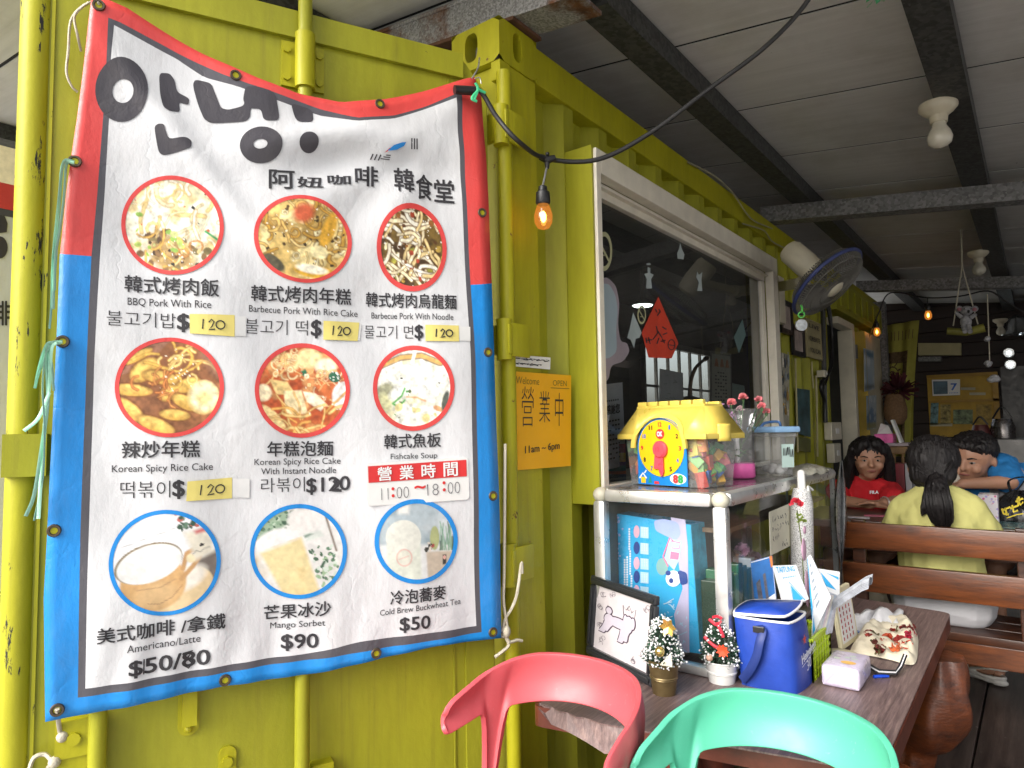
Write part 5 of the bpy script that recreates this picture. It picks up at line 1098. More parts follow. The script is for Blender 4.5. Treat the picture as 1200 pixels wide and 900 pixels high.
for k in range(1, 4):
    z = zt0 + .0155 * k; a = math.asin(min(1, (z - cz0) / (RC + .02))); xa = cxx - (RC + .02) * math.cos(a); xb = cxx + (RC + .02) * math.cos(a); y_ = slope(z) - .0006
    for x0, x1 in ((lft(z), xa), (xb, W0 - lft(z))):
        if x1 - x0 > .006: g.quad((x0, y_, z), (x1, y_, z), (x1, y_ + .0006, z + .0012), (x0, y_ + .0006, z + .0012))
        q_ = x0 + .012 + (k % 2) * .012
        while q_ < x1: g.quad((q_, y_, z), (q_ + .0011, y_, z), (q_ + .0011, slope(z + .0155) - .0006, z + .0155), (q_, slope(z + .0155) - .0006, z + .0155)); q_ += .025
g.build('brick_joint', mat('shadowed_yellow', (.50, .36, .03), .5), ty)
g = MB(T0); g.M = T0
def hinge(u, v): a = math.pi * u; return V((W0 + ov - .006 - (.035 + .02 * 0) * v * 0 + .004 + .016 * math.sin(a), D0 * .28 + .06 * u, zt0 - .02 + .07 * v - .02 * v * v))
g.grid(hinge, 8, 6); g.build('lid_handle', m_yel, ty, smooth=60, solid=.006)
# carnations in a clear vase with a pink base
va = thing('flower_vase', 'pink carnations in a clear vase with bright pink base on the case', 'vase', F(867, 563, CZ))
vb = F(867, 560, CZ); vr = .052
m_pinkb = mat('hot_pink_wrap', (.80, .13, .42), .3, var=.2, scale=14)
g = MB(); g.lathe([(vr * .9, 0), (vr, .006), (vr * .98, .045), (vr * .92, .053)], vb, n=22); g.build('pink_base', m_pinkb, va, smooth=50)
g = MB(); g.lathe([(vr * .99, .05), (vr * .97, .12), (vr * 1.03, .17), (vr * 1.25, .235)], vb, n=22, cap=False); g.build('clear_sleeve', m_wrap, va, smooth=60)
g = MB(); g.tube([vb + V((0, -.015, .05)), vb + V((-.002, -.012, .12)), vb + V((-.006, -.02, .17))], [.009, .008, .019], 12); g.build('foil_stem_wrap', mat('white_foil', (.72, .72, .72), .3, .2), va, smooth=60)
D_ = (vb - CAM).length
heads = [(857, 473, .019, 0), (871, 466, .017, 0), (889, 469, .016, 0), (893, 477, .017, 0), (898, 483, .015, 0), (867, 480, .015, 1)]
m_carn = mat('coral_pink_petal', (.72, .22, .24), .6, var=.25); m_carn2 = mat('blush_petal', (.62, .42, .45), .6, var=.2)
for k, (x, y, r_, t_) in enumerate(heads):
    c = A(x, y, vb.y + .03 * (k % 3 - 1)); g = MB(); petals(g, c, r_, 60, seed=20 + k); fl = g.build('carnation', m_carn2 if t_ else m_carn, va)
    g = MB(); g.tube([c + V((0, 0, -.014)), c + V((0, 0, -.003))], [.003, .007], 8); bs = vb + V((random.uniform(-.01, .01), 0, .1)); g.tube(catmull([c + V((0, 0, -.012)), c.lerp(bs, .5) + V((.005, 0, 0)), bs]), .0018, 6); g.build('stem', m_leaf, va)
g = MB()
for k in range(90):
    c = vb + V((random.gauss(-.02, .018), random.gauss(0, .02), random.uniform(.06, .2))); d = V((random.gauss(0, 1), random.gauss(0, 1), random.gauss(.6, 1))).normalized(); t = d.orthogonal().normalized(); g.add([c, c + d * .012 + t * .004, c + d * .024, c + d * .012 - t * .004], [(0, 1, 2, 3)])
g.build('leaves', m_leaf, va)
g = MB()
for k in range(46):
    c = A(random.gauss(852, 5), random.gauss(492, 9), vb.y - .02); d = V((random.gauss(0, 1), random.gauss(0, 1), random.gauss(0, 1))).normalized(); t = d.orthogonal().normalized(); g.add([c, c + d * .01 + t * .005, c + d * .018, c + d * .01 - t * .005], [(0, 1, 2, 3)])
for k in range(4): p_ = A(848 + 5 * k, 505, vb.y - .03); g.tube(catmull([p_, p_ + V((.004 * k - .01, 0, .03)), p_ + V((random.uniform(-.02, .02), 0, .06))]), .0012, 5)
g.build('lilac_filler', mat('lilac_petal', (.45, .22, .42), .6, var=.3), va)
# storage tub, blue lid
tb2 = thing('storage_tub', 'clear plastic tub with a pale blue clip lid on the display case', 'tub', F(902, 557, CZ))
p0 = F(884, 556, CZ); p1 = F(912, 558.5, CZ); p2 = F(924, 551, CZ); ex = (p1 - p0); w_ = ex.length; ex.normalize(); ey = V((0, 0, 1)).cross(ex); d_ = .075; T1 = frame_T(p0 + V((0, 0, .001)), ex, ey, (0, 0, 1)); H1 = .15
g = MB(T1); g.hexa([(.008, .008, 0), (w_ - .008, .008, 0), (w_ - .008, d_ - .01, 0), (.008, d_ - .01, 0)], [(-.006, -.006, H1), (w_ + .006, -.006, H1), (w_ + .006, d_, H1), (-.006, d_, H1)]); g.build('clear_body', m_tclear, tb2)
m_lidb = mat('pale_blue_plastic', (.24, .42, .66), .35)
g = MB(T1); g.box((-.016, -.016, H1), (w_ + .016, d_ + .014, H1 + .022), .008); g.build('lid', m_lidb, tb2, smooth=45)
g = MB(T1); g.tube(catmull([(.02, .02, H1 + .02), (.035, .03, H1 + .035), (w_ * .7, .04, H1 + .038), (w_ * .7, .05, H1 + .02)]), .005, 8); g.build('handle', mat('deep_blue_plastic', (.05, .13, .3), .35), tb2, smooth=60)
g = MB(T1); g.box((-.009, -.009, H1 - .014), (w_ + .009, d_ + .003, H1 - .004)); g.build('rim', m_tclear, tb2)
g = MB(T1); g.quad((w_ + .0065, .012, .03), (w_ + .0065, .062, .03), (w_ + .0085, .062, .11), (w_ + .0085, .012, .11)); lb = g.build('label_paper', mat('mint_label', (.45, .6, .56), .6), tb2)
g = MB(T1)
for x, z in ((.018, .085), (.032, .088), (.045, .08)): 
    for k in range(3): stroke(g, [(x + .006 * k, z - .014), (x + .006 * k + random.uniform(-.004, .004), z + .012)], .003, lambda a, c: V((w_ + .0095, a, c)))
g.build('handwriting', m_ink, tb2)
m_salt = mat('white_sachets', (.7, .7, .7), .6)
g = MB(T1)
for k in range(9): g.ell((random.uniform(.02, w_ - .02), random.uniform(.02, d_ - .03), .016 + .006 * (k % 3)), (.018, .014, .013), 10, 7)
g.build('contents', m_salt, tb2, smooth=60)
# folded plastic bag at the end of the case
pbg = F(937, 556, CZ); g = MB()
def bagf(u, v): a = 2 * math.pi * u; r_ = .07 * (1 + .12 * math.sin(3 * a + 1) + .06 * math.sin(7 * a)); k = math.cos(v * math.pi / 2); return V((pbg.x + r_ * .8 * k * math.cos(a), pbg.y + .10 + r_ * 1.9 * k * math.sin(a), CZ + .0 + .036 * v ** .6 + .004 * math.sin(9 * a) * (1 - v)))
g.grid(bagf, 40, 8); tag(g.build('folded_bag', mat('crumpled_clear_plastic', (.30, .29, .24), .2, var=.3, scale=20, bmp=.5, bscale=50), smooth=40), 'folded crinkled plastic bag lying at the far end of the case top', 'plastic bag')

# ------------------------------------------------------------------ standing on the table in front of the case
m_blkfr = mat('black_frame_moulding', (.02, .022, .026), .35, coat=.3)
pf = thing('framed_drawing', 'black framed poodle drawing leaning on the case front', 'picture frame', F(725, 783, TZ))
BLp = F(691, 766, TZ); BRp = F(768, 806, TZ); BRp = V((BRp.x, BRp.y, TZ)); exf = (BRp - BLp); wf = exf.length; exf.normalize(); nf = exf.cross(V((0, 0, 1))).normalized(); nf = nf if nf.y < 0 else -nf
lean = .11; eyf = (V((0, 0, 1)) * math.cos(lean) - nf * math.sin(lean)).normalized(); hf = wf * 1.02
nn = exf.cross(eyf).normalized(); nn = nn if nn.dot(nf) > 0 else -nn
TF = frame_T(BLp + V((0, 0, .002)) + nf * .0, exf, eyf, exf.cross(eyf)); sg = 1 if exf.cross(eyf).dot(nf) > 0 else -1
hf = (A(779, 701, (BRp.y)).z - TZ) / math.cos(lean) * .98
bw = .024; g = MB(TF)
for a, b_ in (((0, 0), (wf, bw)), ((0, hf - bw), (wf, hf)), ((0, bw + .0005), (bw, hf - bw - .0005)), ((wf - bw, bw + .0005), (wf, hf - bw - .0005))):
    g.box((a[0], a[1], 0), (b_[0], b_[1], sg * .014), .004)
    ii = .007; g.box((a[0] + ii, a[1] + ii, sg * .0141), (b_[0] - ii, b_[1] - ii, sg * .019), .002)
g.build('frame', m_blkfr, pf, smooth=30)
g = MB(TF); g.box((bw - .002, bw - .002, sg * .002), (wf - bw + .002, hf - bw + .002, sg * .004)); pic = g.build('drawing_paper', mat('pale_pink_paper', (.56, .52, .54), .5), pf)
m_pencil = mat('mauve_pencil', (.07, .045, .07), .7)
iw, ih = wf - 2 * bw, hf - 2 * bw; g = MB(TF)
def dm(x, y): return V((bw + x * iw, bw + (1 - y) * ih, sg * .0052))
fur = mat('soft_lilac_wash', (.47, .43, .50), .7); gg = MB(TF); wz = 0.0
def dm2(x, y): return dm(x, y) + V((0, 0, sg * .0002))
shapes = [ellipse(.45, .47, .20, .075, 26), ellipse(.60, .47, .09, .10, 22), ellipse(.27, .47, .09, .085, 22), ellipse(.63, .375, .062, .065, 20), ellipse(.565, .39, .034, .085, 18), ellipse(.70, .395, .034, .085, 18), ellipse(.26, .335, .055, .05, 18)]
for cx_, y0_, x1_, y1_, w_ in ((.27, .50, .15, .70, .075), (.32, .50, .22, .66, .06), (.56, .52, .50, .74, .065), (.61, .52, .58, .70, .055)):
    P = [(cx_ - w_, y0_), (cx_ + w_, y0_), ((cx_ + x1_) / 2 + w_ * .6, (y0_ + y1_) / 2), (x1_ + w_ * .75, y1_ - .02), (x1_ + w_ * .5, y1_), (x1_ - w_ * .9, y1_), (x1_ - w_ * .6, y1_ - .03), ((cx_ + x1_) / 2 - w_ * .75, (y0_ + y1_) / 2)]; shapes.append(P)
for k, P in enumerate(shapes): gg.poly([dm2(*p) + V((0, 0, sg * .00002 * k)) for p in P])
gg.build('wash', fur, pf)
for k, P in enumerate(shapes): stroke(g, P, .034, lambda x, y: dm(x, y) + V((0, 0, -sg * .0004)), True)
stroke(g, [(.28, .38), (.28, .42)], .012, dm); stroke(g, [(.53, .31), (.51, .17), (.57, .23), (.62, .15), (.67, .23), (.74, .17), (.72, .31), (.53, .31)], .011, dm)
for q_ in (.61, .655): g.poly([dm(*p) for p in ellipse(q_, .36, .009, .011, 10)])
g.poly([dm(*p) for p in ellipse(.632, .41, .015, .012, 10)])
for k in range(60):
    x, y = random.choice([(.26, .33), (.42, .47), (.6, .46), (.2, .6), (.54, .62), (.52, .48), (.63, .24)]); x += random.gauss(0, .03); y += random.gauss(0, .04); stroke(g, ellipse(x, y, .012, .012, 8, 0, random.uniform(0, 3), random.uniform(3.5, 6)), .005, dm)
for cx_, cy_ in ((.12, .12), (.3, .08), (.08, .3), (.92, .12), (.9, .75), (.75, .9), (.15, .85), (.1, .6)):
    for k in range(4): stroke(g, ellipse(cx_ + random.gauss(0, .02), cy_ + random.gauss(0, .03), .035, .03, 10, random.uniform(0, 3), 0, random.uniform(2, 6)), .005, dm)
g.build('drawing_lines', m_pencil, pf)
# little decorated trees
def minitree(lab, base, pr0, pr1, ph, th, tr, potm, white, seed, extra):
    t_ = thing('potted_tree', lab, 'potted tree', base); q_ = random.Random(seed); b_ = V(base)
    g = MB(); g.lathe([(0, 0), (pr0, 0), (pr1, ph), (pr1 * 1.03, ph), (pr1 * 1.03, ph - .004), (pr1 * .95, ph - .006), (pr1 * .9, ph - .015), (0, ph - .015)], b_, n=26, cap=False)
    for zz in (.45, .5): 
        rr = pr0 + (pr1 - pr0) * zz; g.lathe([(rr + .0003, ph * zz - .0025), (rr + .0018, ph * zz), (rr + .0003, ph * zz + .0025)], b_, n=26, cap=False)
    g.build('pot', potm, t_, smooth=40)
    leaf = MB(); snow = MB()
    for k in range(1150):
        v = q_.random() ** 1.25; z = ph - .012 + th * v; R = tr * (1 - v) ** .62 * (.55 + .45 * min(1, v * 5 + .35)); a = q_.uniform(0, 6.28); rr = R * q_.uniform(.55, 1.06)
        c = b_ + V((rr * math.cos(a), rr * math.sin(a), z)); d = V((math.cos(a), math.sin(a), q_.uniform(-.1, .9))).normalized(); d = (d + V((q_.gauss(0, .4), q_.gauss(0, .4), q_.gauss(0, .4)))).normalized(); t = d.cross(V((q_.gauss(0, 1), q_.gauss(0, 1), q_.gauss(0, 1)))).normalized(); L = q_.uniform(.010, .017); w_ = .0021
        leaf.add([c - t * w_, c + t * w_, c + d * L + t * w_ * .3, c + d * L - t * w_ * .3], [(0, 1, 2, 3)])
        if q_.random() < white: snow.ell(c + d * L, q_.uniform(.0016, .0031), 5, 4)
    leaf.build('foliage', mat('dark_fir_green', (.035, .085, .05), .6, var=.4, scale=60), t_); snow.build('snow_beads', mat('white_frost', (.78, .78, .78), .7), t_)
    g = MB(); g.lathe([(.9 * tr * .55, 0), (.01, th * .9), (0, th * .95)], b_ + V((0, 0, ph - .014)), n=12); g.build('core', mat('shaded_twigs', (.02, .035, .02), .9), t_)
    extra(t_, b_, ph, th, tr); return t_
m_potb = mat('antique_brass_pot', (.20, .145, .065), .38, .65, .2, 30); m_potw = mat('white_enamel_pot', (.72, .72, .70), .25, coat=.5); m_gold = mat('gold_foil', (.75, .48, .12), .25, .8)
def ex1(t_, b_, ph, th, tr):
    g = MB(); g.ell(b_ + V((.012, -tr * .92, ph + th * .28)), .0125, 16, 10); g.build('gold_bauble', mat('gold_bauble_gloss', (.8, .62, .22), .12, .9), t_, smooth=80)
    g = MB(); c = b_ + V((.028, -.024, ph + th * .82))
    for k in range(6): a = 1.05 * k; d = V((math.cos(a), -.3, math.sin(a))); t = V((-math.sin(a), 0, math.cos(a))); g.add([c, c + d * .012 + t * .007, c + d * .023, c + d * .012 - t * .007], [(0, 1, 2, 3)])
    g.build('gold_bow', m_gold, t_)
    g = MB(); c = b_ + V((.02, -tr * .85, ph + .004)); g.prism([c + V((x, -.001 * k, z)) for k, (x, z) in enumerate([(-.012, -.008), (.022, -.006), (.02, .028), (.008, .014)])], (0, .001, 0)); g.build('card_tag', m_card, t_)
def ex2(t_, b_, ph, th, tr):
    g = MB(); c = b_ + V((.022, -tr * .9, ph + th * .33))
    for k in range(9): a = .7 * k; d = V((math.cos(a), -.35, math.sin(a))).normalized(); t = V((-math.sin(a), 0, math.cos(a))); g.add([c, c + d * .010 + t * .005, c + d * .019, c + d * .010 - t * .005], [(0, 1, 2, 3)])
    g.build('red_flower', mat('orange_red_felt', (.70, .07, .02), .7), t_)
    g = MB(); 
    for P in ([(-.03, .55), (-.015, .45), (.0, .38), (.012, .36)], [(-.02, .95), (0, .85), (.012, .95)], [(.0, .9), (.014, .72), (.02, .6)], [(-.012, 1.0), (.002, 1.04), (.014, 1.0)]): g.tube(catmull([b_ + V((x, -tr * (1.02 - .6 * v), ph + th * v)) for x, v in P], 4), .0042, 6, True, .5)
    g.build('red_ribbon', mat('red_satin', (.5, .02, .04), .3), t_)
    g = MB(); g.prism([b_ + V((.001 + .02 * math.cos(a), -.0345 + .004 * abs(math.cos(a)) - .0, ph * .52 + .008 * math.sin(a))) for a in np.linspace(0, 6.283, 25)[:-1]], (0, .004, 0)); g.build('red_oval', mat('red_gloss', (.55, .02, .02), .2, coat=.6), t_)
    g = MB(); g.ell(b_ + V((-.014, -tr * .9, ph + .012)), .009, 10, 8); g.build('beige_ornament', mat('peach_felt', (.6, .36, .26), .8), t_)
minitree('snow dusted mini tree with gold bauble in an antique brass pot', F(778.5, 812, TZ), .028, .0385, .083, .105, .046, m_potb, .5, 3, ex1)
minitree('mini tree with red ribbons in a white pot with red oval', F(846, 798, TZ), .033, .042, .055, .108, .046, m_potw, .28, 5, ex2)
# blue insulated bag
m_bag = mat('royal_blue_nylon', (.012, .05, .33), .42, var=.15, scale=16, bmp=.35, bscale=32); m_pipe = mat('white_piping', (.70, .70, .72), .5)
cb = thing('cooler_bag', 'royal blue insulated bag with white piping and open flap on the table', 'bag', (-.56, 1.85, TZ))
B0_, B1_ = F(867, 802, TZ), F(934, 815, TZ); B2_ = F(957, 793, TZ); B3_ = B0_ + B2_ - B1_
hb = A(926, 731, B1_.y).z - TZ
t0 = [A(858, 722, B0_.y - .0), A(926, 731, B1_.y), None, None]; t0[0].z = TZ + hb; t0[1].z = TZ + hb; t0[2] = t0[1] + (B2_ - B1_) * .72 + V((0, .02, 0)); t0[3] = t0[0] + (B2_ - B1_) * .72; t0[2].z = t0[3].z = TZ + hb
def lerp4(a, b_, t): return [p.lerp(q_, t) for p, q_ in zip(a, b_)]
def bagloop(c4, bulge, n=9, rr=.25):
    out = []; cen = sum(c4, V((0, 0, 0))) / 4
    for i in range(4):
        a, b_ = c4[i], c4[(i + 1) % 4]
        for k in range(n): t = k / n; p = a.lerp(b_, t); e = math.sin(math.pi * t); o = (p - cen); o.z = 0; o.normalize(); cut = .006 * (1 - e) ** 3; out.append(p + o * (bulge * e - cut))
    return out
bb4 = [B0_, B1_, B2_, B3_]; loops = []; nz_ = 12
for j in range(nz_ + 1):
    t = j / nz_; c4 = lerp4(bb4, t0, t); loops.append(bagloop(c4, .006 * math.sin(math.pi * t) + .004))
g = MB(); m_ = len(loops[0]); vs = [p for L in loops for p in L]
fs = [(j * m_ + i, j * m_ + (i + 1) % m_, (j + 1) * m_ + (i + 1) % m_, (j + 1) * m_ + i) for j in range(nz_) for i in range(m_)] + [tuple(range(m_ - 1, -1, -1))]
g.add(vs, fs); g.build('bag_body', m_bag, cb, smooth=50)
tl = loops[-1]; cen = sum(tl, V((0, 0, 0))) / len(tl)
g = MB(); g.poly([p * .94 + cen * .06 + V((0, 0, -.03)) for p in tl]); g.build('foil_lining', mat('yellowed_foil', (.55, .48, .22), .35), cb)
g = MB(); g.tube(tl + [tl[0]], .0032, 6); g.build('rim_piping', m_pipe, cb)
fl0 = [t0[3] + V((0, .0, .004)), t0[2] + V((0, 0, .004)), t0[1] + V((-.02, 0, .012)), t0[0] + V((0, .006, .004))]
fl0 = [t0[0] + V((0, 0, .006)), t0[1] + V((-.012, .01, .012)), t0[2] + V((-.008, .0, .026)), t0[3] + V((0, 0, .016))]
flp = bagloop(fl0, .004, 8); g = MB(); cc = sum(flp, V((0, 0, 0))) / len(flp) + V((0, 0, .008)); g.add(flp + [cc], [(i, (i + 1) % len(flp), len(flp)) for i in range(len(flp))]); g.build('lid_flap', m_bag, cb, smooth=60, solid=.006)
g = MB(); g.tube(flp + [flp[0]], .0036, 6); g.build('flap_piping', m_pipe, cb)
fn_ = (B1_ - B0_).cross(V((0, 0, 1))).normalized(); fn_ = fn_ if fn_.y < 0 else -fn_
def bf(x, y, o=.014): return onp(x, y, B0_ + fn_ * o, fn_)
g = MB(); g.tube(catmull([bf(884, 736, .006), bf(893, 738, .016), bf(890, 752, .03), bf(886, 770, .03), bf(878, 786, .024), bf(869, 797, .01)]), .0105, 8, True, .22); g.build('carry_strap', mat('navy_webbing', (.01, .03, .17), .6), cb, smooth=60)
g = MB(); g.box((-.014, -.003, -.008), (.014, .003, .008), .002, frame_T(bf(889, 738, .02), (B1_ - B0_), fn_, (0, 0, 1))); g.build('buckle', m_black, cb)
# badge text on the narrow side
sn = (B2_ - B1_).cross(V((0, 0, 1))).normalized(); sn = sn if sn.x > 0 else -sn
sp0 = B1_.lerp(t0[1], .5) + sn * .017
tt1 = (t0[1] - B1_).normalized(); sdir = (B2_ - B1_).normalized()
sn2 = sdir.cross(tt1); sn2 = sn2.normalized() if sn2.dot(sn) > 0 else -sn2.normalized()
def sp(u, v, o=.0125): return B1_.lerp(t0[1], v) + sdir * u + sn2 * o
bgw = (B2_ - B1_).length * .78
g = MB(); lettering(g, 'Heineken', lambda u, v: sp(.014 + u * bgw * .9, .42 + .10 * u + v * .12, .0145 + .0005), .01); lettering(g, '30', lambda u, v: sp(.048 + u * .034, .27 + .04 * u + v * .14, .015), .0); stroke(g, [(.014, .38), (.014 + bgw * .9, .48)], .006, lambda a, c: sp(a, c, .0147)); g.build('printed_text', m_wprint, cb)
g = MB(); st = [(math.cos(rad(90 + 36 * k)) * (.016 if k % 2 == 0 else .007), math.sin(rad(90 + 36 * k)) * (.085 if k % 2 == 0 else .036)) for k in range(10)]; cc_ = (.05, .72)
vs = [sp(cc_[0], cc_[1], .0145)] + [sp(cc_[0] + x, cc_[1] + y, .0145) for x, y in st]; g.add(vs, [(0, i, i % 10 + 1) for i in range(1, 11)]); g.build('printed_star', mat('red_star_print', (.5, .05, .05), .5), cb)
# leaflets, brochures, basket
m_lb = mat('blue_leaflet', (.03, .15, .45), .35, var=.3, scale=14, coat=.3); m_lw = mat('glossy_white_leaflet', (.54, .56, .58), .35, var=.08, coat=.3); m_cy = mat('cyan_print', (.02, .28, .55), .4)
def leaflet(lab, px, Yv, m, dz=.0, nm='leaflet', wv=.0012):
    P = [A(x, y, Yv) for x, y in px]; c = sum(P, V((0, 0, 0))) / 4; r_ = thing(nm, lab, 'leaflet', (c.x, c.y, min(p.z for p in P)), 'leaflets standing behind the blue bag')
    g = MB(); g.prism(P, (0, wv, 0)); g.build('paper', m, r_); n_ = V((0, -1, 0))
    return r_, (lambda u, v, o=.001: (P[0] * (1 - u) + P[1] * u) * (1 - v) + (P[3] * (1 - u) + P[2] * u) * v + n_ * o)
r_, f_ = leaflet('blue leaflet with tall photo strips behind the blue bag', [(879.5, 658), (905, 651), (911, 712), (886, 722)], 2.02, m_lb)
g = MB(); g.poly([f_(.16, .42), f_(.36, .36), f_(.42, .95), f_(.22, 1)]); g.poly([f_(.5, .3), f_(.62, .28), f_(.68, .9), f_(.56, .95)]); g.build('photo_strip', mat('dim_photo_print', (.10, .10, .13), .4, var=.6, scale=40), r_)
g = MB(); stroke(g, [(.02, .02), (.98, .02), (.98, .98)], .02, f_); g.poly([f_(.3, .8), f_(.95, .72), f_(1, 1), f_(.35, 1)]); g.build('print_patch', m_wprint, r_)
g = MB(); g.poly([f_(.86, 0, .0014), f_(1, 0, .0014), f_(1, .2, .0014), f_(.9, .22, .0014)]); g.build('print_patch', mat('orange_print', (.6, .2, .05), .5), r_)
r_, f_ = leaflet('white TAITUNG brochure fanned out behind the blue bag', [(905, 663), (933, 662), (948, 702), (919, 716)], 1.99, m_lw, nm='brochure', wv=.004)
g = MB(); lettering(g, 'TAITUNG', lambda u, v: f_(.14 + .74 * u, .17 - v * .14), .01); g.poly([f_(.45, .95), f_(.52, .5), f_(.8, .92)]); stroke(g, [(.44, 1.0), (.5, .42), (.86, .98)], .03, f_)
for k in range(8): stroke(g, [(.3 + .07 * k, .3), (.34 + .07 * k, .3)], .03, f_)
g.build('printed_text', m_cy, r_)
r_, f_ = leaflet('tall white brochure with a row of small pictures in the basket', [(946, 653), (950, 650), (974, 700), (953, 745)], 1.96, m_lw, nm='brochure', wv=.004)
g = MB()
for k in range(6): g.poly([f_(.3 + .0 * k, .12 + .12 * k), f_(.55, .13 + .12 * k), f_(.55, .17 + .12 * k), f_(.3, .17 + .12 * k)])
g.build('print_patch', mat('slate_print', (.2, .25, .3), .5), r_)
g = MB(); stroke(g, [(.05, .02), (.06, .98)], .12, f_); g.build('print_patch', m_cy, r_)
r_, f_ = leaflet('white leaflet with a blue swoosh standing nearest the case end', [(957, 666), (984, 670), (984, 702), (962, 703)], 2.12, m_lw)
g = MB(); g.poly([f_(.15, .1), f_(.85, .68), f_(.35, .55)]); g.poly([f_(.4, .1), f_(.95, .2), f_(.95, .3)]); g.build('print_patch', m_cy, r_)
m_bask = mat('lime_plastic_basket', (.42, .56, .02), .4)
bk = thing('plastic_basket', 'lime green woven plastic basket holding brochures beside the blue bag', 'basket', F(962, 795, TZ))
k0, k1, k2 = F(953, 800, TZ), F(974, 777, TZ), F(947, 772, TZ); k3 = k0 + k2 - k1; kh = A(975, 732, k1.y).z - TZ
def bside(mb, a, b_, h_):
    a, b_ = V(a), V(b_); n_ = 7
    for i in range(n_ + 1): p = a.lerp(b_, i / n_); mb.bar(p, p + V((0, 0, h_)), .004, .004, (1, 0, 0))
    for j in range(6): p = V((0, 0, h_ * j / 5.6)); mb.bar(a + p, b_ + p, .002, .0075)
    mb.bar(a + V((0, 0, h_)), b_ + V((0, 0, h_)), .008, .008)
g = MB(); bside(g, k0, k1, kh); bside(g, k1, k2, kh); bside(g, k2, k3, kh); bside(g, k3, k0, kh); g.quad(k0, k1, k2, k3); g.build('weave', m_bask, bk)
g = MB(); ins_ = [p.lerp((k0 + k2) / 2, .06) for p in (k0, k1, k2, k3)]; g.hexa([p + V((0, 0, .002)) for p in ins_], [p + V((0, 0, kh * .9)) for p in ins_]); g.build('liner', mat('olive_liner', (.28, .38, .015), .5), bk)
for k in range(9):
    x0 = 951 + 2.4 * k; g = MB(); yv = 1.955 + .008 * k; P = [A(x0 + 2, 702 - 1 * k, yv), A(x0 + 12, 696 + .3 * k, yv + .03), A(x0 + 5, 742, yv + .03), A(x0 - 1, 762 - 2.5 * k, yv)]
    g.prism(P, V((.0, .0015, 0))); tag(g.build('folded_leaflet', mat('leaflet_page', random.choice(['#d9dbe0', '#c9cdd8', '#e2dfd6', '#b9c4d2', '#d8c9cf']), .4, var=.25, scale=60)), '%s folded leaflet in the tight stack above the lime basket' % ['leftmost', 'second', 'third', 'fourth', 'middle', 'sixth', 'seventh', 'eighth', 'rightmost'][k], 'leaflet', 'leaflets packed in the lime basket')
g = MB(); P = [A(976, 707, 2.02), A(990, 698, 2.02), A(1010, 685, 2.0), A(1018, 682, 2.0)]; up = V((0, .06, .012))
def np_(u, v): i = min(2, int(u * 3)); t = u * 3 - i; return P[i].lerp(P[i + 1], t) + up * v + V((0, 0, .006 * math.sin(6 * v)))
for k in range(5): g.grid(lambda u, v: np_(u, v) + V((0, -.002 * k, -.004 * k)), 9, 5)
tag(g.build('newspaper', mat('newsprint', (.36, .38, .42), .7, var=.25, scale=50), solid=.0008), 'loosely folded grey newspaper sticking out above the leaflet stack', 'newspaper')
# desk calendar stand
cl = thing('desk_stand', 'small cream framed desk stand turned sideways between tissues and basket', 'desk stand', F(990, 768, TZ))
Q = [F(985, 762, TZ + .01), F(1004, 748, TZ + .01)]; ex = (Q[1] - Q[0]); w_ = .085; ex = ex.normalized(); hh_ = A(985, 694, Q[0].y).z - Q[0].z; nx = V((ex.y, -ex.x, 0)); TT = frame_T(Q[0], ex, (V((0, 0, 1)) - nx * .12).normalized(), nx); w_ = (Q[1] - Q[0]).length
m_cs = mat('cream_plastic', (.66, .60, .40), .4)
g = MB(TT); g.box((0, 0, -.006), (w_, hh_, .006), .003); g.build('panel', m_cs, cl)
g = MB(TT); g.box((.014, .014, .0061), (w_ - .014, hh_ - .014, .007)); g.build('printed_sheet', m_paper, cl)
g = MB(TT)
for j in range(7):
    for i in range(4): x, y = .02 + i * (w_ - .04) / 4, .022 + j * (hh_ - .05) / 7; g.poly([(x, y, .0076), (x + .009, y, .0076), (x + .009, y + .009 + .004 * ((i + j) % 2), .0076), (x, y + .009, .0076)])
g.build('illegible_print', mat('red_small_print', (.45, .10, .10), .6, var=.5, scale=90), cl)
g = MB(); cb_ = F(980, 771, TZ); g.lathe([(0, 0), (.05, 0), (.046, .012), (.02, .02), (0, .022)], cb_ + V((.01, .01, 0)), n=24, cap=False); g.build('base', m_cs, cl, smooth=50)
# tissue pack
ts = thing('tissue_pack', 'lilac wrapped tissue pack with small fruit prints on the table', 'tissue pack', F(994, 800, TZ))
a0, a1, a2 = F(962.5, 803, TZ), F(1008, 812, TZ), F(1027, 791, TZ); ex = a1 - a0; w_ = ex.length; ex.normalize(); ey = V((0, 0, 1)).cross(ex); d_ = (a2 - a1).length * .95; hh_ = .052
m_ts = mat('lilac_film', (.58, .52, .66), .28, var=.12, scale=22, bmp=.5, bscale=45, coat=.3)
g = MB(frame_T(a0, ex, ey, (0, 0, 1))); g.box((0, 0, 0), (w_, d_, hh_), .010); g.build('film_pack', m_ts, ts, smooth=60)
g = MB(frame_T(a0, ex, ey, (0, 0, 1))); g.poly([(w_ * .62 + .018 * math.cos(a), d_ * .32 + .013 * math.sin(a), hh_ + .0008) for a in np.linspace(0, 6.28, 20)[:-1]]); g.build('print_patch', mat('apricot_print', (.75, .45, .12), .4), ts)
g = MB(frame_T(a0, ex, ey, (0, 0, 1)))
for k in range(7): x, y = random.uniform(.02, w_ - .02), random.uniform(.03, d_ - .02); g.poly([(x + .008 * math.cos(a), y + .006 * math.sin(a), hh_ + .0006 + .00004 * k) for a in np.linspace(0, 6.28, 12)[:-1]])
g.build('print_patch', mat('mint_print', (.5, .58, .5), .4), ts)
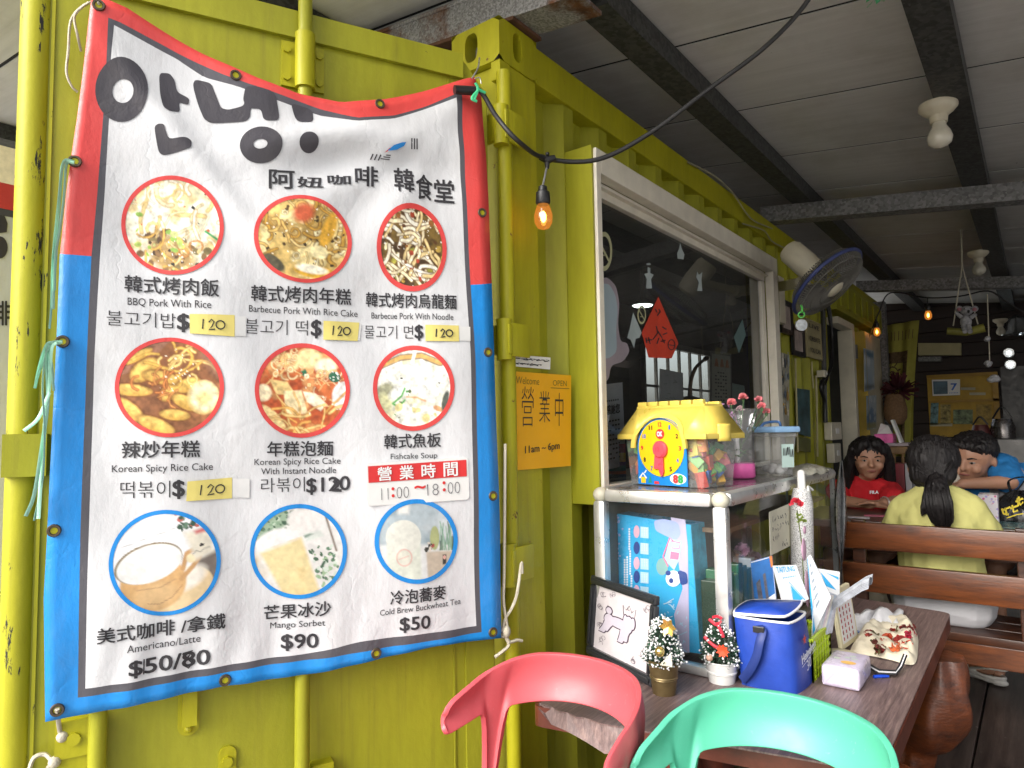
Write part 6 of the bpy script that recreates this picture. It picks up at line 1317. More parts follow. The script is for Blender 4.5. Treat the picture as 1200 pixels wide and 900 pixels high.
g = MB(frame_T(a0, ex, ey, (0, 0, 1))); stroke(g, [(.012, .008), (.03, .03), (w_ / 2, .034), (w_ - .03, .03), (w_ - .012, .008)], .0025, lambda x, z: V((x, -.0008, z + .004))); g.build('fold_crease', mat('film_fold', (.44, .38, .52), .4), ts)
g = MB(); g.cyl(F(1024, 793, TZ + .005), F(1041, 792, TZ + .005), .0045, n=10); tag(g.build('ballpoint_pen', mat('blue_pen_plastic', (.01, .06, .5), .25), smooth=50), 'blue pen half under the tissue pack on the mauve table', 'pen')
# floral tote, flat on the table
m_canvas = mat('natural_canvas', (.66, .60, .46), .85, var=.06, bmp=.3, bscale=180)
tt = thing('tote_bag', 'cream canvas tote bag with rust red flower print lying on the table', 'bag', F(1035, 765, TZ))
out_px = [(995, 768), (1000, 755), (1010, 742), (1030, 728), (1050, 727), (1066, 731), (1075, 745), (1076, 760), (1073, 778), (1062, 780), (1045, 775), (1020, 770)]
oc = [F(x, y, TZ) for x, y in out_px]; oc = [V((p.x, p.y, TZ)) for p in catmull(oc + [oc[0]], 8)[:-1]]; cen = sum(oc, V((0, 0, 0))) / len(oc)
def hgt(p, k): x, y = p.x, p.y; return .026 * k * (1 + .35 * math.sin(45 * x + 12 * y) + .25 * math.sin(61 * y - 20 * x) + .16 * math.sin(110 * x + 80 * y) + .1 * math.sin(170 * y - 90 * x))
g = MB(); RG = 16; vs = []
for k in range(RG + 1):
    t = k / RG
    for p in oc: q_ = p.lerp(cen, t); vs.append(V((q_.x, q_.y, TZ + .003 + hgt(q_, math.sin(min(1, t * 3.4) * math.pi / 2)))))
n_ = len(oc); g.add(vs, [(k * n_ + i, k * n_ + (i + 1) % n_, (k + 1) * n_ + (i + 1) % n_, (k + 1) * n_ + i) for k in range(RG) for i in range(n_)]); g.build('canvas', m_canvas, tt, smooth=80)
from mathutils.bvhtree import BVHTree
bvh = BVHTree.FromPolygons([tuple(v) for v in g.v], g.f)
def totep(x, y, o=.001):
    z = TZ + .02
    for _ in range(4):
        p = F(x, y, z); h_ = bvh.ray_cast(V((p.x, p.y, 2)), V((0, 0, -1)))
        if h_[0] is None: break
        z = h_[0].z + o
    return F(x, y, z)
m_leafp = mat('olive_leaf_print', (.16, .13, .05), .8, var=.4)
for k in range(14): g = MB(); x, y = random.uniform(1022, 1070), random.uniform(734, 764); a = random.uniform(0, 3); g.poly([totep(*p, .0008) for p in ellipse(x, y, 4.5, 1.7, 8, a)]); g.build('leaf_print', m_leafp, tt)
for x, y, r_, c_ in ((1040, 748, 7, '#c8502c'), (1056, 750, 8, '#a02c24'), (1066, 744, 7, '#c22f4a'), (1049, 758, 6.5, '#d2683a'), (1031, 760, 6, '#7d2420'), (1063, 755, 6, '#c4472e'), (1018, 742, 5, '#8a2a22'), (1046, 736, 4, '#9a3024'), (1058, 735, 4, '#7d2420'), (1068, 735, 4.5, '#8a2a22'), (1025, 752, 3.5, '#6e2a1c')):
    g = MB(); m_ = mat('flower_print', c_, .8, var=.4, scale=120)
    for q_ in range(6):
        a = q_ * 1.05; pts = ellipse(x + r_ * .62 * math.cos(a), y + r_ * .48 * math.sin(a), r_ * .62, r_ * .5, 9); g.poly([totep(px, py, .001 + .0003 * q_) for px, py in pts])
    g.build('flower_print', m_, tt)
m_st = mat('black_strap', (.015, .015, .018), .6)
g = MB(); sp_ = [(1014, 770), (1016, 779), (1030, 787), (1050, 788), (1056, 780), (1061, 767)]
stroke(g, sp_, 5.2, lambda x, y: F(x, y, TZ + .012 + .02 * (1 if y < 775 else 0))); g.build('handle', m_st, tt, solid=.002)
g = MB(); stroke(g, sp_, 1.2, lambda x, y: F(x, y, TZ + .0145 + .02 * (1 if y < 775 else 0))); g.build('handle_stripe', m_pipe, tt, solid=.001)
g = MB(); cw = F(1030, 725, TZ)
def cloth(u, v): x = 1003 + 52 * u + 4 * math.sin(7 * v); y = 712 + 24 * v + 3 * math.sin(9 * u); p = F(x, y, TZ + .02); return V((p.x, p.y, TZ + .008 + .03 * abs(math.sin(5 * u + 3 * v)) * math.sin(math.pi * min(1, max(.08, v))) + .008 * math.sin(17 * u + 4)))
g.grid(cloth, 22, 12); tag(g.build('cloth', mat('white_cotton', (.68, .68, .70), .85, bmp=.2, bscale=120), smooth=70, solid=.0015), 'crumpled white cotton cloth behind the floral tote bag', 'cloth')
g = MB(); e = F(1010, 735, TZ + .004); g.box((-.05, -.04, 0), (.09, .04, .006), .001, rotz(F(1000, 738, TZ + .001), .3)); tag(g.build('pamphlet', mat('blue_red_pamphlet', (.10, .18, .38), .5, var=.8, scale=20)), 'dark blue pamphlet lying under the white cloth', 'pamphlet')
# ------------------------------------------------------------------ window stickers and what stands on the sill
PX_ = GX + .0015
def gp(x, y, o=.0): return XP(x, y, PX_ + o)
def sticker(name, lab, parts_, cat='sticker', grp=None, o=0.0):
    c = gp(*parts_[0][1][0], o); r_ = thing(name, lab, cat, c, grp)
    for i, (nm, pts, m) in enumerate(parts_):
        g = MB(); bm = bmesh.new(); f = bm.faces.new([bm.verts.new((x, y, 0)) for x, y in pts]); bmesh.ops.triangulate(bm, faces=[f]); bm.verts.index_update()
        g.add([gp(v.co.x, v.co.y, o + .0004 * i) for v in bm.verts], [[v.index for v in f.verts] for f in bm.faces]); bm.free(); g.build(nm, m, r_, solid=.0003)
    return r_
m_khaki = mat('khaki_vinyl_sticker', (.42, .42, .24), .6); m_ghost = mat('pale_blue_cutout', (.33, .42, .48), .6, var=.05); m_mauve = mat('dusty_mauve_cutout', (.30, .26, .30), .6); m_fros = mat('frosted_sticker', (.36, .42, .42), .6, var=.15)
def ban(cx, cy, rx, ry, lab):
    r_ = thing('no_smoking_sticker', lab, 'sticker', gp(cx, cy)); g = MB(); o_ = ellipse(cx, cy, rx, ry, 30); i_ = ellipse(cx, cy, rx * .74, ry * .76, 30)
    g.add([gp(*p) for p in o_] + [gp(*p) for p in i_], [(k, (k + 1) % 30, 30 + (k + 1) % 30, 30 + k) for k in range(30)]); g.build('ring', m_khaki, r_)
    g = MB(); stroke(g, [(cx - rx * .6, cy - ry * .5), (cx + rx * .6, cy + ry * .5)], rx * .22, lambda x, y: gp(x, y, .0004)); stroke(g, [(cx - rx * .45, cy + ry * .2), (cx + rx * .1, cy + ry * .2)], rx * .16, lambda x, y: gp(x, y, .0004)); g.build('bar', m_khaki, r_)
ban(708, 294.5, 9.5, 23, 'large khaki no smoking ring sticker at the top left of the glass'); ban(752, 369, 5, 11, 'tiny khaki no smoking ring sticker beside the red paper')
sticker('window_cutout', 'big pale blue rounded cloud cutout along the left edge of the window', [('cutout_edge', rnd([(700, 335), (704, 326), (712, 325), (722, 335), (726, 355), (724, 380), (727, 400), (735, 402), (738, 412), (730, 424), (716, 428), (713, 446), (701, 449)]), m_mauve), ('cutout', rnd([(700, 345), (706, 332), (714, 333), (721, 345), (724, 362), (722, 385), (723, 412), (714, 420), (701, 420)]), m_ghost)], 'window decoration')
sticker('window_cutout', 'small ragged pale blue cutout left of the red paper diamond', [('cutout', [(742, 366), (752, 390), (749, 396), (745, 397), (743, 408), (739, 398), (735, 396), (738, 385)], m_fros)], 'window decoration')
sticker('angel_sticker', 'white angel sticker with a halo above the red diamond', [('figure', [(759, 313), (762, 314), (762, 320), (766, 322), (763, 327), (764, 338), (757, 338), (758, 327), (755, 321), (759, 320)], m_fros), ('halo', ellipse(760, 309.5, 2.6, 1.3, 12), m_fros)], 'sticker')
sticker('tree_sticker', 'small pale fir tree sticker near the top edge of the glass', [('figure', [(797, 284), (799, 292), (802, 298), (801, 304), (794, 303), (793.5, 297), (796, 291)], m_fros)])
sticker('bird_sticker', 'small grey winged figure sticker nearest the right window post', [('figure', [(817, 318), (819, 322), (823, 319), (822, 328), (823, 341), (817, 341), (819, 331), (816, 325)], m_fros)])
sticker('leaf_sticker', 'teal grey diamond paper stuck low at the right of the glass', [('figure', [(870, 374), (874, 392), (866, 414), (860, 395)], mat('teal_grey_paper', (.10, .17, .17), .6))])
rd = sticker('red_paper', 'red paper diamond with brushed black characters on the window', [('paper', [(771.5, 347.5), (795, 402), (787, 420), (760, 419), (752, 390)], mat('vermilion_paper', (.60, .05, .02), .6))], 'paper decoration', o=.001)
g = MB()
for P in ([(769, 382), (771, 390), (765, 398)], [(771, 388), (776, 396)], [(776, 383), (781, 386)], [(777, 392), (782, 390)], [(772, 396), (770, 403)], [(776, 397), (779, 402)], [(774, 400), (780, 399)], [(757, 396), (758, 402)], [(760, 395), (762, 403)], [(757, 399), (764, 398)], [(768, 362), (770, 366)], [(772, 362), (774, 366)], [(770, 370), (774, 365)]): stroke(g, P, 1.3, lambda x, y: gp(x, y, .0025))
stroke(g, ellipse(787, 404, 4, 6, 14), 1, lambda x, y: gp(x, y, .0025), True); stroke(g, [(783, 404), (791, 405)], 1, lambda x, y: gp(x, y, .0025)); g.build('brush_writing', m_ink, rd)
# papers behind the glass (they stand on the inner ledge)
def wpaper(nm, lab, px, X, m, cat):
    P = [XP(x, y, X) for x, y in px]; r_ = thing(nm, lab, cat, (X, P[3].y, min(p.z for p in P))); g = MB(); g.prism(P, (.0012, 0, 0)); g.build('sheet', m, r_)
    return r_, (lambda u, v, o=.002: (P[0] * (1 - u) + P[1] * u) * (1 - v) + (P[3] * (1 - u) + P[2] * u) * v + V((.0012 + o, 0, 0)))
m_lilp = mat('pale_lilac_paper', (.56, .56, .64), .7)
r_, f_ = wpaper('notice', 'pale lilac notice with a bold heading behind the lower left window glass', [(704, 451), (729, 448), (733, 545), (706, 552)], GX - .03, m_lilp, 'notice')
g = MB(); lettering(g, '感謝您', lambda u, v: f_(.18 + .62 * u, .36 - v * .11), .02)
for j in range(9): 
    for k in range(5): 
        if (j * 7 + k * 3) % 5: stroke(g, [(.16 + .13 * k, .44 + .055 * j), (.25 + .13 * k, .44 + .055 * j)], .02, f_)
for k in range(6): stroke(g, [(.2 + .1 * k, .2), (.26 + .1 * k, .2)], .02, f_)
g.build('printed_text', m_ink, r_)
r_, f_ = wpaper('paper_sheet', 'plain grey white handwritten sheet behind the toy castle', [(773, 432), (800, 437), (801, 480), (772, 480)], GX - .05, mat('greyed_paper', (.44, .43, .45), .7), 'paper')
g = MB()
for k in range(9): x, y = random.uniform(.15, .7), random.uniform(.15, .8); stroke(g, [(x, y), (x + .12, y + random.uniform(-.05, .08))], .012, f_)
g.build('handwriting', mat('pencil_grey', (.2, .2, .21), .7), r_)
r_, f_ = wpaper('menu_card', 'tall framed menu card with food pictures behind the glass', [(832, 411), (856, 415), (857, 480), (832, 480)], GX - .03, mat('grey_menu_print', (.30, .29, .25), .5, var=.15), 'menu card')
g = MB(); stroke(g, [(.02, .02), (.98, .02), (.98, .98), (.02, .98)], .07, f_, True); g.build('card_edge', mat('dark_card_edge', (.09, .085, .08), .4), r_)
g = MB()
for k in range(3): g.poly([f_(.16 + .26 * k, .26, .003), f_(.22 + .26 * k, .12, .003), f_(.3 + .26 * k, .12, .003), f_(.36 + .26 * k, .26, .003)])
g.build('food_print', mat('brown_food_print', (.30, .12, .05), .5, var=.5, scale=60), r_)
g = MB()
for j in range(10):
    for k in range(5): 
        if (j * 3 + k) % 4: stroke(g, [(.2 + .12 * k, .36 + .06 * j), (.28 + .12 * k, .36 + .06 * j)], .024, f_)
g.build('illegible_print', m_ink, r_)
r_, f_ = wpaper('paper_sheet', 'small mint sheet standing right of the framed menu card', [(858, 449), (872, 452), (873, 480), (858, 482)], GX - .03, mat('mint_sheet', (.22, .30, .28), .6), 'paper')
SLZ = WZ[0] + .021
jc = XP(722, 560, GX - .055); jc.z = SLZ
jr = thing('layered_jar', 'small jar with rainbow sand layers under a cloth cap on the window sill', 'jar', jc); zz = 0
for h_, c_ in ((.022, '#2c4a6e'), (.01, '#d4622a'), (.018, '#2d6f72'), (.012, '#5b3f7c'), (.03, '#d9b020'), (.03, '#a8343c')):
    g = MB(); g.lathe([(.034, zz), (.0345, zz + h_)], jc, n=20); g.build('sand_layer', mat('sand_layer_colour', c_, .5, var=.2, scale=40), jr, smooth=40); zz += h_ + .0004
g = MB(); g.lathe([(.034, zz), (.03, zz + .012), (.038, zz + .02), (.04, zz + .035), (.03, zz + .045)], jc, n=20); g.build('cloth_cap', mat('linen_cap', (.5, .48, .42), .9), jr, smooth=50)
lc = XP(808, 474, GX - .1)
ld = thing('gourd_ladle', 'upturned brown gourd ladle with a long curved handle inside the window', 'ladle', lc); m_go = mat('brown_gourd', (.13, .075, .045), .6, var=.2)
g = MB(); g.lathe([(.06, -.0), (.058, .012), (.042, .028), (.018, .036), (0, .037)], lc, n=24, cap=False); g.lathe([(.05, -.11), (.06, -.0)], lc, n=24); g.build('bowl', m_go, ld, smooth=60)
g = MB(); g.tube(catmull([XP(808, 464, GX - .1), XP(810, 445, GX - .1), XP(816, 430, GX - .1), XP(826, 421, GX - .1)]), [.009] * 6 + [.0085] * 6 + [.007] * 7, 10); g.tube([XP(826, 421, GX - .1), XP(829, 419, GX - .1)], [.011, .009], 10); g.build('handle', mat('tan_gourd_handle', (.26, .14, .08), .5), ld, smooth=60)
# kitchen interior: two round lamps, rear window bars, counter
m_lampref = glow_mat('lamp_reflection_glow', (.9, 1, .93), 3.0)
for i, (x, y, lab) in enumerate(((848, 347, 'glowing disc behind the glass for a lamp reflection near the right window post'), (753, 359, 'glowing disc behind the glass for a lamp reflection beside the small no smoking sticker'))):
    c = W(x, y, -.85); r_ = thing('lamp_reflection', lab, 'lamp', c, 'added discs mimicking lamp reflections in the glass'); g = MB(); g.lathe([(0, 0), (.058, .0), (.064, .008)], c, n=28, cap=False); g.build('glow_disc', m_lampref, r_)
    g = MB(); g.lathe([(.065, .006), (.07, .012), (.05, .03), (.015, .05), (.01, 2.42 - c.z)], c, n=28, cap=False); g.build('disc_holder', m_white, r_, smooth=60)
rw = thing('daylight_reflection', 'barred rear kitchen window glowing behind the toy castle', 'window', (KX, ky0, kz0)); m_bar = mat('grey_reflection_bar', (.25, .25, .24), .5)
g = MB(); g.box((KX - .02, ky0 - .04, kz0 - .05), (KX + .03, ky0, kz1 + .05)); g.box((KX - .02, ky1, kz0 - .05), (KX + .03, ky1 + .04, kz1 + .05)); g.box((KX - .02, ky0, kz1), (KX + .03, ky1, kz1 + .05)); g.box((KX - .02, ky0, kz0 - .05), (KX + .03, ky1, kz0)); g.build('frame', m_bar, rw)
for k in range(5): yb_ = ky0 + (ky1 - ky0) * (k + 1) / 6; g = MB(); g.box((KX - .012, yb_ - .012, kz0), (KX + .012, yb_ + .012, kz1)); g.build('bar', m_bar, rw)
g = MB(); g.box((KX - .0115, ky0, (kz0 + kz1) / 2 - .01), (KX + .0115, ky1, (kz0 + kz1) / 2 + .01)); g.build('bar', m_bar, rw)
g = MB(); g.box((WX - 2.2, 1.7, .2), (WX - 1.5, 5, 1.05)); tag(g.build('kitchen_counter', m_caseback), 'dark counter inside the kitchen behind the window', 'counter')
# ------------------------------------------------------------------ signs on the corner post
def wsign(px, o): return [W(x, y, o) for x, y in px]
m_org = mat('marigold_paper', (.80, .40, .005), .6, var=.05)
os_ = thing('open_sign', 'orange paper sign with handwritten 營業中 and hours on the corner post', 'sign', W(635, 550, .006))
bw_ = [(0, 0), (1, 0), (1, 1), (0, 1)]
OQ = wsign([(601.5, 435), (668, 440), (667.5, 546), (602, 551.5)], .008)
def of(u, v, o=.0012): 
    p = (OQ[0] * (1 - u) + OQ[1] * u) * (1 - v) + (OQ[3] * (1 - u) + OQ[2] * u) * v; return p + V((o + .004 * u * u, 0, 0))
g = MB(); g.grid(lambda u, v: of(u, v, 0), 8, 4); g.build('paper', m_org, os_, solid=.0004)
m_grpen = mat('dark_green_pen', (.05, .10, .02), .6)
g = MB(); lettering(g, 'Welcome', lambda u, v: of(.04 + .38 * u, .125 - v * .075), -.012); lettering(g, 'OPEN', lambda u, v: of(.66 + .25 * u, .125 - v * .06), -.012); stroke(g, [(.62, .15), (.96, .15)], .006, of); g.build('handwriting', m_grpen, os_)
g = MB()
lettering(g, '營', lambda u, v: of(.12 + .2 * u + .01 * v, .56 - v * .41), -.012); lettering(g, '業', lambda u, v: of(.42 + .19 * u, .52 - v * .33), -.012); lettering(g, '中', lambda u, v: of(.70 + .15 * u, .56 - v * .36), -.01); lettering(g, '11am ~ 6pm', lambda u, v: of(.18 + .6 * u, .86 - .03 * u - v * .1), .004)
g.build('handwriting', m_pen, os_)
tl_ = thing('label_strip', 'white label strip of tiny print above the orange sign', 'label', W(622, 430, .004)); LQ = wsign([(599, 415.5), (645, 419), (644.5, 433), (599, 429)], .006)
lf = lambda u, v, o=.0008: (LQ[0] * (1 - u) + LQ[1] * u) * (1 - v) + (LQ[3] * (1 - u) + LQ[2] * u) * v + V((o, 0, 0))
g = MB(); g.prism(LQ, (.0005, 0, 0)); g.build('strip', m_paper, tl_)
g = MB()
for j, n_ in enumerate((22, 17)):
    for k in range(n_):
        for _ in range(2): a = .04 + .042 * k + random.uniform(0, .02); b_ = .2 + .42 * j + random.uniform(0, .12); stroke(g, [(a, b_), (a + .014, b_ + random.uniform(0, .12))], .05, lambda u, v: lf(u, v, .0009))
g.build('illegible_print', m_ink, tl_)

# ------------------------------------------------------------------ plastic chairs with curved backs
def make_chair(lab, c, m, seatm=None, rz=0.0):
    r_ = thing('plastic_chair', lab, 'chair', c, 'plastic chairs at the log table'); T = rotz(c, rz); R_ = .186; Rf = .182
    def plan(a):
        L = R_ * math.pi / 2 * .96
        if abs(a) <= L: ph = a / L * math.pi / 2; return V((R_ * math.sin(ph), Rf * math.cos(ph), 0))
        s_ = 1 if a > 0 else -1; e = abs(a) - L; return V((s_ * (R_ + e * .12), -e, 0))
    A0 = .345
    def topz(a): t = abs(a) / A0; return .757 - .012 * t * t - .06 * max(0, t - .35) ** 1.6 / .65 ** 1.6
    def sm(t): t = min(1, max(0, t)); return t * t * (3 - 2 * t)
    def botz(a):
        q_ = abs(a); base = .660 - .012 * (q_ / .2) ** 2 if q_ < .2 else .649 - .028 * sm((q_ - .2) / .2)
        d = sm((q_ - .170) / .042) * sm((.262 - q_) / .042); s_ = 1 if .212 < q_ < .268 else 0
        return base - (base - .44) * (d ** 3.2)
    g = MB(T)
    def fn(u, v):
        a = (u * 2 - 1) * A0; tt_, bb_ = topz(a), botz(a)
        e = max(0, (abs(a) - (A0 - .02)) / .02); mid = (tt_ + bb_) / 2; k = math.sqrt(max(0, 1 - e * e)) * .5 + .5 if e > 0 else 1
        z = mid + (v - .5) * (tt_ - bb_) * k; p = plan(a); lean_ = (z - .44) * .16; p = V((p.x * (1 + .10 * (z - .6)), p.y + lean_ - .04, z)) + V((p.x, max(p.y, 0), 0)).normalized() * (.010 * math.sin(v * math.pi)); return p
    g.grid(fn, 150, 10); o = g.build('backrest', m, r_, smooth=80, solid=.011)
    bv = o.modifiers.new('rounded_edge', 'BEVEL'); bv.width = .004; bv.segments = 3; bv.limit_method = 'ANGLE'; bv.angle_limit = rad(50)
    g = MB(T)
    def seat(u, v): a = 2 * math.pi * u; k = v; c_, s_ = math.cos(a), math.sin(a); n_ = 4; rr = (abs(c_) ** n_ + abs(s_) ** n_) ** (-1 / n_); return V((.215 * rr * c_ * k, -.04 + .205 * rr * s_ * k, .445 + .012 * (k ** 3) - .014 * (1 - k * k)))
    g.grid(seat, 48, 8); g.build('seat', m, r_, smooth=60, solid=.016)
    for sx in (-1, 1):
        for sy in (-1, 1):
            g = MB(T); g.tube([(sx * .17, -.04 + sy * .16, .436), (sx * .205, -.04 + sy * .2, .22), (sx * .225, -.04 + sy * .225, .002)], [.026, .02, .015], 12); g.build('leg', m, r_, smooth=60)
    return r_
m_chr = mat('coral_red_chair_plastic', (.50, .08, .095), .38, var=.05, bmp=.04, bscale=300, scuff=.45); m_chg = mat('mint_green_chair_plastic', (.085, .42, .28), .42, var=.05, bmp=.04, bscale=300, scuff=.45)
make_chair('coral red plastic chair with curved horn back at the corner post', (-.802, 1.118, Z0), m_chr, rz=-.09)
make_chair('mint green plastic chair with curved horn back at the near table edge', (-.385, 1.15, Z0), m_chg, rz=-.12)

# ------------------------------------------------------------------ bulbs, cables
m_bulbon = glow_mat('warm_filament', (1, .50, .12), 14.0); m_amber, nt, b = newmat('amber_bulb_glass'); nt.nodes.remove(b); _t = N(nt, 'ShaderNodeBsdfTransparent'); _g = N(nt, 'ShaderNodeEmission'); _h = N(nt, 'ShaderNodeBsdfGlossy'); _t.inputs[0].default_value = (1, .72, .38, 1); _g.inputs[0].default_value = (1, .36, .06, 1); _g.inputs[1].default_value = .55; _h.inputs['Roughness'].default_value = .08
_m = N(nt, 'ShaderNodeMixShader'); _m.inputs[0].default_value = .3; nt.links.new(_t.outputs[0], _m.inputs[1]); nt.links.new(_g.outputs[0], _m.inputs[2]); _m2 = N(nt, 'ShaderNodeMixShader'); _m2.inputs[0].default_value = .06; nt.links.new(_m.outputs[0], _m2.inputs[1]); nt.links.new(_h.outputs[0], _m2.inputs[2]); nt.links.new(_m2.outputs[0], nt.nodes['Material Output'].inputs[0])
def bulb(parent, c, k=1.0):
    """hanging lamp: c = top of socket"""
    g = MB(); g.lathe([(.006, .004), (.012, 0), (.013, -.012), (.019, -.016), (.0205, -.045), (.017, -.05)], c, n=18); g.M = None
    g.v = [V(c) + (p - V(c)) * k for p in g.v]; s_ = g.build('socket', m_black, parent, smooth=45)
    g = MB(); g.lathe([(.013, -.045), (.020, -.06), (.0255, -.08), (.0245, -.1), (.016, -.115), (0, -.121)], c, n=20, cap=False); g.v = [V(c) + (p - V(c)) * k for p in g.v]; b_ = g.build('bulb', m_amber, parent, smooth=80)
    g = MB(); g.ell(V(c) + V((0, 0, -.084)) * k, (.008 * k, .008 * k, .016 * k), 10, 8); g.build('filament', m_bulbon, b_)
sl1 = thing('string_light', 'thick black festoon cable with one lit amber bulb at the corner post', 'string light', onp(556, 105, HINGE + DN * .09, DN))
pA = onp(543, 107, HINGE + DN * .09, DN); pB = onp(562, 106, HINGE + DN * .09, DN); pT = XP(641, 186, WX + .09)
pE = F(952, -8, roofz(-.4) - .1)
m_cable = mat('black_rubber_cable', (.018, .018, .019), .45)
path = [pA, pB, onp(582, 137, HINGE + DN * .1, DN), onp(608, 166, HINGE + DN * .12, DN), pT]
def along(x, y, t): return CAM + ray(x, y) * ((pT - CAM).length * (1 - t) + (pE - CAM).length * t)
path += [along(700, 187, .15), along(760, 157, .35), along(830, 105, .58), along(900, 52, .8), pE, V((pE.x + .06, pE.y - .12, roofz(pE.x) - .05)), V((pE.x + .08, pE.y - .14, roofz(pE.x) + .01))]
g = MB(); g.tube(catmull(path, 8), .0066, 8); g.build('cable', m_cable, sl1, smooth=80)
g = MB(); g.tube([pA + V((-.012, -.02, 0)), pA.lerp(pB, .6)], .0115, 10); g.build('tape_wrap', m_black, sl1, smooth=50)
g = MB(); g.tube([pT + V((-.014, -.014, .005)), pT + V((0, 0, -.004)), pT + V((.016, .016, .003))], [.009, .0115, .009], 10); g.tube([pT, pT + V((0, 0, -.028))], [.010, .005], 10); g.ell(pT + V((.002, 0, .013)), .006, 8, 6); g.build('junction', m_black, sl1, smooth=50)
sT = XP(636, 219, WX + .09); g = MB(); g.tube([pT + V((0, 0, -.02)), sT + V((0, 0, .002))], .0028, 6); g.build('drop_wire', mat('grey_wire', (.2, .2, .2), .4), sl1)
bulb(sl1, sT, 1.0)
g = MB(); g.tube(catmull([onp(562, 68, HINGE + DN * .03, DN), onp(560, 80, HINGE + DN * .07, DN), onp(553, 92, HINGE + DN * .08, DN)]), .0022, 6); g.tube(catmull([onp(556, 92, HINGE + DN * .085, DN), onp(562, 91, HINGE + DN * .085, DN), onp(564, 98, HINGE + DN * .085, DN)]), .0015, 6); tag(g.build('wire_hook', mat('bright_wire', (.55, .55, .55), .3, .8)), 'thin bent wire tying the top right banner corner to the container', 'wire')
g = MB()
for P in ([(557, 97), (560, 104), (556, 116)], [(559, 104), (569, 109)], [(560, 106), (553, 115), (559, 119)]): g.tube(catmull([onp(x, y, HINGE + DN * .105, DN) for x, y in P]), .0035, 6, True, .4)
tag(g.build('raffia_twine', mat('green_raffia', (.05, .50, .22), .5), smooth=60), 'bright green raffia knot at the top right banner corner', 'twine')
# second festoon under the far beam
YB = 6.2
sl2 = thing('string_light', 'thin sagging festoon with two lit amber bulbs below the farthest beam', 'string light', A(1045, 345, YB))
g = MB(); g.tube(catmull([A(1018, 396, YB), A(1030, 366, YB), A(1044, 343, YB), A(1087, 349, YB), A(1125, 347, YB), A(1158, 341, YB), A(1180, 354, YB), A(1206, 370, YB)], 6), .006, 6); g.build('cable', m_cable, sl2)
for x, y0, yt in ((1027, 377, 373), (1087, 357, 349)):
    g = MB(); g.tube([A(x, yt, YB), A(x, y0 + 2, YB)], .004, 6); g.build('drop_wire', m_cable, sl2); bulb(sl2, A(x, y0, YB), 1.0)
g = MB(); g.tube(catmull([W(870, 262, .02), W(895, 270, .02), W(905, 283, .02), W(925, 294, .02), W(950, 312, .02), W(985, 335, .02)]), .004, 5); g.tube(catmull([W(806, 190, .012), W(838, 207, .012), W(860, 228, .02), W(880, 256, .02), W(905, 268, .02)]), .004, 5); tag(g.build('loose_wire', mat('pale_wire', (.32, .30, .2), .6)), 'pale loose wire stapled along the container top rail', 'wire')
# ceiling bulb holders on the second purlin
m_ivory = mat('ivory_porcelain', (.55, .50, .38), .35); m_opal = mat('opal_bulb_glass', (.60, .57, .47), .2, coat=.4)
def holder(x, y, lab, c=None):
    c = c or solvepx(x, y, .086); r_ = thing('bulb_holder', lab, 'lamp', c, 'unlit bulb holders on the purlin')
    g = MB(); g.lathe([(.062, 0), (.062, -.016), (.05, -.03), (.03, -.045), (.027, -.07), (.0, -.07)], c, n=26, cap=False); g.build('holder', m_ivory, r_, smooth=45)
    g = MB(); g.lathe([(.022, -.07), (.024, -.085), (.036, -.105), (.041, -.125), (.036, -.145), (.02, -.158), (0, -.162)], c, n=24, cap=False); g.build('bulb', m_opal, r_, smooth=80)
holder(1099, 122, 'largest unlit bulb holder, on the purlin nearest the viewer'); holder(1146, 295, 'smaller unlit bulb holder on the purlin between the two cross beams'); holder(1172, 376, 'tiny unlit yellowed bulb holder beyond the farthest beam', c=A(1172, 374, 8.2))
g = MB(); c = F(1024, -4, 2.5); petals(g, c + V((0, 0, -.01)), .03, 16, seed=31); tag(g.build('hanging_ornament', mat('green_foil', (.05, .4, .15), .3)), 'tip of a green and yellow ornament dangling at the top edge', 'ornament')
# ------------------------------------------------------------------ wall fan
fc = XP(969, 331, WX + .40); fb = W(911, 352, .0)
fn0 = thing('wall_fan', 'cream wall fan with a dusty blue rimmed cage tilted down', 'fan', W(911, 380, 0)); m_fanc = mat('aged_cream_plastic', (.58, .54, .42), .4, var=.08); m_cage = mat('dusty_grey_wire', (.13, .125, .11), .6); m_fblue = mat('dull_blue_rim', (.03, .045, .15), .6)
q0, q1 = W(903, 383, 0), W(917, 325, 0); g = MB(); g.box((WX - .005, fb.y - .055, W(910, 379, 0).z), (WX + .03, fb.y + .055, W(910, 325, 0).z), .012); g.build('wall_plate', m_fanc, fn0, smooth=50)
ax = (ROT @ V((.49, -.70, .52))).normalized()              # cage axis, forward
mo = fc - ax * .135
ae = XP(941, 331, WX + .21)
g = MB(); g.bar(W(913, 336, .02), ae, .03, .055, bev=.008); g.cyl(ae + V((0, -.03, 0)), ae + V((0, .03, 0)), .03); g.build('arm', m_fanc, fn0, smooth=45)
g = MB(); g.lathe([(.0, -.12), (.048, -.118), (.058, -.1), (.06, .0), (.052, .06), (.03, .075)], mo, ax, n=26, cap=False); g.bar(ae, mo, .04, .04); g.build('motor', m_fanc, fn0, smooth=45)
RF = .185; u_ = ax.orthogonal().normalized(); w__ = ax.cross(u_)
def fp(r_, a, h_): return fc + (u_ * math.cos(a) + w__ * math.sin(a)) * r_ + ax * h_
g = MB(); g.tube([fp(RF, 2 * math.pi * k / 48, 0) for k in range(49)], .009, 8); g.build('cage_rim', m_fblue, fn0, smooth=70)
g = MB()
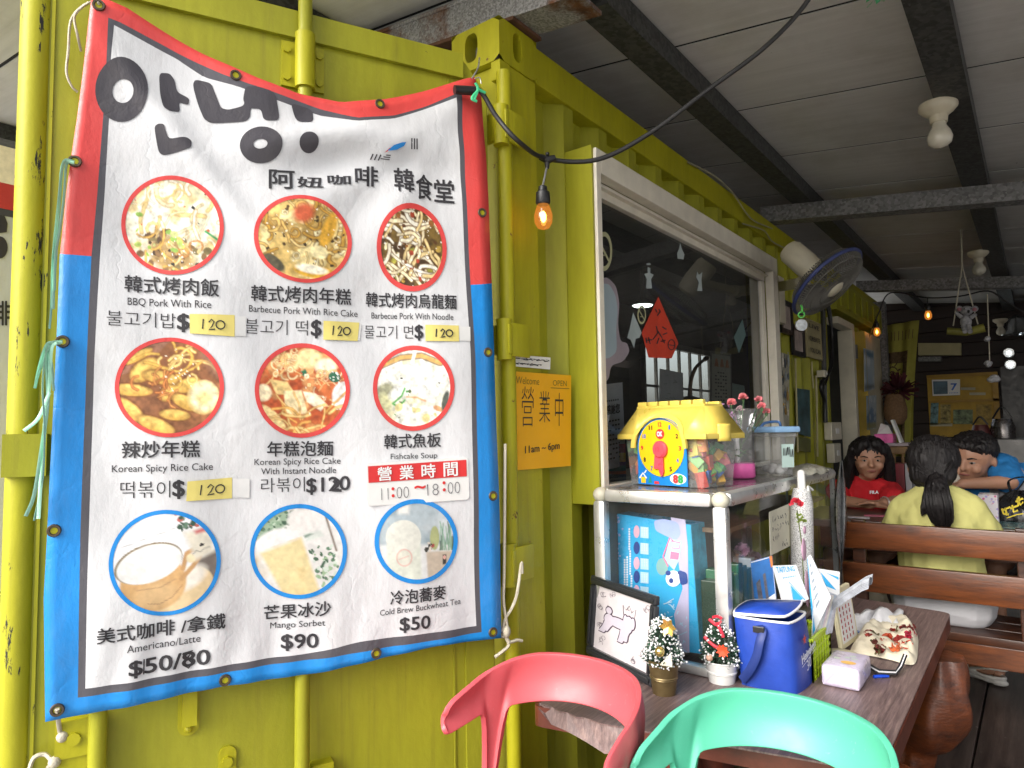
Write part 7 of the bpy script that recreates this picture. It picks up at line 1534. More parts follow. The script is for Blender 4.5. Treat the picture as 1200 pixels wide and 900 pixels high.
for k in range(90):
    a = 2 * math.pi * k / 90; g.tube([fp(.045, a, .055), fp(.11, a + .10, .05), fp(.165, a + .16, .035), fp(RF, a + .17, .002)], .0016, 4, False); g.tube([fp(.06, a, -.06), fp(.16, a, -.04), fp(RF, a, -.002)], .0016, 4, False)
for r_, h_ in ((.085, .053), (.13, .044), (.168, .032)): g.tube([fp(r_, 2 * math.pi * k / 40, h_) for k in range(41)], .002, 4, False)
g.build('wire_cage', m_cage, fn0)
g = MB(); g.lathe([(0, .062), (.035, .06), (.046, .052), (.046, .045)], fc, ax, n=24, cap=False); g.build('hub_badge', m_fanc, fn0, smooth=60)
m_blade = mat('smoky_blade', (.12, .115, .105), .3)
for k in range(5):
    a0 = k * 1.2566; g = MB(); g.grid(lambda u, v: fp(.03 + .13 * v, a0 + (u - .5) * (.5 + .55 * v), .014 * (u - .5) * 2), 8, 6); g.build('blade', m_blade, fn0, smooth=70)
cy_ = XP(939, 366, fc.x - .02)
g = MB(); g.tube(catmull([cy_ + V((0, 0, .03)), cy_ + V((.004, 0, .015)), cy_]), .004, 6); g.tube([cy_ + V((.012 * math.cos(a), 0, -.01 + .012 * math.sin(a))) for a in np.linspace(0, 6.283, 15)], .0035, 6); kc = thing('hanging_charm', 'green ring with a white disc charm hanging from the fan cage', 'charm', cy_); g.build('green_ring', mat('green_plastic', (.08, .42, .07), .4), kc)
g = MB(); c = XP(939, 381, fc.x - .02); g.lathe([(0, -.004), (.024, -.004), (.024, .004), (0, .004)], c, (ROT @ V((0, 0, 1))), n=24, cap=False); g.build('disc', mat('worn_silver_disc', (.45, .48, .5), .35, .3, .4, 40), kc)
# ------------------------------------------------------------------ pictures, sign, cables on the wall behind the fan
def wallframe(lab, px, fm, im, bwid=.02, o=.014, nm='framed_print', cat='framed print'):
    P = [W(x, y, o) for x, y in px]; y0, y1 = P[0].y, P[1].y; zt_ = (P[0].z + P[1].z) / 2; zb_ = (P[2].z + P[3].z) / 2; r_ = thing(nm, lab, cat, (WX, (y0 + y1) / 2, zb_))
    g = MB(); g.box((WX, y0, zb_), (WX + o, y0 + bwid, zt_)); g.box((WX, y1 - bwid, zb_), (WX + o, y1, zt_)); g.box((WX, y0 + bwid, zt_ - bwid), (WX + o - .001, y1 - bwid, zt_)); g.box((WX, y0 + bwid, zb_), (WX + o - .001, y1 - bwid, zb_ + bwid)); g.build('frame', fm, r_)
    g = MB(); g.box((WX, y0 + bwid, zb_ + bwid), (WX + .006, y1 - bwid, zt_ - bwid)); g.build('picture', im, r_); return r_, y0, y1, zb_, zt_
m_pic = mat('pale_figure_print', (.40, .33, .30), .5, var=.45, scale=16)
wallframe('black framed pale picture hung just right of the fan plate', [(915, 347), (929, 357), (929, 395), (915, 387)], m_black, m_pic, .03); wallframe('smaller black framed picture hung lower beside the wooden sign', [(929, 380), (943, 384), (943, 421), (929, 413)], m_black, m_pic, .03)
r_, y0, y1, zb_, zt_ = wallframe('beige plank sign painted with the words LIVE CREATE YOU CAN', [(945, 374), (962, 378), (963, 422), (946, 418)], mat('raw_plank', (.36, .31, .17), .7), mat('beige_plank', (.40, .35, .19), .7, var=.2), .012, nm='wooden_sign', cat='sign')
for t_, v0, hh_ in (('LIVE', .78, .11), ('CREATE', .44, .12), ('YOU CAN', .14, .12)):
    g = MB(); lettering(g, t_, lambda u, v: V((WX + .0155, y0 + (y1 - y0) * (.14 + .72 * u), zb_ + (zt_ - zb_) * (v0 + hh_ * v))), .012); g.build('painted_word', m_ink, r_)
def wboard(nm, lab, px, m, cat, o=.012, grp=None):
    P = [W(x, y, o) for x, y in px]; g = MB(); g.prism(P, (-.008, 0, 0)); return tag(g.build(nm, m), lab, cat, grp)
wboard('poster', 'blue green poster on the corrugated wall left of the switch boxes', [(934, 455), (949, 457), (950, 512), (936, 508)], mat('teal_poster_print', (.05, .11, .12), .5, var=.7, scale=9), 'poster'); wboard('poster', 'small olive card under the blue green poster', [(935, 512), (950, 514), (950, 530), (936, 528)], mat('olive_card', (.14, .15, .05), .6, var=.3), 'poster')
# rack of hanging trinkets right of the window
hk = thing('trinket_rack', 'white rack of hanging keyrings and beads between window and fan', 'rack', W(915, 505, .01)); g = MB(); 
P = [W(x, y, .01) for x, y in ((906, 410), (925, 416), (925, 504), (906, 500))]; g.prism(P, (-.006, 0, 0)); g.build('back_board', mat('weathered_board', (.40, .38, .30), .7, var=.3, scale=20), hk)
tm_ = [mat('trinket_colour', c_, .5, var=.3, scale=60) for c_ in ('#8a8f92', '#5b6470', '#a08040', '#c8c4b8', '#3a3f46')]
for k in range(26):
    x = 908 + 3.1 * (k % 6) + random.uniform(-.6, .6); y = 424 + 19 * (k // 6) + random.uniform(-2, 2); c = W(x, y, .022); g = MB(); g.ell(c, (.006, random.uniform(.008, .016), random.uniform(.016, .035)), 8, 6); g.tube([c, c + V((0, 0, .05))], .002, 4); g.build('trinket', tm_[k % 5], hk, smooth=60)
g = MB(); c = W(913.5, 459, .03)
for k in range(26): g.ell(c + V((random.gauss(0, .004), random.gauss(0, .02), random.gauss(0, .05))), .010, 6, 5)
g.build('gold_beads', m_gold, hk)
def vcable(lab, pts, r_, m, o=.012):
    g = MB(); g.tube(catmull([W(x, y, o) for x, y in pts], 5), r_, 6); return tag(g.build('wall_cable', m, smooth=60), lab, 'cable', 'cables down the corrugated wall')
m_ycab = mat('yellowed_cable', (.42, .38, .2), .5)
vcable('yellowed cable left of the blue green poster', [(932, 420), (933, 460), (935, 530)], .006, m_ycab); vcable('yellowed cable dropping right of the blue green poster', [(956, 440), (957, 470), (958, 535)], .007, m_ycab); vcable('yellowed cable running down just below the plank sign', [(951, 424), (952, 440), (953, 455)], .006, m_ycab)
vcable('thick black cable bundle beside the switch boxes', [(970, 350), (974, 380), (974, 430), (962, 450), (966, 470), (967, 495)], .011, m_black, .03); vcable('straight grey conduit above the switch boxes', [(964, 345), (965, 400), (967, 495)], .018, mat('dark_conduit', (.045, .045, .045), .5), .018); vcable('looped black cable hanging from the fan to the outlet', [(968, 352), (972, 375), (975, 395), (973, 425), (969, 445), (966, 452)], .008, m_black, .05)
for i, (px, lab) in enumerate((([(967, 495), (978, 496), (978, 515), (967, 514)], 'upper cream switch box below the grey conduit'), ([(969, 520), (977, 521), (978, 541), (970, 541)], 'lower cream switch box'), ([(958, 434), (962, 435), (962, 443), (958, 442)], 'small white plug outlet under the plank sign'))):
    P = [W(x, y, 0) for x, y in px]; y0, y1 = min(p.y for p in P), max(p.y for p in P); z0, z1 = min(p.z for p in P), max(p.z for p in P); r_ = thing('switch_box', lab, 'switch box', (WX, y0, z0), 'switch boxes on the wall'); g = MB(); g.box((WX - .005, y0, z0), (WX + .045, y1, z1), .006); g.build('cover', m_cream, r_)
    g = MB(); g.box((WX + .0451, y0 + (y1 - y0) * .35, z0 + (z1 - z0) * .35), (WX + .05, y0 + (y1 - y0) * .65, z0 + (z1 - z0) * .65), .002); g.build('rocker', m_white, r_)
# posters on the open yellow door
dx_ = D1 - .002
def dposter(lab, px, fn):
    P = [XP(x, y, dx_ + .004) for x, y in px]; p = fn(); n = p.n; a_ = np.clip(p.a, 0, 1); g = MB(); g.v = []; 
    for j in range(n):
        for i in range(n): u, v = i / (n - 1), j / (n - 1); g.v.append((P[0] * (1 - u) + P[1] * u) * (1 - v) + (P[3] * (1 - u) + P[2] * u) * v); g.c.append(tuple(a_[j, i]))
    g.f = [[j * n + i, (j + 1) * n + i, (j + 1) * n + i + 1, j * n + i + 1] for j in range(n - 1) for i in range(n - 1)]; g.mi = [0] * len(g.f); tag(g.build('poster', m_photo), lab, 'poster')
def sea(): p = Paint(24, '#9fb0bd', 21); p.poly([(-1, -1), (1, -1), (1, -.5), (-1, -.45)], '#1d5f86', .2); p.mottle(3, '#d5d9dc', .5, .2, 22, .8); p.poly([(-1, .6), (1, .7), (1, 1), (-1, 1)], '#5c615f', .2); return p
def mountain(): p = Paint(24, '#a9bac2', 23); p.poly([(-1, .2), (0, -.4), (1, .1), (1, .7), (-1, .7)], '#5c7ea0', .1); p.mottle(5, '#d8dfe2', .55, .1, 24, .7); p.poly([(-1, .55), (1, .6), (1, 1), (-1, 1)], '#8c8a56', .1); return p
dposter('upper blue sea poster on the yellow edged open door', [(1012, 408), (1024, 411), (1025, 456), (1013, 459)], sea); dposter('lower pale mountain poster on the yellow edged open door', [(1015, 464), (1027, 463), (1027, 502), (1016, 504)], mountain)

# ------------------------------------------------------------------ far end: timber wall, curtain, board
YW = 8.6
m_timber = wood_mat('dark_timber_boards', '#0d0706', '#2a1712', (1, 4, 14), .6, 2.5, .3)
tw = thing('timber_wall', 'dark brown timber board wall closing the far end of the cafe', 'wall', (1, YW, Z0)); z = Z0
while z < 3.0: g = MB(); g.box((-1.3, YW, z), (3.6, YW + .04, z + .135), .004); g.build('board', m_timber, tw); z += .14
g = MB(); g.box((-1.3, YW + .041, Z0), (3.6, YW + .06, 3.0)); g.build('backing', m_dark, tw)
rwl = thing('unseen_dark_screen', 'unseen dark timber screen added beside the deck to keep the inside dark', 'wall', (2.3, 5.5, Z0)); z = Z0  # unseen screen added on the open side to keep the interior dark
while z < 2.2: g = MB(); g.box((2.3, 5.2, z), (2.34, 8.58, z + .135), .004); g.build('board', m_timber, rwl); z += .14
g = MB(); g.box((2.341, 5.2, Z0), (2.36, 8.58, 2.2)); g.build('backing', m_dark, rwl)
bd_y = YW - .05; m_board = mat('mustard_board', (.42, .26, .03), .6, var=.2)
P = [A(1086, 440, bd_y), A(1169, 440, bd_y), A(1169, 512, bd_y), A(1086, 512, bd_y)]; nb = thing('notice_board', 'mustard yellow notice board on the timber wall behind the children', 'notice board', (P[0].x, bd_y, P[3].z))
g = MB(); g.box((P[0].x, bd_y, P[3].z), (P[1].x, bd_y + .045, P[0].z)); g.build('panel', m_board, nb)
g = MB(); zc = A(1120, 470, bd_y).z; g.box((P[0].x, bd_y - .02, zc - .012), (P[1].x, bd_y - .001, zc + .012)); g.box((P[1].x - .05, bd_y - .02, P[3].z), (P[1].x, bd_y - .001, P[0].z)); g.box((P[0].x, bd_y - .021, P[0].z - .03), (P[1].x, bd_y - .001, P[0].z)); g.build('trim', mat('ochre_trim', (.34, .19, .02), .5), nb)
def bdq(px, m, nm, lab=None, o=.004): g = MB(); g.prism([A(x, y, bd_y - o) for x, y in px], (0, .002, 0)); return g.build(nm, m, nb, lab)
bdq([(1091, 472), (1100, 472), (1099, 498), (1090, 498)], mat('faded_map_print', (.12, .22, .24), .6, var=.8, scale=30), 'pinned_print'); bdq([(1102, 474), (1114, 474), (1114, 497), (1102, 497)], mat('faded_tree_print', (.30, .24, .08), .6, var=.9, scale=24), 'pinned_print'); bdq([(1117, 480), (1140, 480), (1140, 497), (1117, 497)], mat('faded_green_print', (.14, .18, .10), .6, var=.9, scale=24), 'pinned_print'); bdq([(1144, 474), (1162, 474), (1162, 498), (1144, 498)], mat('faded_gold_print', (.30, .2, .04), .6, var=.6, scale=24), 'pinned_print')
bdq([(1090, 496), (1116, 496), (1116, 499.5), (1090, 499.5)], mat('dusty_strip', (.45, .42, .3), .6), 'label_strip'); bdq([(1126, 454), (1143, 454), (1143, 457), (1126, 457)], mat('dusty_strip', (.45, .42, .3), .6), 'label_strip'); bdq([(1136, 460), (1155, 460), (1155, 463), (1136, 463)], mat('dusty_strip', (.45, .42, .3), .6), 'label_strip')
cq = [(1092, 445), (1125, 444.5), (1125, 463), (1093, 464)]; P = [A(x, y, bd_y - .03) for x, y in cq]; ca_ = thing('wall_calendar', 'white calendar with a seascape and big 7 on the mustard board', 'calendar', P[3]); g = MB(); g.prism(P, (0, .006, 0)); g.build('sheet', m_paper, ca_)
cf = lambda u, v, o=.002: (P[0] * (1 - u) + P[1] * u) * (1 - v) + (P[3] * (1 - u) + P[2] * u) * v + V((0, -o, 0))
g = MB(); g.poly([cf(.04, .1), cf(.56, .1), cf(.56, .9), cf(.04, .9)]); g.build('photo', mat('seascape_print', (.08, .14, .19), .5, var=.7, scale=5), ca_); g = MB(); lettering(g, '7', lambda u, v: cf(.68 + .2 * u, .68 - .42 * v), .02)
for k in range(6): stroke(g, [(.62 + .055 * k, .85), (.65 + .055 * k, .85)], .05, cf)
g.build('calendar_number', m_blueink, ca_)
g = MB(); P = [A(x, y, YW - .12) for x, y in ((1076, 402), (1126, 402), (1126, 416), (1076, 416))]; g.hexa([P[3], P[2], P[2] + V((0, .1, 0)), P[3] + V((0, .1, 0))], [P[0], P[1], P[1] + V((0, .1, 0)), P[0] + V((0, .1, 0))]); tag(g.build('wall_shelf', mat('cream_board', (.42, .37, .2), .5)), 'pale cream shelf board high on the timber wall behind the curtain', 'shelf')
g = MB(); P = [A(x, y, YW - .1) for x, y in ((1076, 418), (1103, 418), (1103, 423), (1076, 423))]; g.hexa([P[3], P[2], P[2] + V((0, .09, 0)), P[3] + V((0, .09, 0))], [P[0], P[1], P[1] + V((0, .09, 0)), P[0] + V((0, .09, 0))]); tag(g.build('metal_bracket', m_galv), 'grey steel bracket under the cream shelf board', 'bracket')
for i, (x, y, e_, lab) in enumerate(((1182, 413, .011, 'small lit spot lamp upper right on the timber wall'), (1184, 427, .015, 'brighter lit spot lamp under the upper one at the right edge'))):
    c = A(x, y, YW - .2); r_ = thing('spot_lamp', lab, 'lamp', c, 'lit spot lamps on the timber wall'); g = MB(); g.ell(c, (e_ * 1.4, .03, e_ * .8), 14, 8); g.build('lit_lens', glow_mat('cold_lamp_light', (.85, .95, 1), 8.0), r_, smooth=80); g = MB(); g.cyl(c + V((0, .02, 0)), c + V((0, .16, 0)), .045); g.build('lamp_body', m_alu, r_)
g = MB(); p = A(1192, 386, YW - .2); g.lathe([(.02, .14), (.09, .1), (.1, 0), (.14, -.05)], p, n=24, cap=False); tag(g.build('steel_hood', mat('polished_steel', (.5, .52, .55), .15, .9), smooth=50), 'shiny stacked steel bowl shape hung at the right above the lamps', 'hood')
g = MB(); P0_ = A(1172, 430, YW - .06); P1_ = A(1230, 520, YW - .06); g.box((P0_.x, YW - .06, Z0), (P1_.x, YW - .005, P0_.z)); tag(g.build('dark_door', mat('black_door_skin', (.015, .018, .022), .35)), 'black door leaf in the timber wall at the right', 'door')
# curtain
YC = 7.0
cu_ = thing('door_curtain', 'olive yellow door curtain with a brown medallion hung across the far doorway', 'curtain', A(1055, 520, YC)); m_cur, nt, b = newmat('olive_yellow_cloth'); vec = coords(nt); nt.links.new(ramp(nt, noise(nt, vec, 5, 5), [(.3, (.30, .29, .045)), (.7, (.42, .40, .085))]), b.inputs['Base Color']); b.inputs['Roughness'].default_value = .9; b.inputs['Transmission Weight'].default_value = 0.0; bump(nt, b, noise(nt, vec, 200, 3), .3)
def curf(u, v):
    xl = 1034 + 0 * v; xr = 1077 - 5 * v - 4 * math.sin(v * 2.5); yt = 382 - 7 * u; p = A(xl + (xr - xl) * u, yt + (535 - yt) * v, YC); return p + V((0, .05 * math.sin(u * 14 + v * 1.5) * (.3 + .7 * v), 0))
g = MB(); g.grid(curf, 40, 24); g.build('cloth', m_cur, cu_, smooth=80, solid=.003)
def cq(u, v, o=.006): return curf(u, v) + V((0, -o, 0))
m_brn = mat('brown_batik', (.11, .075, .035), .9, var=.5, scale=60)
g = MB(); 
for a0, a1, b0, b1 in ((.02, .62, .215, .30), (.62, .76, .215, .95)): g.grid(lambda u, v: cq(a0 + (a1 - a0) * u, b0 + (b1 - b0) * v), 10, 14)
g.build('woven_band', m_brn, cu_)
g = MB(); [stroke(g, ellipse(.32, .46, .05 + .06 * k, .03 + .035 * k, 24), .012, cq, True) for k in range(4)]
for k in range(14): a = k * .45; stroke(g, [(.32 + .24 * math.cos(a), .46 + .14 * math.sin(a)), (.32 + .3 * math.cos(a + .2), .46 + .18 * math.sin(a + .2))], .014, cq)
stroke(g, [(.3, .62), (.2, .8), (.35, .95)], .012, cq); stroke(g, [(.34, .62), (.5, .75), (.45, .95)], .012, cq)
for k in range(9): stroke(g, [(.06 + .1 * k, .06), (.06 + .1 * k, .13)], .02, cq)
g.build('medallion_print', m_brn, cu_)
# grey post beside, dried flowers, tissue box, stool
g = MB(); a_ = W(1001, 345, .02); g.box((WX - .02, 6.83, Z0), (WX + .1, 6.93, 2.5)); tag(g.build('grey_post', m_galv), 'slim grey steel post at the far container corner', 'post')
YD = 6.6; c = A(1049, 476, YD); df = thing('hanging_basket', 'woven wall basket of dried dark red flowers on the curtain', 'basket', c); g = MB(); g.lathe([(0, -.16), (.05, -.155), (.085, -.1), (.09, -.02), (.07, .08), (.062, .10)], c, n=20, cap=False); g.build('basket', mat('tan_wicker', (.19, .11, .055), .8, var=.3, scale=60, bmp=.5, bscale=160), df, smooth=60)
g = MB(); q_ = random.Random(5)
for k in range(170):
    d = V((q_.gauss(0, 1), q_.gauss(0, .8), q_.gauss(.35, .7))).normalized(); o_ = c + V((.03, 0, .13)); L = q_.uniform(.07, .17); t = d.orthogonal().normalized() * .006; g.add([o_ + d * .03 - t, o_ + d * .03 + t, o_ + d * L + t * 1.6, o_ + d * L - t * 1.6], [(0, 1, 2, 3)])
g.build('dried_flowers', mat('dried_maroon', (.075, .012, .018), .8, var=.5), df)
YS = 5.6; s0 = A(1043, 519, YS); sh_ = thing('side_shelf', 'small shelf board holding tissues beside the open door', 'shelf', s0); g = MB(); g.box((s0.x - .14, YS - .12, s0.z - .03), (s0.x + .14, YS + .14, s0.z)); g.build('board', mat('pale_pink_board', (.42, .36, .40), .6), sh_)
g = MB(); [g.box((s0.x + sx * .11 - .015, YS + .06, Z0), (s0.x + sx * .11 + .015, YS + .1, s0.z - .0305)) for sx in (-1, 1)]; g.build('leg', mat('dark_leg', (.05, .035, .025), .6), sh_)
tb3 = thing('tissue_box', 'hot pink tissue box with a white tissue on the side shelf', 'tissue box', s0); g = MB(); g.box((s0.x - .09, YS - .06, s0.z + .001), (s0.x + .03, YS + .08, s0.z + .065), .004); g.build('box', m_pinkb, tb3)
g = MB(); cc = V((s0.x - .03, YS, s0.z + .066)); g.add([cc + V((-.05, 0, 0)), cc + V((.05, 0, 0)), cc + V((.02, .02, .06)), cc + V((-.02, -.02, .075))], [(0, 1, 2), (0, 2, 3)]); g.build('tissue', m_paper, tb3)
g = MB(); g.box((-.008, -.05, 0), (.008, .05, .17), .002, Matrix.Translation((s0.x + .075, YS, s0.z + .002)) @ Matrix.Rotation(-.3, 4, 'Y')); tag(g.build('leaning_book', m_paper), 'thin white book leaning behind the pink tissue box', 'book')
YST = 5.3; s0 = A(1056, 523, YST); st_ = thing('wooden_stool', 'small wooden spindle stool beyond the red shirt child', 'stool', (s0.x, YST, Z0)); m_pine = wood_mat('aged_pine', '#4a331c', '#8a693c', (3, 3, 1), .5)
g = MB(); g.box((s0.x - .14, YST - .12, s0.z - .05), (s0.x + .14, YST + .12, s0.z), .01); g.build('seat', m_pine, st_)
for sx in (-1, 1):
    for sy in (-1, 1): g = MB(); g.tube([(s0.x + sx * .11, YST + sy * .09, s0.z - .051), (s0.x + sx * .13, YST + sy * .11, Z0)], .017, 8); g.build('leg', m_pine, st_)
for k in range(4): g = MB(); g.tube([(s0.x - .08 + .05 * k, YST - .1, s0.z - .051), (s0.x - .08 + .05 * k, YST - .11, s0.z - .3)], .009, 8); g.build('spindle', m_pine, st_)
g = MB(); P0_ = A(1084, 512, 7.3); P1_ = A(1176, 512, 7.3); g.box((P0_.x, 7.3, Z0), (P1_.x + .7, 7.85, P0_.z - .02), .01); tag(g.build('steel_counter', mat('grey_steel_counter', (.14, .14, .14), .35, .6)), 'grey steel counter along the timber wall behind the children', 'counter')
for i, (x, r0, h0, m_, nm, lab) in enumerate(((1176, .09, .17, mat('dark_kettle_steel', (.2, .19, .19), .25, .8), 'kettle', 'dull steel kettle on the far counter right of the boy'), (1150, .07, .12, mat('wine_red_pot', (.12, .03, .03), .35), 'pot', 'wine red pot on the far counter behind the boy'))):
    c = A(x, 516, 7.45); c.z = P0_.z - .018; r_ = thing(nm, lab, nm, c); g = MB(); g.lathe([(0, 0), (r0, .0), (r0 * 1.05, h0 * .5), (r0 * .8, h0), (0, h0 * 1.02)], c, n=22, cap=False); g.build('pot_body', m_, r_, smooth=50); g = MB(); g.tube(catmull([c + V((-r0 * .8, 0, h0)), c + V((0, 0, h0 * 1.6)), c + V((r0 * .8, 0, h0))]), .008, 6); g.build('handle', m_black, r_)
# koala on a swing and hanging strings
YK = 5.2
ko = thing('koala_swing', 'grey koala ornament on a log swing hanging from the cross beam', 'ornament', A(1132, 395, YK)); m_koala = mat('grey_plush', (.33, .33, .35), .9, var=.35, scale=40, bmp=.5, bscale=120); K = lambda x, y, d=0: A(x, y, YK + d)
mpp = (K(1133, 380) - K(1132, 380)).length
g = MB(); g.tube(catmull([K(1126, 250), K(1127.5, 312)]), .004, 5); g.tube([K(1127.5, 312), K(1117, 382)], .004, 5); g.tube([K(1127.5, 312), K(1146, 380)], .004, 5); g.build('rope', m_rope, ko)
m_swing = mat('olive_log', (.20, .19, .03), .6, var=.4)
g = MB(); g.tube([K(1110, 388), K(1132, 389.5), K(1154, 384)], [5 * mpp, 5.2 * mpp, 6 * mpp], 12); g.build('log_seat', m_swing, ko, smooth=50)
g = MB(); g.ell(K(1132, 377), (7 * mpp, .05, 10 * mpp), 14, 10); g.ell(K(1133, 364, -.02), (8 * mpp, .05, 6.5 * mpp), 14, 10); g.tube([K(1127, 372, -.02), K(1120, 366, -.03)], [3 * mpp, 2.2 * mpp], 8); g.tube([K(1138, 372, -.02), K(1144, 368, -.03)], [3 * mpp, 2.2 * mpp], 8); g.tube([K(1129, 382, -.04), K(1131, 389, -.08)], [3.2 * mpp, 3 * mpp], 8); g.tube([K(1135, 382, -.04), K(1137, 389, -.08)], [3.2 * mpp, 3 * mpp], 8); g.build('body', m_koala, ko, smooth=70)
for x in (1124, 1142):
    g = MB(); g.ell(K(x, 362, -.03), (4.6 * mpp, .02, 4.4 * mpp), 12, 8); e_ = g.build('ear', m_koala, ko, smooth=70); g = MB(); g.ell(K(x, 362.5, -.05), (2.8 * mpp, .012, 2.6 * mpp), 10, 6); g.build('inner_ear', mat('pink_felt', (.40, .17, .2), .9), e_)
g = MB(); g.ell(K(1135, 365, -.075), (1.8 * mpp, .015, 2.4 * mpp), 10, 6); g.build('nose', m_black, ko)
for x in (1130, 1138): g = MB(); g.ell(K(x, 362, -.07), .9 * mpp, 8, 6); g.build('eye', m_black, ko)
hs = thing('hanging_mobile', 'string with three grey fabric bundles hanging right of the koala', 'mobile', A(1160, 440, YK - .2)); g = MB(); g.tube([A(1157, 345, YK - .2), A(1160, 430, YK - .2)], .003, 5); g.build('string', m_rope, hs)
for x, y, rx, ry in ((1157, 397, 4, 5), (1159, 426, 5, 5), (1162, 443, 8, 6.5)):
    g = MB(); c = A(x, y, YK - .2)
    for k in range(5): g.ell(c + V((random.gauss(0, rx * .35) * mpp, random.gauss(0, .01), random.gauss(0, ry * .3) * mpp)), (rx * .7 * mpp, .03, ry * .6 * mpp), 10, 7)
    g.build('bundle', m_koala, hs, smooth=70)
# ------------------------------------------------------------------ wooden bench with slatted back, family table
m_bench = wood_mat('varnished_bench_wood', '#2a1207', '#723d1a', (1.2, 6, 9), .36, 3.2, .2, .12, knots=True); m_benchd = wood_mat('dark_bench_wood', '#1e0d07', '#4a2815', (1.2, 6, 9), .35, 3.0, .12)
YB_ = 3.2
bn_ = thing('wooden_bench', 'varnished brown bench seen from behind with a two rail back', 'bench', (-.1, 3.4, Z0))
xl = A(986, 640, YB_).x; xr = 1.0
for (ya, yb) in ((611, 639), (658, 690)):
    z1_, z0_ = A(1090, ya + (1090 - 987) * .064 if ya < 640 else ya + 9.4, YB_).z, A(1090, yb + (10.8 if ya < 640 else 12.1), YB_).z
    g = MB(); g.box((xl, YB_, z0_), (xr, YB_ + .035, z1_), .005); g.build('back_rail', m_bench, bn_, smooth=40)
zs = A(1150, 745, YB_ + .05).z; zs0 = A(1150, 782, YB_ + .05).z
for k in range(3): g = MB(); g.box((xl, YB_ + .045 + k * .135, zs - .035), (xr, YB_ + .045 + k * .135 + .128, zs), .005); g.build('seat_board', m_benchd, bn_, smooth=40)
g = MB(); g.box((xl + .02, YB_ + .055, zs0), (xr - .02, YB_ + .085, zs - .0352), .004); g.box((xl + .02, YB_ + .40, zs0), (xr - .02, YB_ + .43, zs - .0352), .004); g.build('apron', m_bench, bn_)
for x in (xl + .06, A(1197, 650, YB_ + .05).x + .01, xr - .06):
    g = MB(); g.box((x - .025, YB_ + .0355, zs + .0005), (x + .025, YB_ + .07, 1.0), .004); g.build('back_post', m_benchd, bn_)
for x in (xl + .08, xr - .08):
    for y in (YB_ + .09, YB_ + .36): g = MB(); g.box((x - .03, y, Z0), (x + .03, y + .04, zs - .0355), .004); g.build('leg', m_benchd, bn_)
TT_ = .93; m_ftab = wood_mat('grey_brown_table', '#2a2322', '#5c504a', (1.2, 6, 6), .35, 3, .1)
ft = thing('dining_table', 'grey brown dining table the three children sit around', 'table', (-.25, 4.05, Z0)); g = MB(); g.box((-1.06, 3.76, TT_ - .04), (.75, 4.36, TT_), .006); g.build('tabletop', m_ftab, ft)
for x in (-1.0, .69):
    for y in (3.82, 4.3): g = MB(); g.box((x - .03, y - .03, Z0), (x + .03, y + .03, TT_ - .041), .004); g.build('leg', m_benchd, ft)
g = MB(); g.box((-.94, 3.86, TT_ - .16), (.63, 3.88, TT_ - .0402)); g.build('apron', m_benchd, ft)
b2 = thing('wooden_bench', 'dark bench on the far side of the dining table under the seated children', 'bench', (-.25, 4.65, Z0)); g = MB(); g.box((-1.1, 4.45, .56), (.75, 4.8, .60), .006); g.build('seat_board', m_benchd, b2)
for x in (-1.0, .65): g = MB(); g.box((x - .03, 4.5, Z0), (x + .03, 4.75, .559), .004); g.build('leg', m_benchd, b2)
# ------------------------------------------------------------------ people
def skinmat(name, c): 
    m, nt, b = newmat(name); vec = coords(nt); nt.links.new(ramp(nt, noise(nt, vec, 9, 4), [(.3, tuple(x * .88 for x in c)), (.7, tuple(x * 1.08 for x in c))]), b.inputs['Base Color']); b.inputs['Roughness'].default_value = .5; b.inputs['Subsurface Weight'].default_value = .08; b.inputs['Subsurface Radius'].default_value = (.01, .004, .002); bump(nt, b, noise(nt, vec, 220, 3), .08, .001); return m
m_skin = skinmat('tan_skin', (.42, .22, .14))
m_hair, nt, b = newmat('black_hair'); hv = coords(nt, (60, 60, 3)); hn = noise(nt, hv, 4, 4); nt.links.new(ramp(nt, hn, [(.3, (.006, .005, .006)), (.7, (.018, .015, .015))]), b.inputs['Base Color']); b.inputs['Roughness'].default_value = .5; b.inputs['Specular IOR Level'].default_value = .3; bump(nt, b, hn, .6, .004)
def cloth_mat(name, col): return mat(name, col, .85, var=.08, scale=6, bmp=.5, bscale=11)
def capsule(mb, pts, rs, n=12, flat=1.0):
    mb.tube(pts, rs, n, True); [mb.ell(p, r, 10, 8) for p, r in zip(pts, rs)]
def fuse(mb, name, m, parent, vox=.006, it=3, label=None, fold=None):
    me = bpy.data.meshes.new(name); me.from_pydata([tuple(p) for p in mb.v], [], mb.f); o = bpy.data.objects.new(name, me); COL.objects.link(o)
    r = o.modifiers.new('r', 'REMESH'); r.mode = 'VOXEL'; r.voxel_size = vox; s_ = o.modifiers.new('s', 'SMOOTH'); s_.iterations = it; s_.factor = .5
    bpy.context.view_layer.update(); me2 = bpy.data.meshes.new_from_object(o.evaluated_get(bpy.context.evaluated_depsgraph_get())); bpy.data.objects.remove(o)
    org = parent.matrix_world.translation
    if fold:
        from mathutils import noise as nz
        k, am = fold; off = [v.normal * (am * nz.fractal(V((v.co.x * k[0], v.co.y * k[1], v.co.z * k[2])), .8, 2.1, 3)) for v in me2.vertices]
        for v, o2 in zip(me2.vertices, off): v.co += o2
    for v in me2.vertices: v.co -= org
    for p in me2.polygons: p.use_smooth = True
    me2.materials.clear(); me2.materials.append(m); me2.name = name; ob = bpy.data.objects.new(name, me2); COL.objects.link(ob); ob.parent = parent
    if label: ob['label'] = label
    return ob
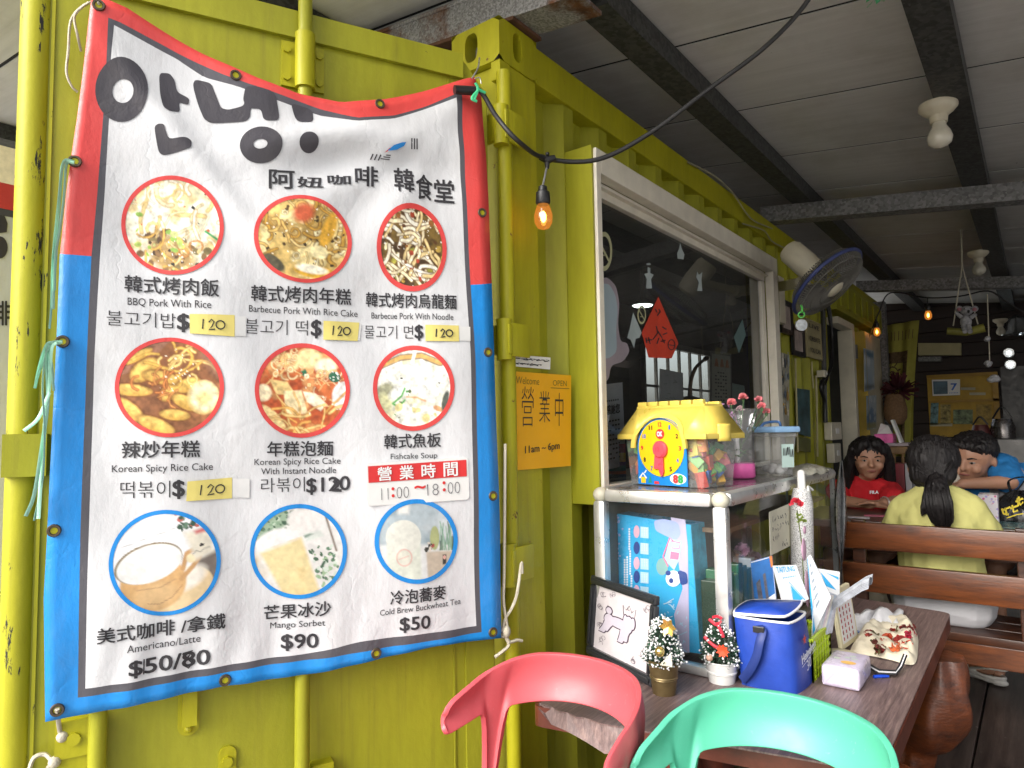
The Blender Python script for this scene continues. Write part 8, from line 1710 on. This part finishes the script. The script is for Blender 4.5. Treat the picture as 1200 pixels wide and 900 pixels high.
def hand(mb, w, d, up, side, L=.15, curl=.35, spread=.10):
    """palm + five fingers from wrist w along d; up = back of the hand, side = thumb direction"""
    d, up, side = V(d).normalized(), V(up).normalized(), V(side).normalized(); pl_ = L * .5; w = V(w)
    for k in (-1, -.33, .33, 1): capsule(mb, [w, w + d * pl_ * .5 + side * (.016 * k), w + d * pl_ + side * (.026 * k)], [.016, .0125, .0105], 8)
    for k, ln in ((-1, .34), (-.33, .46), (.33, .50), (1, .45)):
        b_ = w + d * pl_ + side * (.027 * k); dd = (d + side * spread * k).normalized(); f1 = b_ + (dd - up * curl * .5).normalized() * L * ln * .45; f2 = f1 + (dd - up * curl * 1.3).normalized() * L * ln * .32; f3 = f2 + (dd - up * curl * 2).normalized() * L * ln * .23; capsule(mb, [b_, f1, f2, f3], [.0095, .0085, .0078, .0068], 8)
    t0 = w + d * pl_ * .25 + side * .024; t1 = t0 + (d * .6 + side * .8).normalized() * .032; t2 = t1 + (d * .95 + side * .3).normalized() * .028; capsule(mb, [t0, t1, t2], [.013, .0105, .009], 8)
def face_frame(c, f, up): f = V(f).normalized(); r_ = f.cross(V(up)).normalized(); u = r_.cross(f).normalized(); return lambda x, y, z: V(c) + r_ * x + f * y + u * z
def head(mb, P, s=1.0):
    mb.ell(P(0, 0, .02 * s), .098 * s, 18, 14); mb.ell(P(0, .022 * s, -.03 * s), .078 * s, 16, 12); mb.ell(P(0, .045 * s, -.082 * s), .042 * s, 14, 10); mb.ell(P(0, .0 * s, -.055 * s), .068 * s, 14, 10)
    capsule(mb, [P(0, .094 * s, .012 * s), P(0, .112 * s, -.028 * s)], [.009 * s, .014 * s]); mb.ell(P(.012 * s, .1 * s, -.03 * s), .009 * s); mb.ell(P(-.012 * s, .1 * s, -.03 * s), .009 * s)
    for q in (-1, 1): mb.ell(P(q * .098 * s, -.01 * s, -.015 * s), (.012 * s, .02 * s, .028 * s), 10, 8); mb.ell(P(q * .045 * s, .072 * s, -.032 * s), .028 * s, 10, 8)
    mb.ell(P(0, .088 * s, -.062 * s), (.02 * s, .014 * s, .012 * s), 10, 8)
m_eye = mat('dark_eye', (.012, .008, .006), .15); m_lip = mat('muted_lip', (.28, .09, .075), .45); m_sclera = mat('eye_white', (.33, .30, .28), .3)
def features(P, par, s=1.0):
    for q in (-1, 1):
        g = MB(); g.ell(P(q * .036 * s, .087 * s, .0), (.014 * s, .008 * s, .0055 * s), 10, 8); e = g.build('eye', m_sclera, par, smooth=80); g = MB(); g.ell(P(q * .036 * s, .0935 * s, .0), .0062 * s, 10, 8); g.build('iris', m_eye, e, smooth=80)
        g = MB(); g.tube([P(q * .018 * s, .098 * s, .02 * s), P(q * .038 * s, .096 * s, .026 * s), P(q * .056 * s, .084 * s, .021 * s)], [.003, .0035, .002], 6); g.build('eyebrow', m_hair, par)
    g = MB(); g.tube([P(-.024 * s, .092 * s, -.064 * s), P(0, .102 * s, -.062 * s), P(.024 * s, .092 * s, -.064 * s)], [.003, .0055, .003], 8); g.build('mouth', m_lip, par, smooth=80)
# girl on the bench, seen from behind
yx = A(1100, 600, 3.47).x; Yy = 3.44; hc = A(1094, 546, Yy + .02)
pg_ = thing('person', 'girl in a yellow green shirt with black ponytail seen from behind on the bench', 'person', (yx, Yy, zs)); P = face_frame(hc, (.05, 1, -.12), (0, 0, 1)); sh = A(1102, 581, Yy).z
bm_ = MB(); head(bm_, P, .90); nk = hc + V((0, -.005, -.07)); capsule(bm_, [nk, V((yx, Yy - .01, sh + .02))], [.05, .055]); capsule(bm_, [V((yx, Yy - .01, sh - .02)), V((yx, Yy - .01, sh - .25)), V((yx, Yy, zs + .12))], [.09, .105, .115]); capsule(bm_, [V((yx - .10, Yy, sh - .05)), V((yx + .10, Yy, sh - .04))], [.045, .045])
zt_ = zs + .075; fq = F(1150, 796, Z0)
for q in (-1, 1):
    S0 = V((yx + q * .12, Yy, sh - .06)); E0 = V((yx + q * .185, Yy + .08, sh - .22)); H0 = V((yx + q * .13, Yy + .36, TT_ + .03)); capsule(bm_, [S0, E0, H0], [.045, .036, .026]); hand(bm_, H0, (-q * .3, 1, -.05), (0, 0, 1), (-q, 0, 0), .14)
    capsule(bm_, [V((yx + q * .08, Yy, zt_)), V((yx + q * .11, Yy + .4, zt_ - .0))], [.085, .06]); an = fq + V((.035, -.04, .07)) if q > 0 else V((yx - .11, Yy + .45, Z0 + .07)); tr = V((-.09, .07, -.035)); capsule(bm_, [V((yx + q * .11, Yy + .4, zt_)), V((yx + q * .11, Yy + .4, zt_)).lerp(an, .5) + V((0, -.01, 0)), an], [.055, .045, .03]); capsule(bm_, [an, an + tr * .6, an + tr], [.03, .03, .024])
body = fuse(bm_, 'body', m_skin, pg_, .0065)
m_shy = cloth_mat('yellow_green_cotton', (.50, .48, .17)); g = MB()
capsule(g, [V((yx, Yy - .012, sh - .06)), V((yx, Yy - .014, sh - .22)), V((yx, Yy - .006, sh - .38)), V((yx, Yy, zs + .12))], [.105, .115, .12, .12])
for q in (-1, 1):
    capsule(g, [V((yx + q * .03, Yy - .01, sh - .015)), V((yx + q * .108, Yy - .005, sh - .045))], [.07, .062]); capsule(g, [V((yx + q * .118, Yy, sh - .055)), V((yx + q * .158, Yy + .03, sh - .13)), V((yx + q * .178, Yy + .05, sh - .175))], [.062, .06, .057]); capsule(g, [V((yx + q * .055, Yy - .004, sh - .1)), V((yx + q * .062, Yy - .004, sh - .4))], [.1, .1])
fuse(g, 'shirt', m_shy, pg_, .006, 2, fold=((9, 9, 4), .010))
g = MB(); 
for q in (-1, 1): capsule(g, [V((yx + q * .07, Yy - .02, zt_ + .01)), V((yx + q * .11, Yy + .26, zt_))], [.11, .08])
capsule(g, [V((yx - .09, Yy - .03, zt_ + .005)), V((yx + .09, Yy - .03, zt_ + .005))], [.105, .105]); fuse(g, 'shorts', cloth_mat('grey_white_cotton', (.5, .5, .52)), pg_, .009, 2)
g = MB(); g.ell(P(0, -.012, .028), (.102, .11, .104), 20, 14); g.ell(P(0, -.04, -.03), (.09, .07, .08), 18, 12)
pt_ = A(1097, 560, Yy - .09); P2 = [pt_ + V((0, .03, .01)), A(1098, 572, Yy - .125), A(1101, 590, Yy - .14), A(1104, 606, Yy - .13), A(1106, 620, Yy - .12)]; capsule(g, P2, [.03, .043, .05, .043, .016])
capsule(g, [A(1093, 575, Yy - .12), A(1083, 595, Yy - .13), A(1080, 604, Yy - .125)], [.03, .018, .006]); fuse(g, 'hair', m_hair, pg_, .004, 2, fold=((55, 55, 5), .006))
g = MB(); q_ = random.Random(2)
for k in range(240):
    a = q_.uniform(-1.5, 1.5); el = q_.uniform(.1, 1.45); p0 = P(.104 * math.sin(a) * math.cos(el - .3), -.012 - .112 * math.cos(a) * math.cos(el - .3), .03 + .107 * math.sin(el - .2)); tie = pt_ + V((q_.gauss(0, .012), -.002, q_.gauss(0, .012))); m0 = p0.lerp(tie, .55); m0 = hc + (m0 - hc).normalized() * .116
    g.tube(catmull([p0, m0, tie], 4), [.0007] * 4 + [.001] * 5, 4, False)
for k in range(170):
    dx = q_.uniform(-.026, .026); dy = -abs(q_.gauss(0, .018)); w_ = [.9, 1.5, 1.75, 1.5, .6]; g.tube(catmull([p + V((dx * w, dy * w - .012, q_.gauss(0, .004))) for p, w in zip(P2, w_)], 4), .0011, 4, False)
g.build('hair_strands', m_hair, pg_)
m_croc = mat('pale_grey_clog', (.58, .57, .54), .6)
fpos = F(1150, 790, Z0); 
def clog(lab, c, dr, foot):
    c = V((c.x, c.y, Z0)); T = frame_T(c + V((0, 0, .002)), V((dr[1], -dr[0], 0)), V(dr), (0, 0, 1)); r_ = thing('clog', lab, 'shoe', c, 'pair of clogs')
    g = MB(T)
    for y, w_ in ((-.09, .034), (-.05, .036), (0, .037), (.05, .042), (.085, .040)): g.ell((0, y, .016), (w_, .045, .016), 16, 8)
    g.ell((0, .055, .032), (.044, .075, .038), 18, 12); g.tube(catmull([(-.041, .03, .04), (-.040, -.06, .036), (0, -.122, .04), (.040, -.06, .036), (.041, .03, .04)]), .009, 8); g.tube(catmull([(-.041, .02, .05), (-.044, -.07, .078), (0, -.132, .082), (.044, -.07, .078), (.041, .02, .05)]), .007, 8)
    fuse(g, 'clog_body', m_croc, r_, .004, 2)
    g = MB(T)
    for x, y in ((-.016, .06), (.0, .07), (.016, .06), (-.009, .09), (.009, .09), (.02, .035), (-.02, .035)): g.ell((x, y, .066 - .004 * abs(x) * 30 - max(0, y - .05) * .28), (.005, .005, .003), 8, 6)
    g.build('vent_hole', m_black, r_)
clog('pale grey clog under the bench with its heel strap toward the viewer', fq, (-.80, .6, 0), True)
# red shirt girl
Yr = 4.52; rx = A(1013, 585, Yr).x; hr = A(1018, 537, Yr - .06); pr_ = thing('person', 'girl in a red shirt with long black hair resting her arms on the table', 'person', (rx, Yr, .6)); P = face_frame(hr, (.32, -1, -.12), (0, 0, 1)); sh = A(1016, 566, Yr).z
bm_ = MB(); head(bm_, P, .95); capsule(bm_, [hr + V((0, .01, -.08)), V((rx, Yr, sh + .02))], [.045, .048]); capsule(bm_, [V((rx, Yr, sh - .06)), V((rx, Yr + .02, .72))], [.085, .11]); capsule(bm_, [V((rx - .11, Yr, sh - .045)), V((rx + .11, Yr, sh - .045))], [.04, .04])
eL, eR = A(986, 592, Yr - .22), A(1049, 594, Yr - .18); eL.z = eR.z = TT_ + .04; hL, hR = A(1032, 597, Yr - .3), A(1020, 592, Yr - .33)
hL.z = TT_ + .03; hR.z = TT_ + .05
capsule(bm_, [V((rx - .135, Yr, sh - .06)), eL, eL.lerp(hL, .75)], [.045, .036, .026]); capsule(bm_, [V((rx + .135, Yr, sh - .06)), eR, eR.lerp(hR, .45)], [.045, .036, .025])
hand(bm_, eR.lerp(hR, .45), (hR - eR) + V((-.06, -.02, 0)), (0, -.2, 1), (0, -1, 0), .17, .15, .12); hand(bm_, eL.lerp(hL, .75), (hL - eL), (0, 0, 1), (0, 1, 0), .15, .2)
for q in (-1, 1): capsule(bm_, [V((rx + q * .08, Yr + .02, .69)), V((rx + q * .1, Yr - .36, .68)), V((rx + q * .1, Yr - .34, Z0 + .06)), V((rx + q * .1, Yr - .44, Z0 + .04))], [.085, .06, .034, .028])
fuse(bm_, 'body', m_skin, pr_, .006)
m_shr = cloth_mat('scarlet_cotton', (.55, .012, .02)); g = MB(); capsule(g, [V((rx, Yr, sh - .06)), V((rx, Yr + .01, sh - .22)), V((rx, Yr + .02, .72))], [.11, .125, .14])
for q in (-1, 1): capsule(g, [V((rx + q * .03, Yr, sh - .015)), V((rx + q * .13, Yr - .005, sh - .04))], [.068, .062]); 
capsule(g, [V((rx - .145, Yr, sh - .05)), V((rx - .145, Yr, sh - .05)).lerp(eL, .52)], [.064, .058]); capsule(g, [V((rx + .14, Yr, sh - .05)), V((rx + .14, Yr, sh - .05)).lerp(eR, .6)], [.068, .066]); shirt = fuse(g, 'shirt', m_shr, pr_, .006, 2, fold=((12, 12, 6), .008))
g = MB(); yfr = Yr - .137; lettering(g, 'FILA', lambda u, v: A(1019.5 + 10 * u, 578.5 - 3.4 * v, yfr), .03); g.build('shirt_lettering', m_wprint, pr_)
g = MB(); g.ell(P(0, -.018, .03), (.106, .106, .102), 20, 14); g.ell(P(0, -.05, -.05), (.092, .07, .1), 16, 12)
for q in (-1, 1): capsule(g, [P(q * .078, .03, .06), P(q * .102, .0, -.03), P(q * .112, -.02, -.14), P(q * .116, -.01, -.24)], [.03, .033, .03, .012]); capsule(g, [P(q * .03, .066, .092), P(q * .07, .058, .045)], [.03, .02])
fuse(g, 'hair', m_hair, pr_, .004, 2, fold=((55, 55, 5), .006)); features(P, pr_, .95)
g = MB(); w_ = eR.lerp(hR, .42); dd = (hR - eR).normalized(); o_ = dd.orthogonal().normalized(); q_ = dd.cross(o_); g.tube([w_ + (o_ * math.cos(a) + q_ * math.sin(a)) * .03 for a in np.linspace(0, 6.283, 17)], .004, 6); g.build('bracelet', m_alu, pr_)
# boy leaning over the table
Yb = 4.56; bx_ = A(1190, 590, Yb).x; hb_ = A(1139, 536, Yb - .24); pb_ = thing('person', 'boy in a blue and grey shirt leaning over the table with one arm out', 'person', (bx_, Yb, .6)); P = face_frame(hb_, (-.35, -1, -.25), (.12, 0, 1)); shb = A(1185, 552, Yb - .1)
bm_ = MB(); head(bm_, P, 1.02); capsule(bm_, [hb_ + V((.02, .03, -.07)), V((bx_ - .06, Yb - .12, shb.z))], [.048, .055]); capsule(bm_, [V((bx_ - .02, Yb - .1, shb.z - .05)), V((bx_ + .02, Yb + .02, .72))], [.1, .12]); capsule(bm_, [V((bx_ - .15, Yb - .14, shb.z - .03)), V((bx_ + .13, Yb - .06, shb.z - .02))], [.05, .05])
eb = A(1184, 565, Yb - .28); hw = A(1128, 567, Yb - .36); sb = A(1174, 550, Yb - .16); capsule(bm_, [sb, eb, hw], [.046, .038, .026]); hand(bm_, hw, A(1112, 570, Yb - .38) - hw, (0, -.4, 1), (0, -1, -.2), .15, .35)
e2 = V((bx_ - .2, Yb - .2, TT_ + .05)); capsule(bm_, [V((bx_ - .15, Yb - .14, shb.z - .04)), e2, V((bx_ - .3, Yb - .3, TT_ + .04))], [.045, .036, .026]); hand(bm_, V((bx_ - .3, Yb - .3, TT_ + .04)), (-.8, -.5, 0), (0, 0, 1), (.4, -.8, 0), .14, .4)
for q in (-1, 1): capsule(bm_, [V((bx_ + q * .08, Yb + .02, .69)), V((bx_ + q * .1, Yb - .36, .68)), V((bx_ + q * .1, Yb - .34, Z0 + .06)), V((bx_ + q * .1, Yb - .44, Z0 + .04))], [.085, .06, .034, .028])
fuse(bm_, 'body', m_skin, pb_, .006)
m_shb = cloth_mat('azure_cotton', (.012, .16, .42)); g = MB(); capsule(g, [sb, sb.lerp(eb, .62)], [.088, .074]); capsule(g, [V((bx_ - .1, Yb - .13, shb.z - .02)), V((bx_ + .13, Yb - .06, shb.z - .02))], [.066, .066]); capsule(g, [V((bx_ - .145, Yb - .14, shb.z - .04)), V((bx_ - .18, Yb - .18, shb.z - .16))], [.062, .058]); fuse(g, 'shirt_sleeves', m_shb, pb_, .006, 2, fold=((13, 13, 9), .010))
g = MB(); capsule(g, [V((bx_ - .02, Yb - .105, shb.z - .08)), V((bx_ + .0, Yb - .04, shb.z - .24)), V((bx_ + .02, Yb + .02, .72))], [.118, .128, .14]); fuse(g, 'shirt', cloth_mat('heather_grey_cotton', (.30, .30, .32)), pb_, .006, 2, fold=((12, 12, 7), .009))
g = MB(); g.ell(P(0, -.02, .045), (.112, .108, .092), 20, 14); g.ell(P(0, -.05, -.02), (.098, .07, .08), 16, 12); capsule(g, [P(-.06, .06, .075), P(.06, .06, .078)], [.03, .03]); fuse(g, 'hair', m_hair, pb_, .004, 2, fold=((60, 60, 25), .007)); features(P, pb_, 1.02)
# on the family table
c = A(1159, 609, 3.98); fb_ = thing('floral_box', 'white tissue carton with pink floral print on the dining table', 'box', (c.x, 3.98, TT_)); m_flo, nt, b = newmat('pink_floral_card'); vec = coords(nt); vo = N(nt, 'ShaderNodeTexVoronoi'); vo.inputs['Scale'].default_value = 60; nt.links.new(vec, vo.inputs['Vector']); nt.links.new(mix(nt, ramp(nt, vo.outputs['Distance'], [(.25, 1.0), (.4, 0.0)]), (.68, .64, .68), ramp(nt, vo.outputs['Color'], [(.3, (.6, .1, .25)), (.7, (.35, .3, .6))])), b.inputs['Base Color']); b.inputs['Roughness'].default_value = .5
g = MB(); q0_, q1_ = A(1147, 600, 3.98), A(1170, 600, 3.98); zt2 = A(1160, 580, 3.98).z; g.box((q0_.x, 3.98, TT_ + .001), (q1_.x, 4.1, zt2), .003); g.build('carton', m_flo, fb_); g = MB(); g.box((q0_.x + .02, 3.98 + .02, zt2 + .0003), (q1_.x - .02, 4.08, zt2 + .002)); g.build('slot_film', m_paper, fb_)
m_pbag = mat('black_bin_plastic', (.012, .012, .013), .25, bmp=.8, bscale=30); pbx = A(1190, 592, 4.1); bag2 = thing('carrier_bag', 'crumpled black carrier bag with yellow lettering on the dining table', 'plastic bag', (pbx.x, 4.1, TT_))
def cb2(u, v): a = 2 * math.pi * u; r_ = .125 * (1 + .08 * math.sin(5 * a) + .05 * math.sin(11 * a + v * 5)); k = math.sin(math.pi * (.42 + .56 * v)) ** .7; return V((pbx.x + .02 + r_ * k * math.cos(a), 4.12 + r_ * .7 * k * math.sin(a), TT_ + .002 + .14 * v + .008 * math.sin(9 * a)))
g = MB(); g.grid(cb2, 44, 14); g.tube(catmull([cb2(.5, .95), cb2(.5, 1) + V((-.02, -.02, .05)), cb2(.55, 1) + V((.04, -.04, .07)), cb2(.65, .95)]), .008, 6, True, .4); g.build('bag_body', m_pbag, bag2, smooth=50)
m_yl = mat('yellow_print', (.72, .55, .02), .5); g = MB()
for P3 in ([(1174, 596), (1176, 602), (1182, 603)], [(1178, 595), (1180, 604)], [(1175, 598), (1184, 594)], [(1186, 592), (1188, 600), (1193, 598)], [(1184, 596), (1194, 592)], [(1192, 584), (1196, 592), (1199, 588)], [(1190, 588), (1199, 584)], [(1194, 582), (1193, 592)]): stroke(g, P3, 2.2, lambda x, y: A(x, y, 3.985))
stroke(g, [(1180, 607), (1192, 603), (1199, 602)], 1.3, lambda x, y: A(x, y, 3.985)); g.build('yellow_lettering', m_yl, bag2)
g = MB(); P_ = F(1170, 616, TT_ + .003); g.box((P_.x - .02, 3.80, TT_ + .0015), (.7, 4.1, TT_ + .004)); tag(g.build('glass_mat', mat('teal_glass_mat', (.10, .20, .21), .15)), 'teal tinted glass mat on the right of the dining table', 'table mat')
for k, (x, y, lab, c_) in enumerate(((1006, 606, 'white phone sized card on the dining table near the red shirt girl', (.5, .5, .52)), (1025, 604, 'pink printed card on the dining table near the red shirt girl', (.5, .12, .2)))):
    p = F(x, y, TT_ + .003); g = MB(); g.box((-.05, -.03, 0), (.05, .03, .003), 0, rotz((p.x, p.y, TT_ + .001), .2)); tag(g.build('card', mat('card_face', c_, .4, var=.4, scale=40)), lab, 'card')
c = A(1113, 552, 4.34); g = MB(); g.box((c.x - .06, 4.3, TT_ + .001), (c.x + .06, 4.36, A(1113, 546, 4.34).z), .006); tag(g.build('snack_box', mat('pale_snack_carton', (.45, .42, .36), .5, var=.3, scale=30)), 'pale snack carton standing between the yellow shirt girl and the boy', 'box')
for k, (x, cc) in enumerate(((1052, (.35, .05, .07)), (1058, (.28, .05, .06)), (1066, (.45, .45, .48)))):
    p = A(x, 560, 4.9); g = MB(); g.box((p.x - .016, 4.85, .9), (p.x + .016, 5.0, A(x, 543, 4.9).z), .002); tag(g.build('magazine', mat('magazine_spine', cc, .5)), ('dark red magazine standing nearest the red shirt girl', 'second dark red magazine in the row behind the table', 'grey white magazine nearest the yellow shirt girl')[k], 'magazine')
p0, p1 = A(1046, 566, 4.9), A(1078, 566, 4.9); g = MB(); g.box((p0.x - .05, 4.8, Z0), (p1.x + .1, 5.05, .899), .006); tag(g.build('side_cabinet', m_benchd), 'low dark cabinet behind the dining table holding magazines', 'cabinet')
p = A(1010, 655, 3.62); g = MB()
def bagb(u, v): a = 2 * math.pi * u; return V((p.x + .12 * math.cos(a) * (1 - .3 * v), 3.55 + .06 * math.sin(a) * (1 - .3 * v), zs + .002 + .14 * v + .01 * math.sin(4 * a)))
g.grid(bagb, 24, 8); g.tube(catmull([(p.x + .03, 3.50, zs + .12), (p.x + .05, 3.47, zs + .17), (p.x + .10, 3.48, zs + .15), (p.x + .1, 3.5, zs + .08)]), .012, 8); tag(g.build('canvas_bag', m_canvas, smooth=60), 'beige canvas bag lying on the bench seat left of the yellow shirt girl', 'bag')
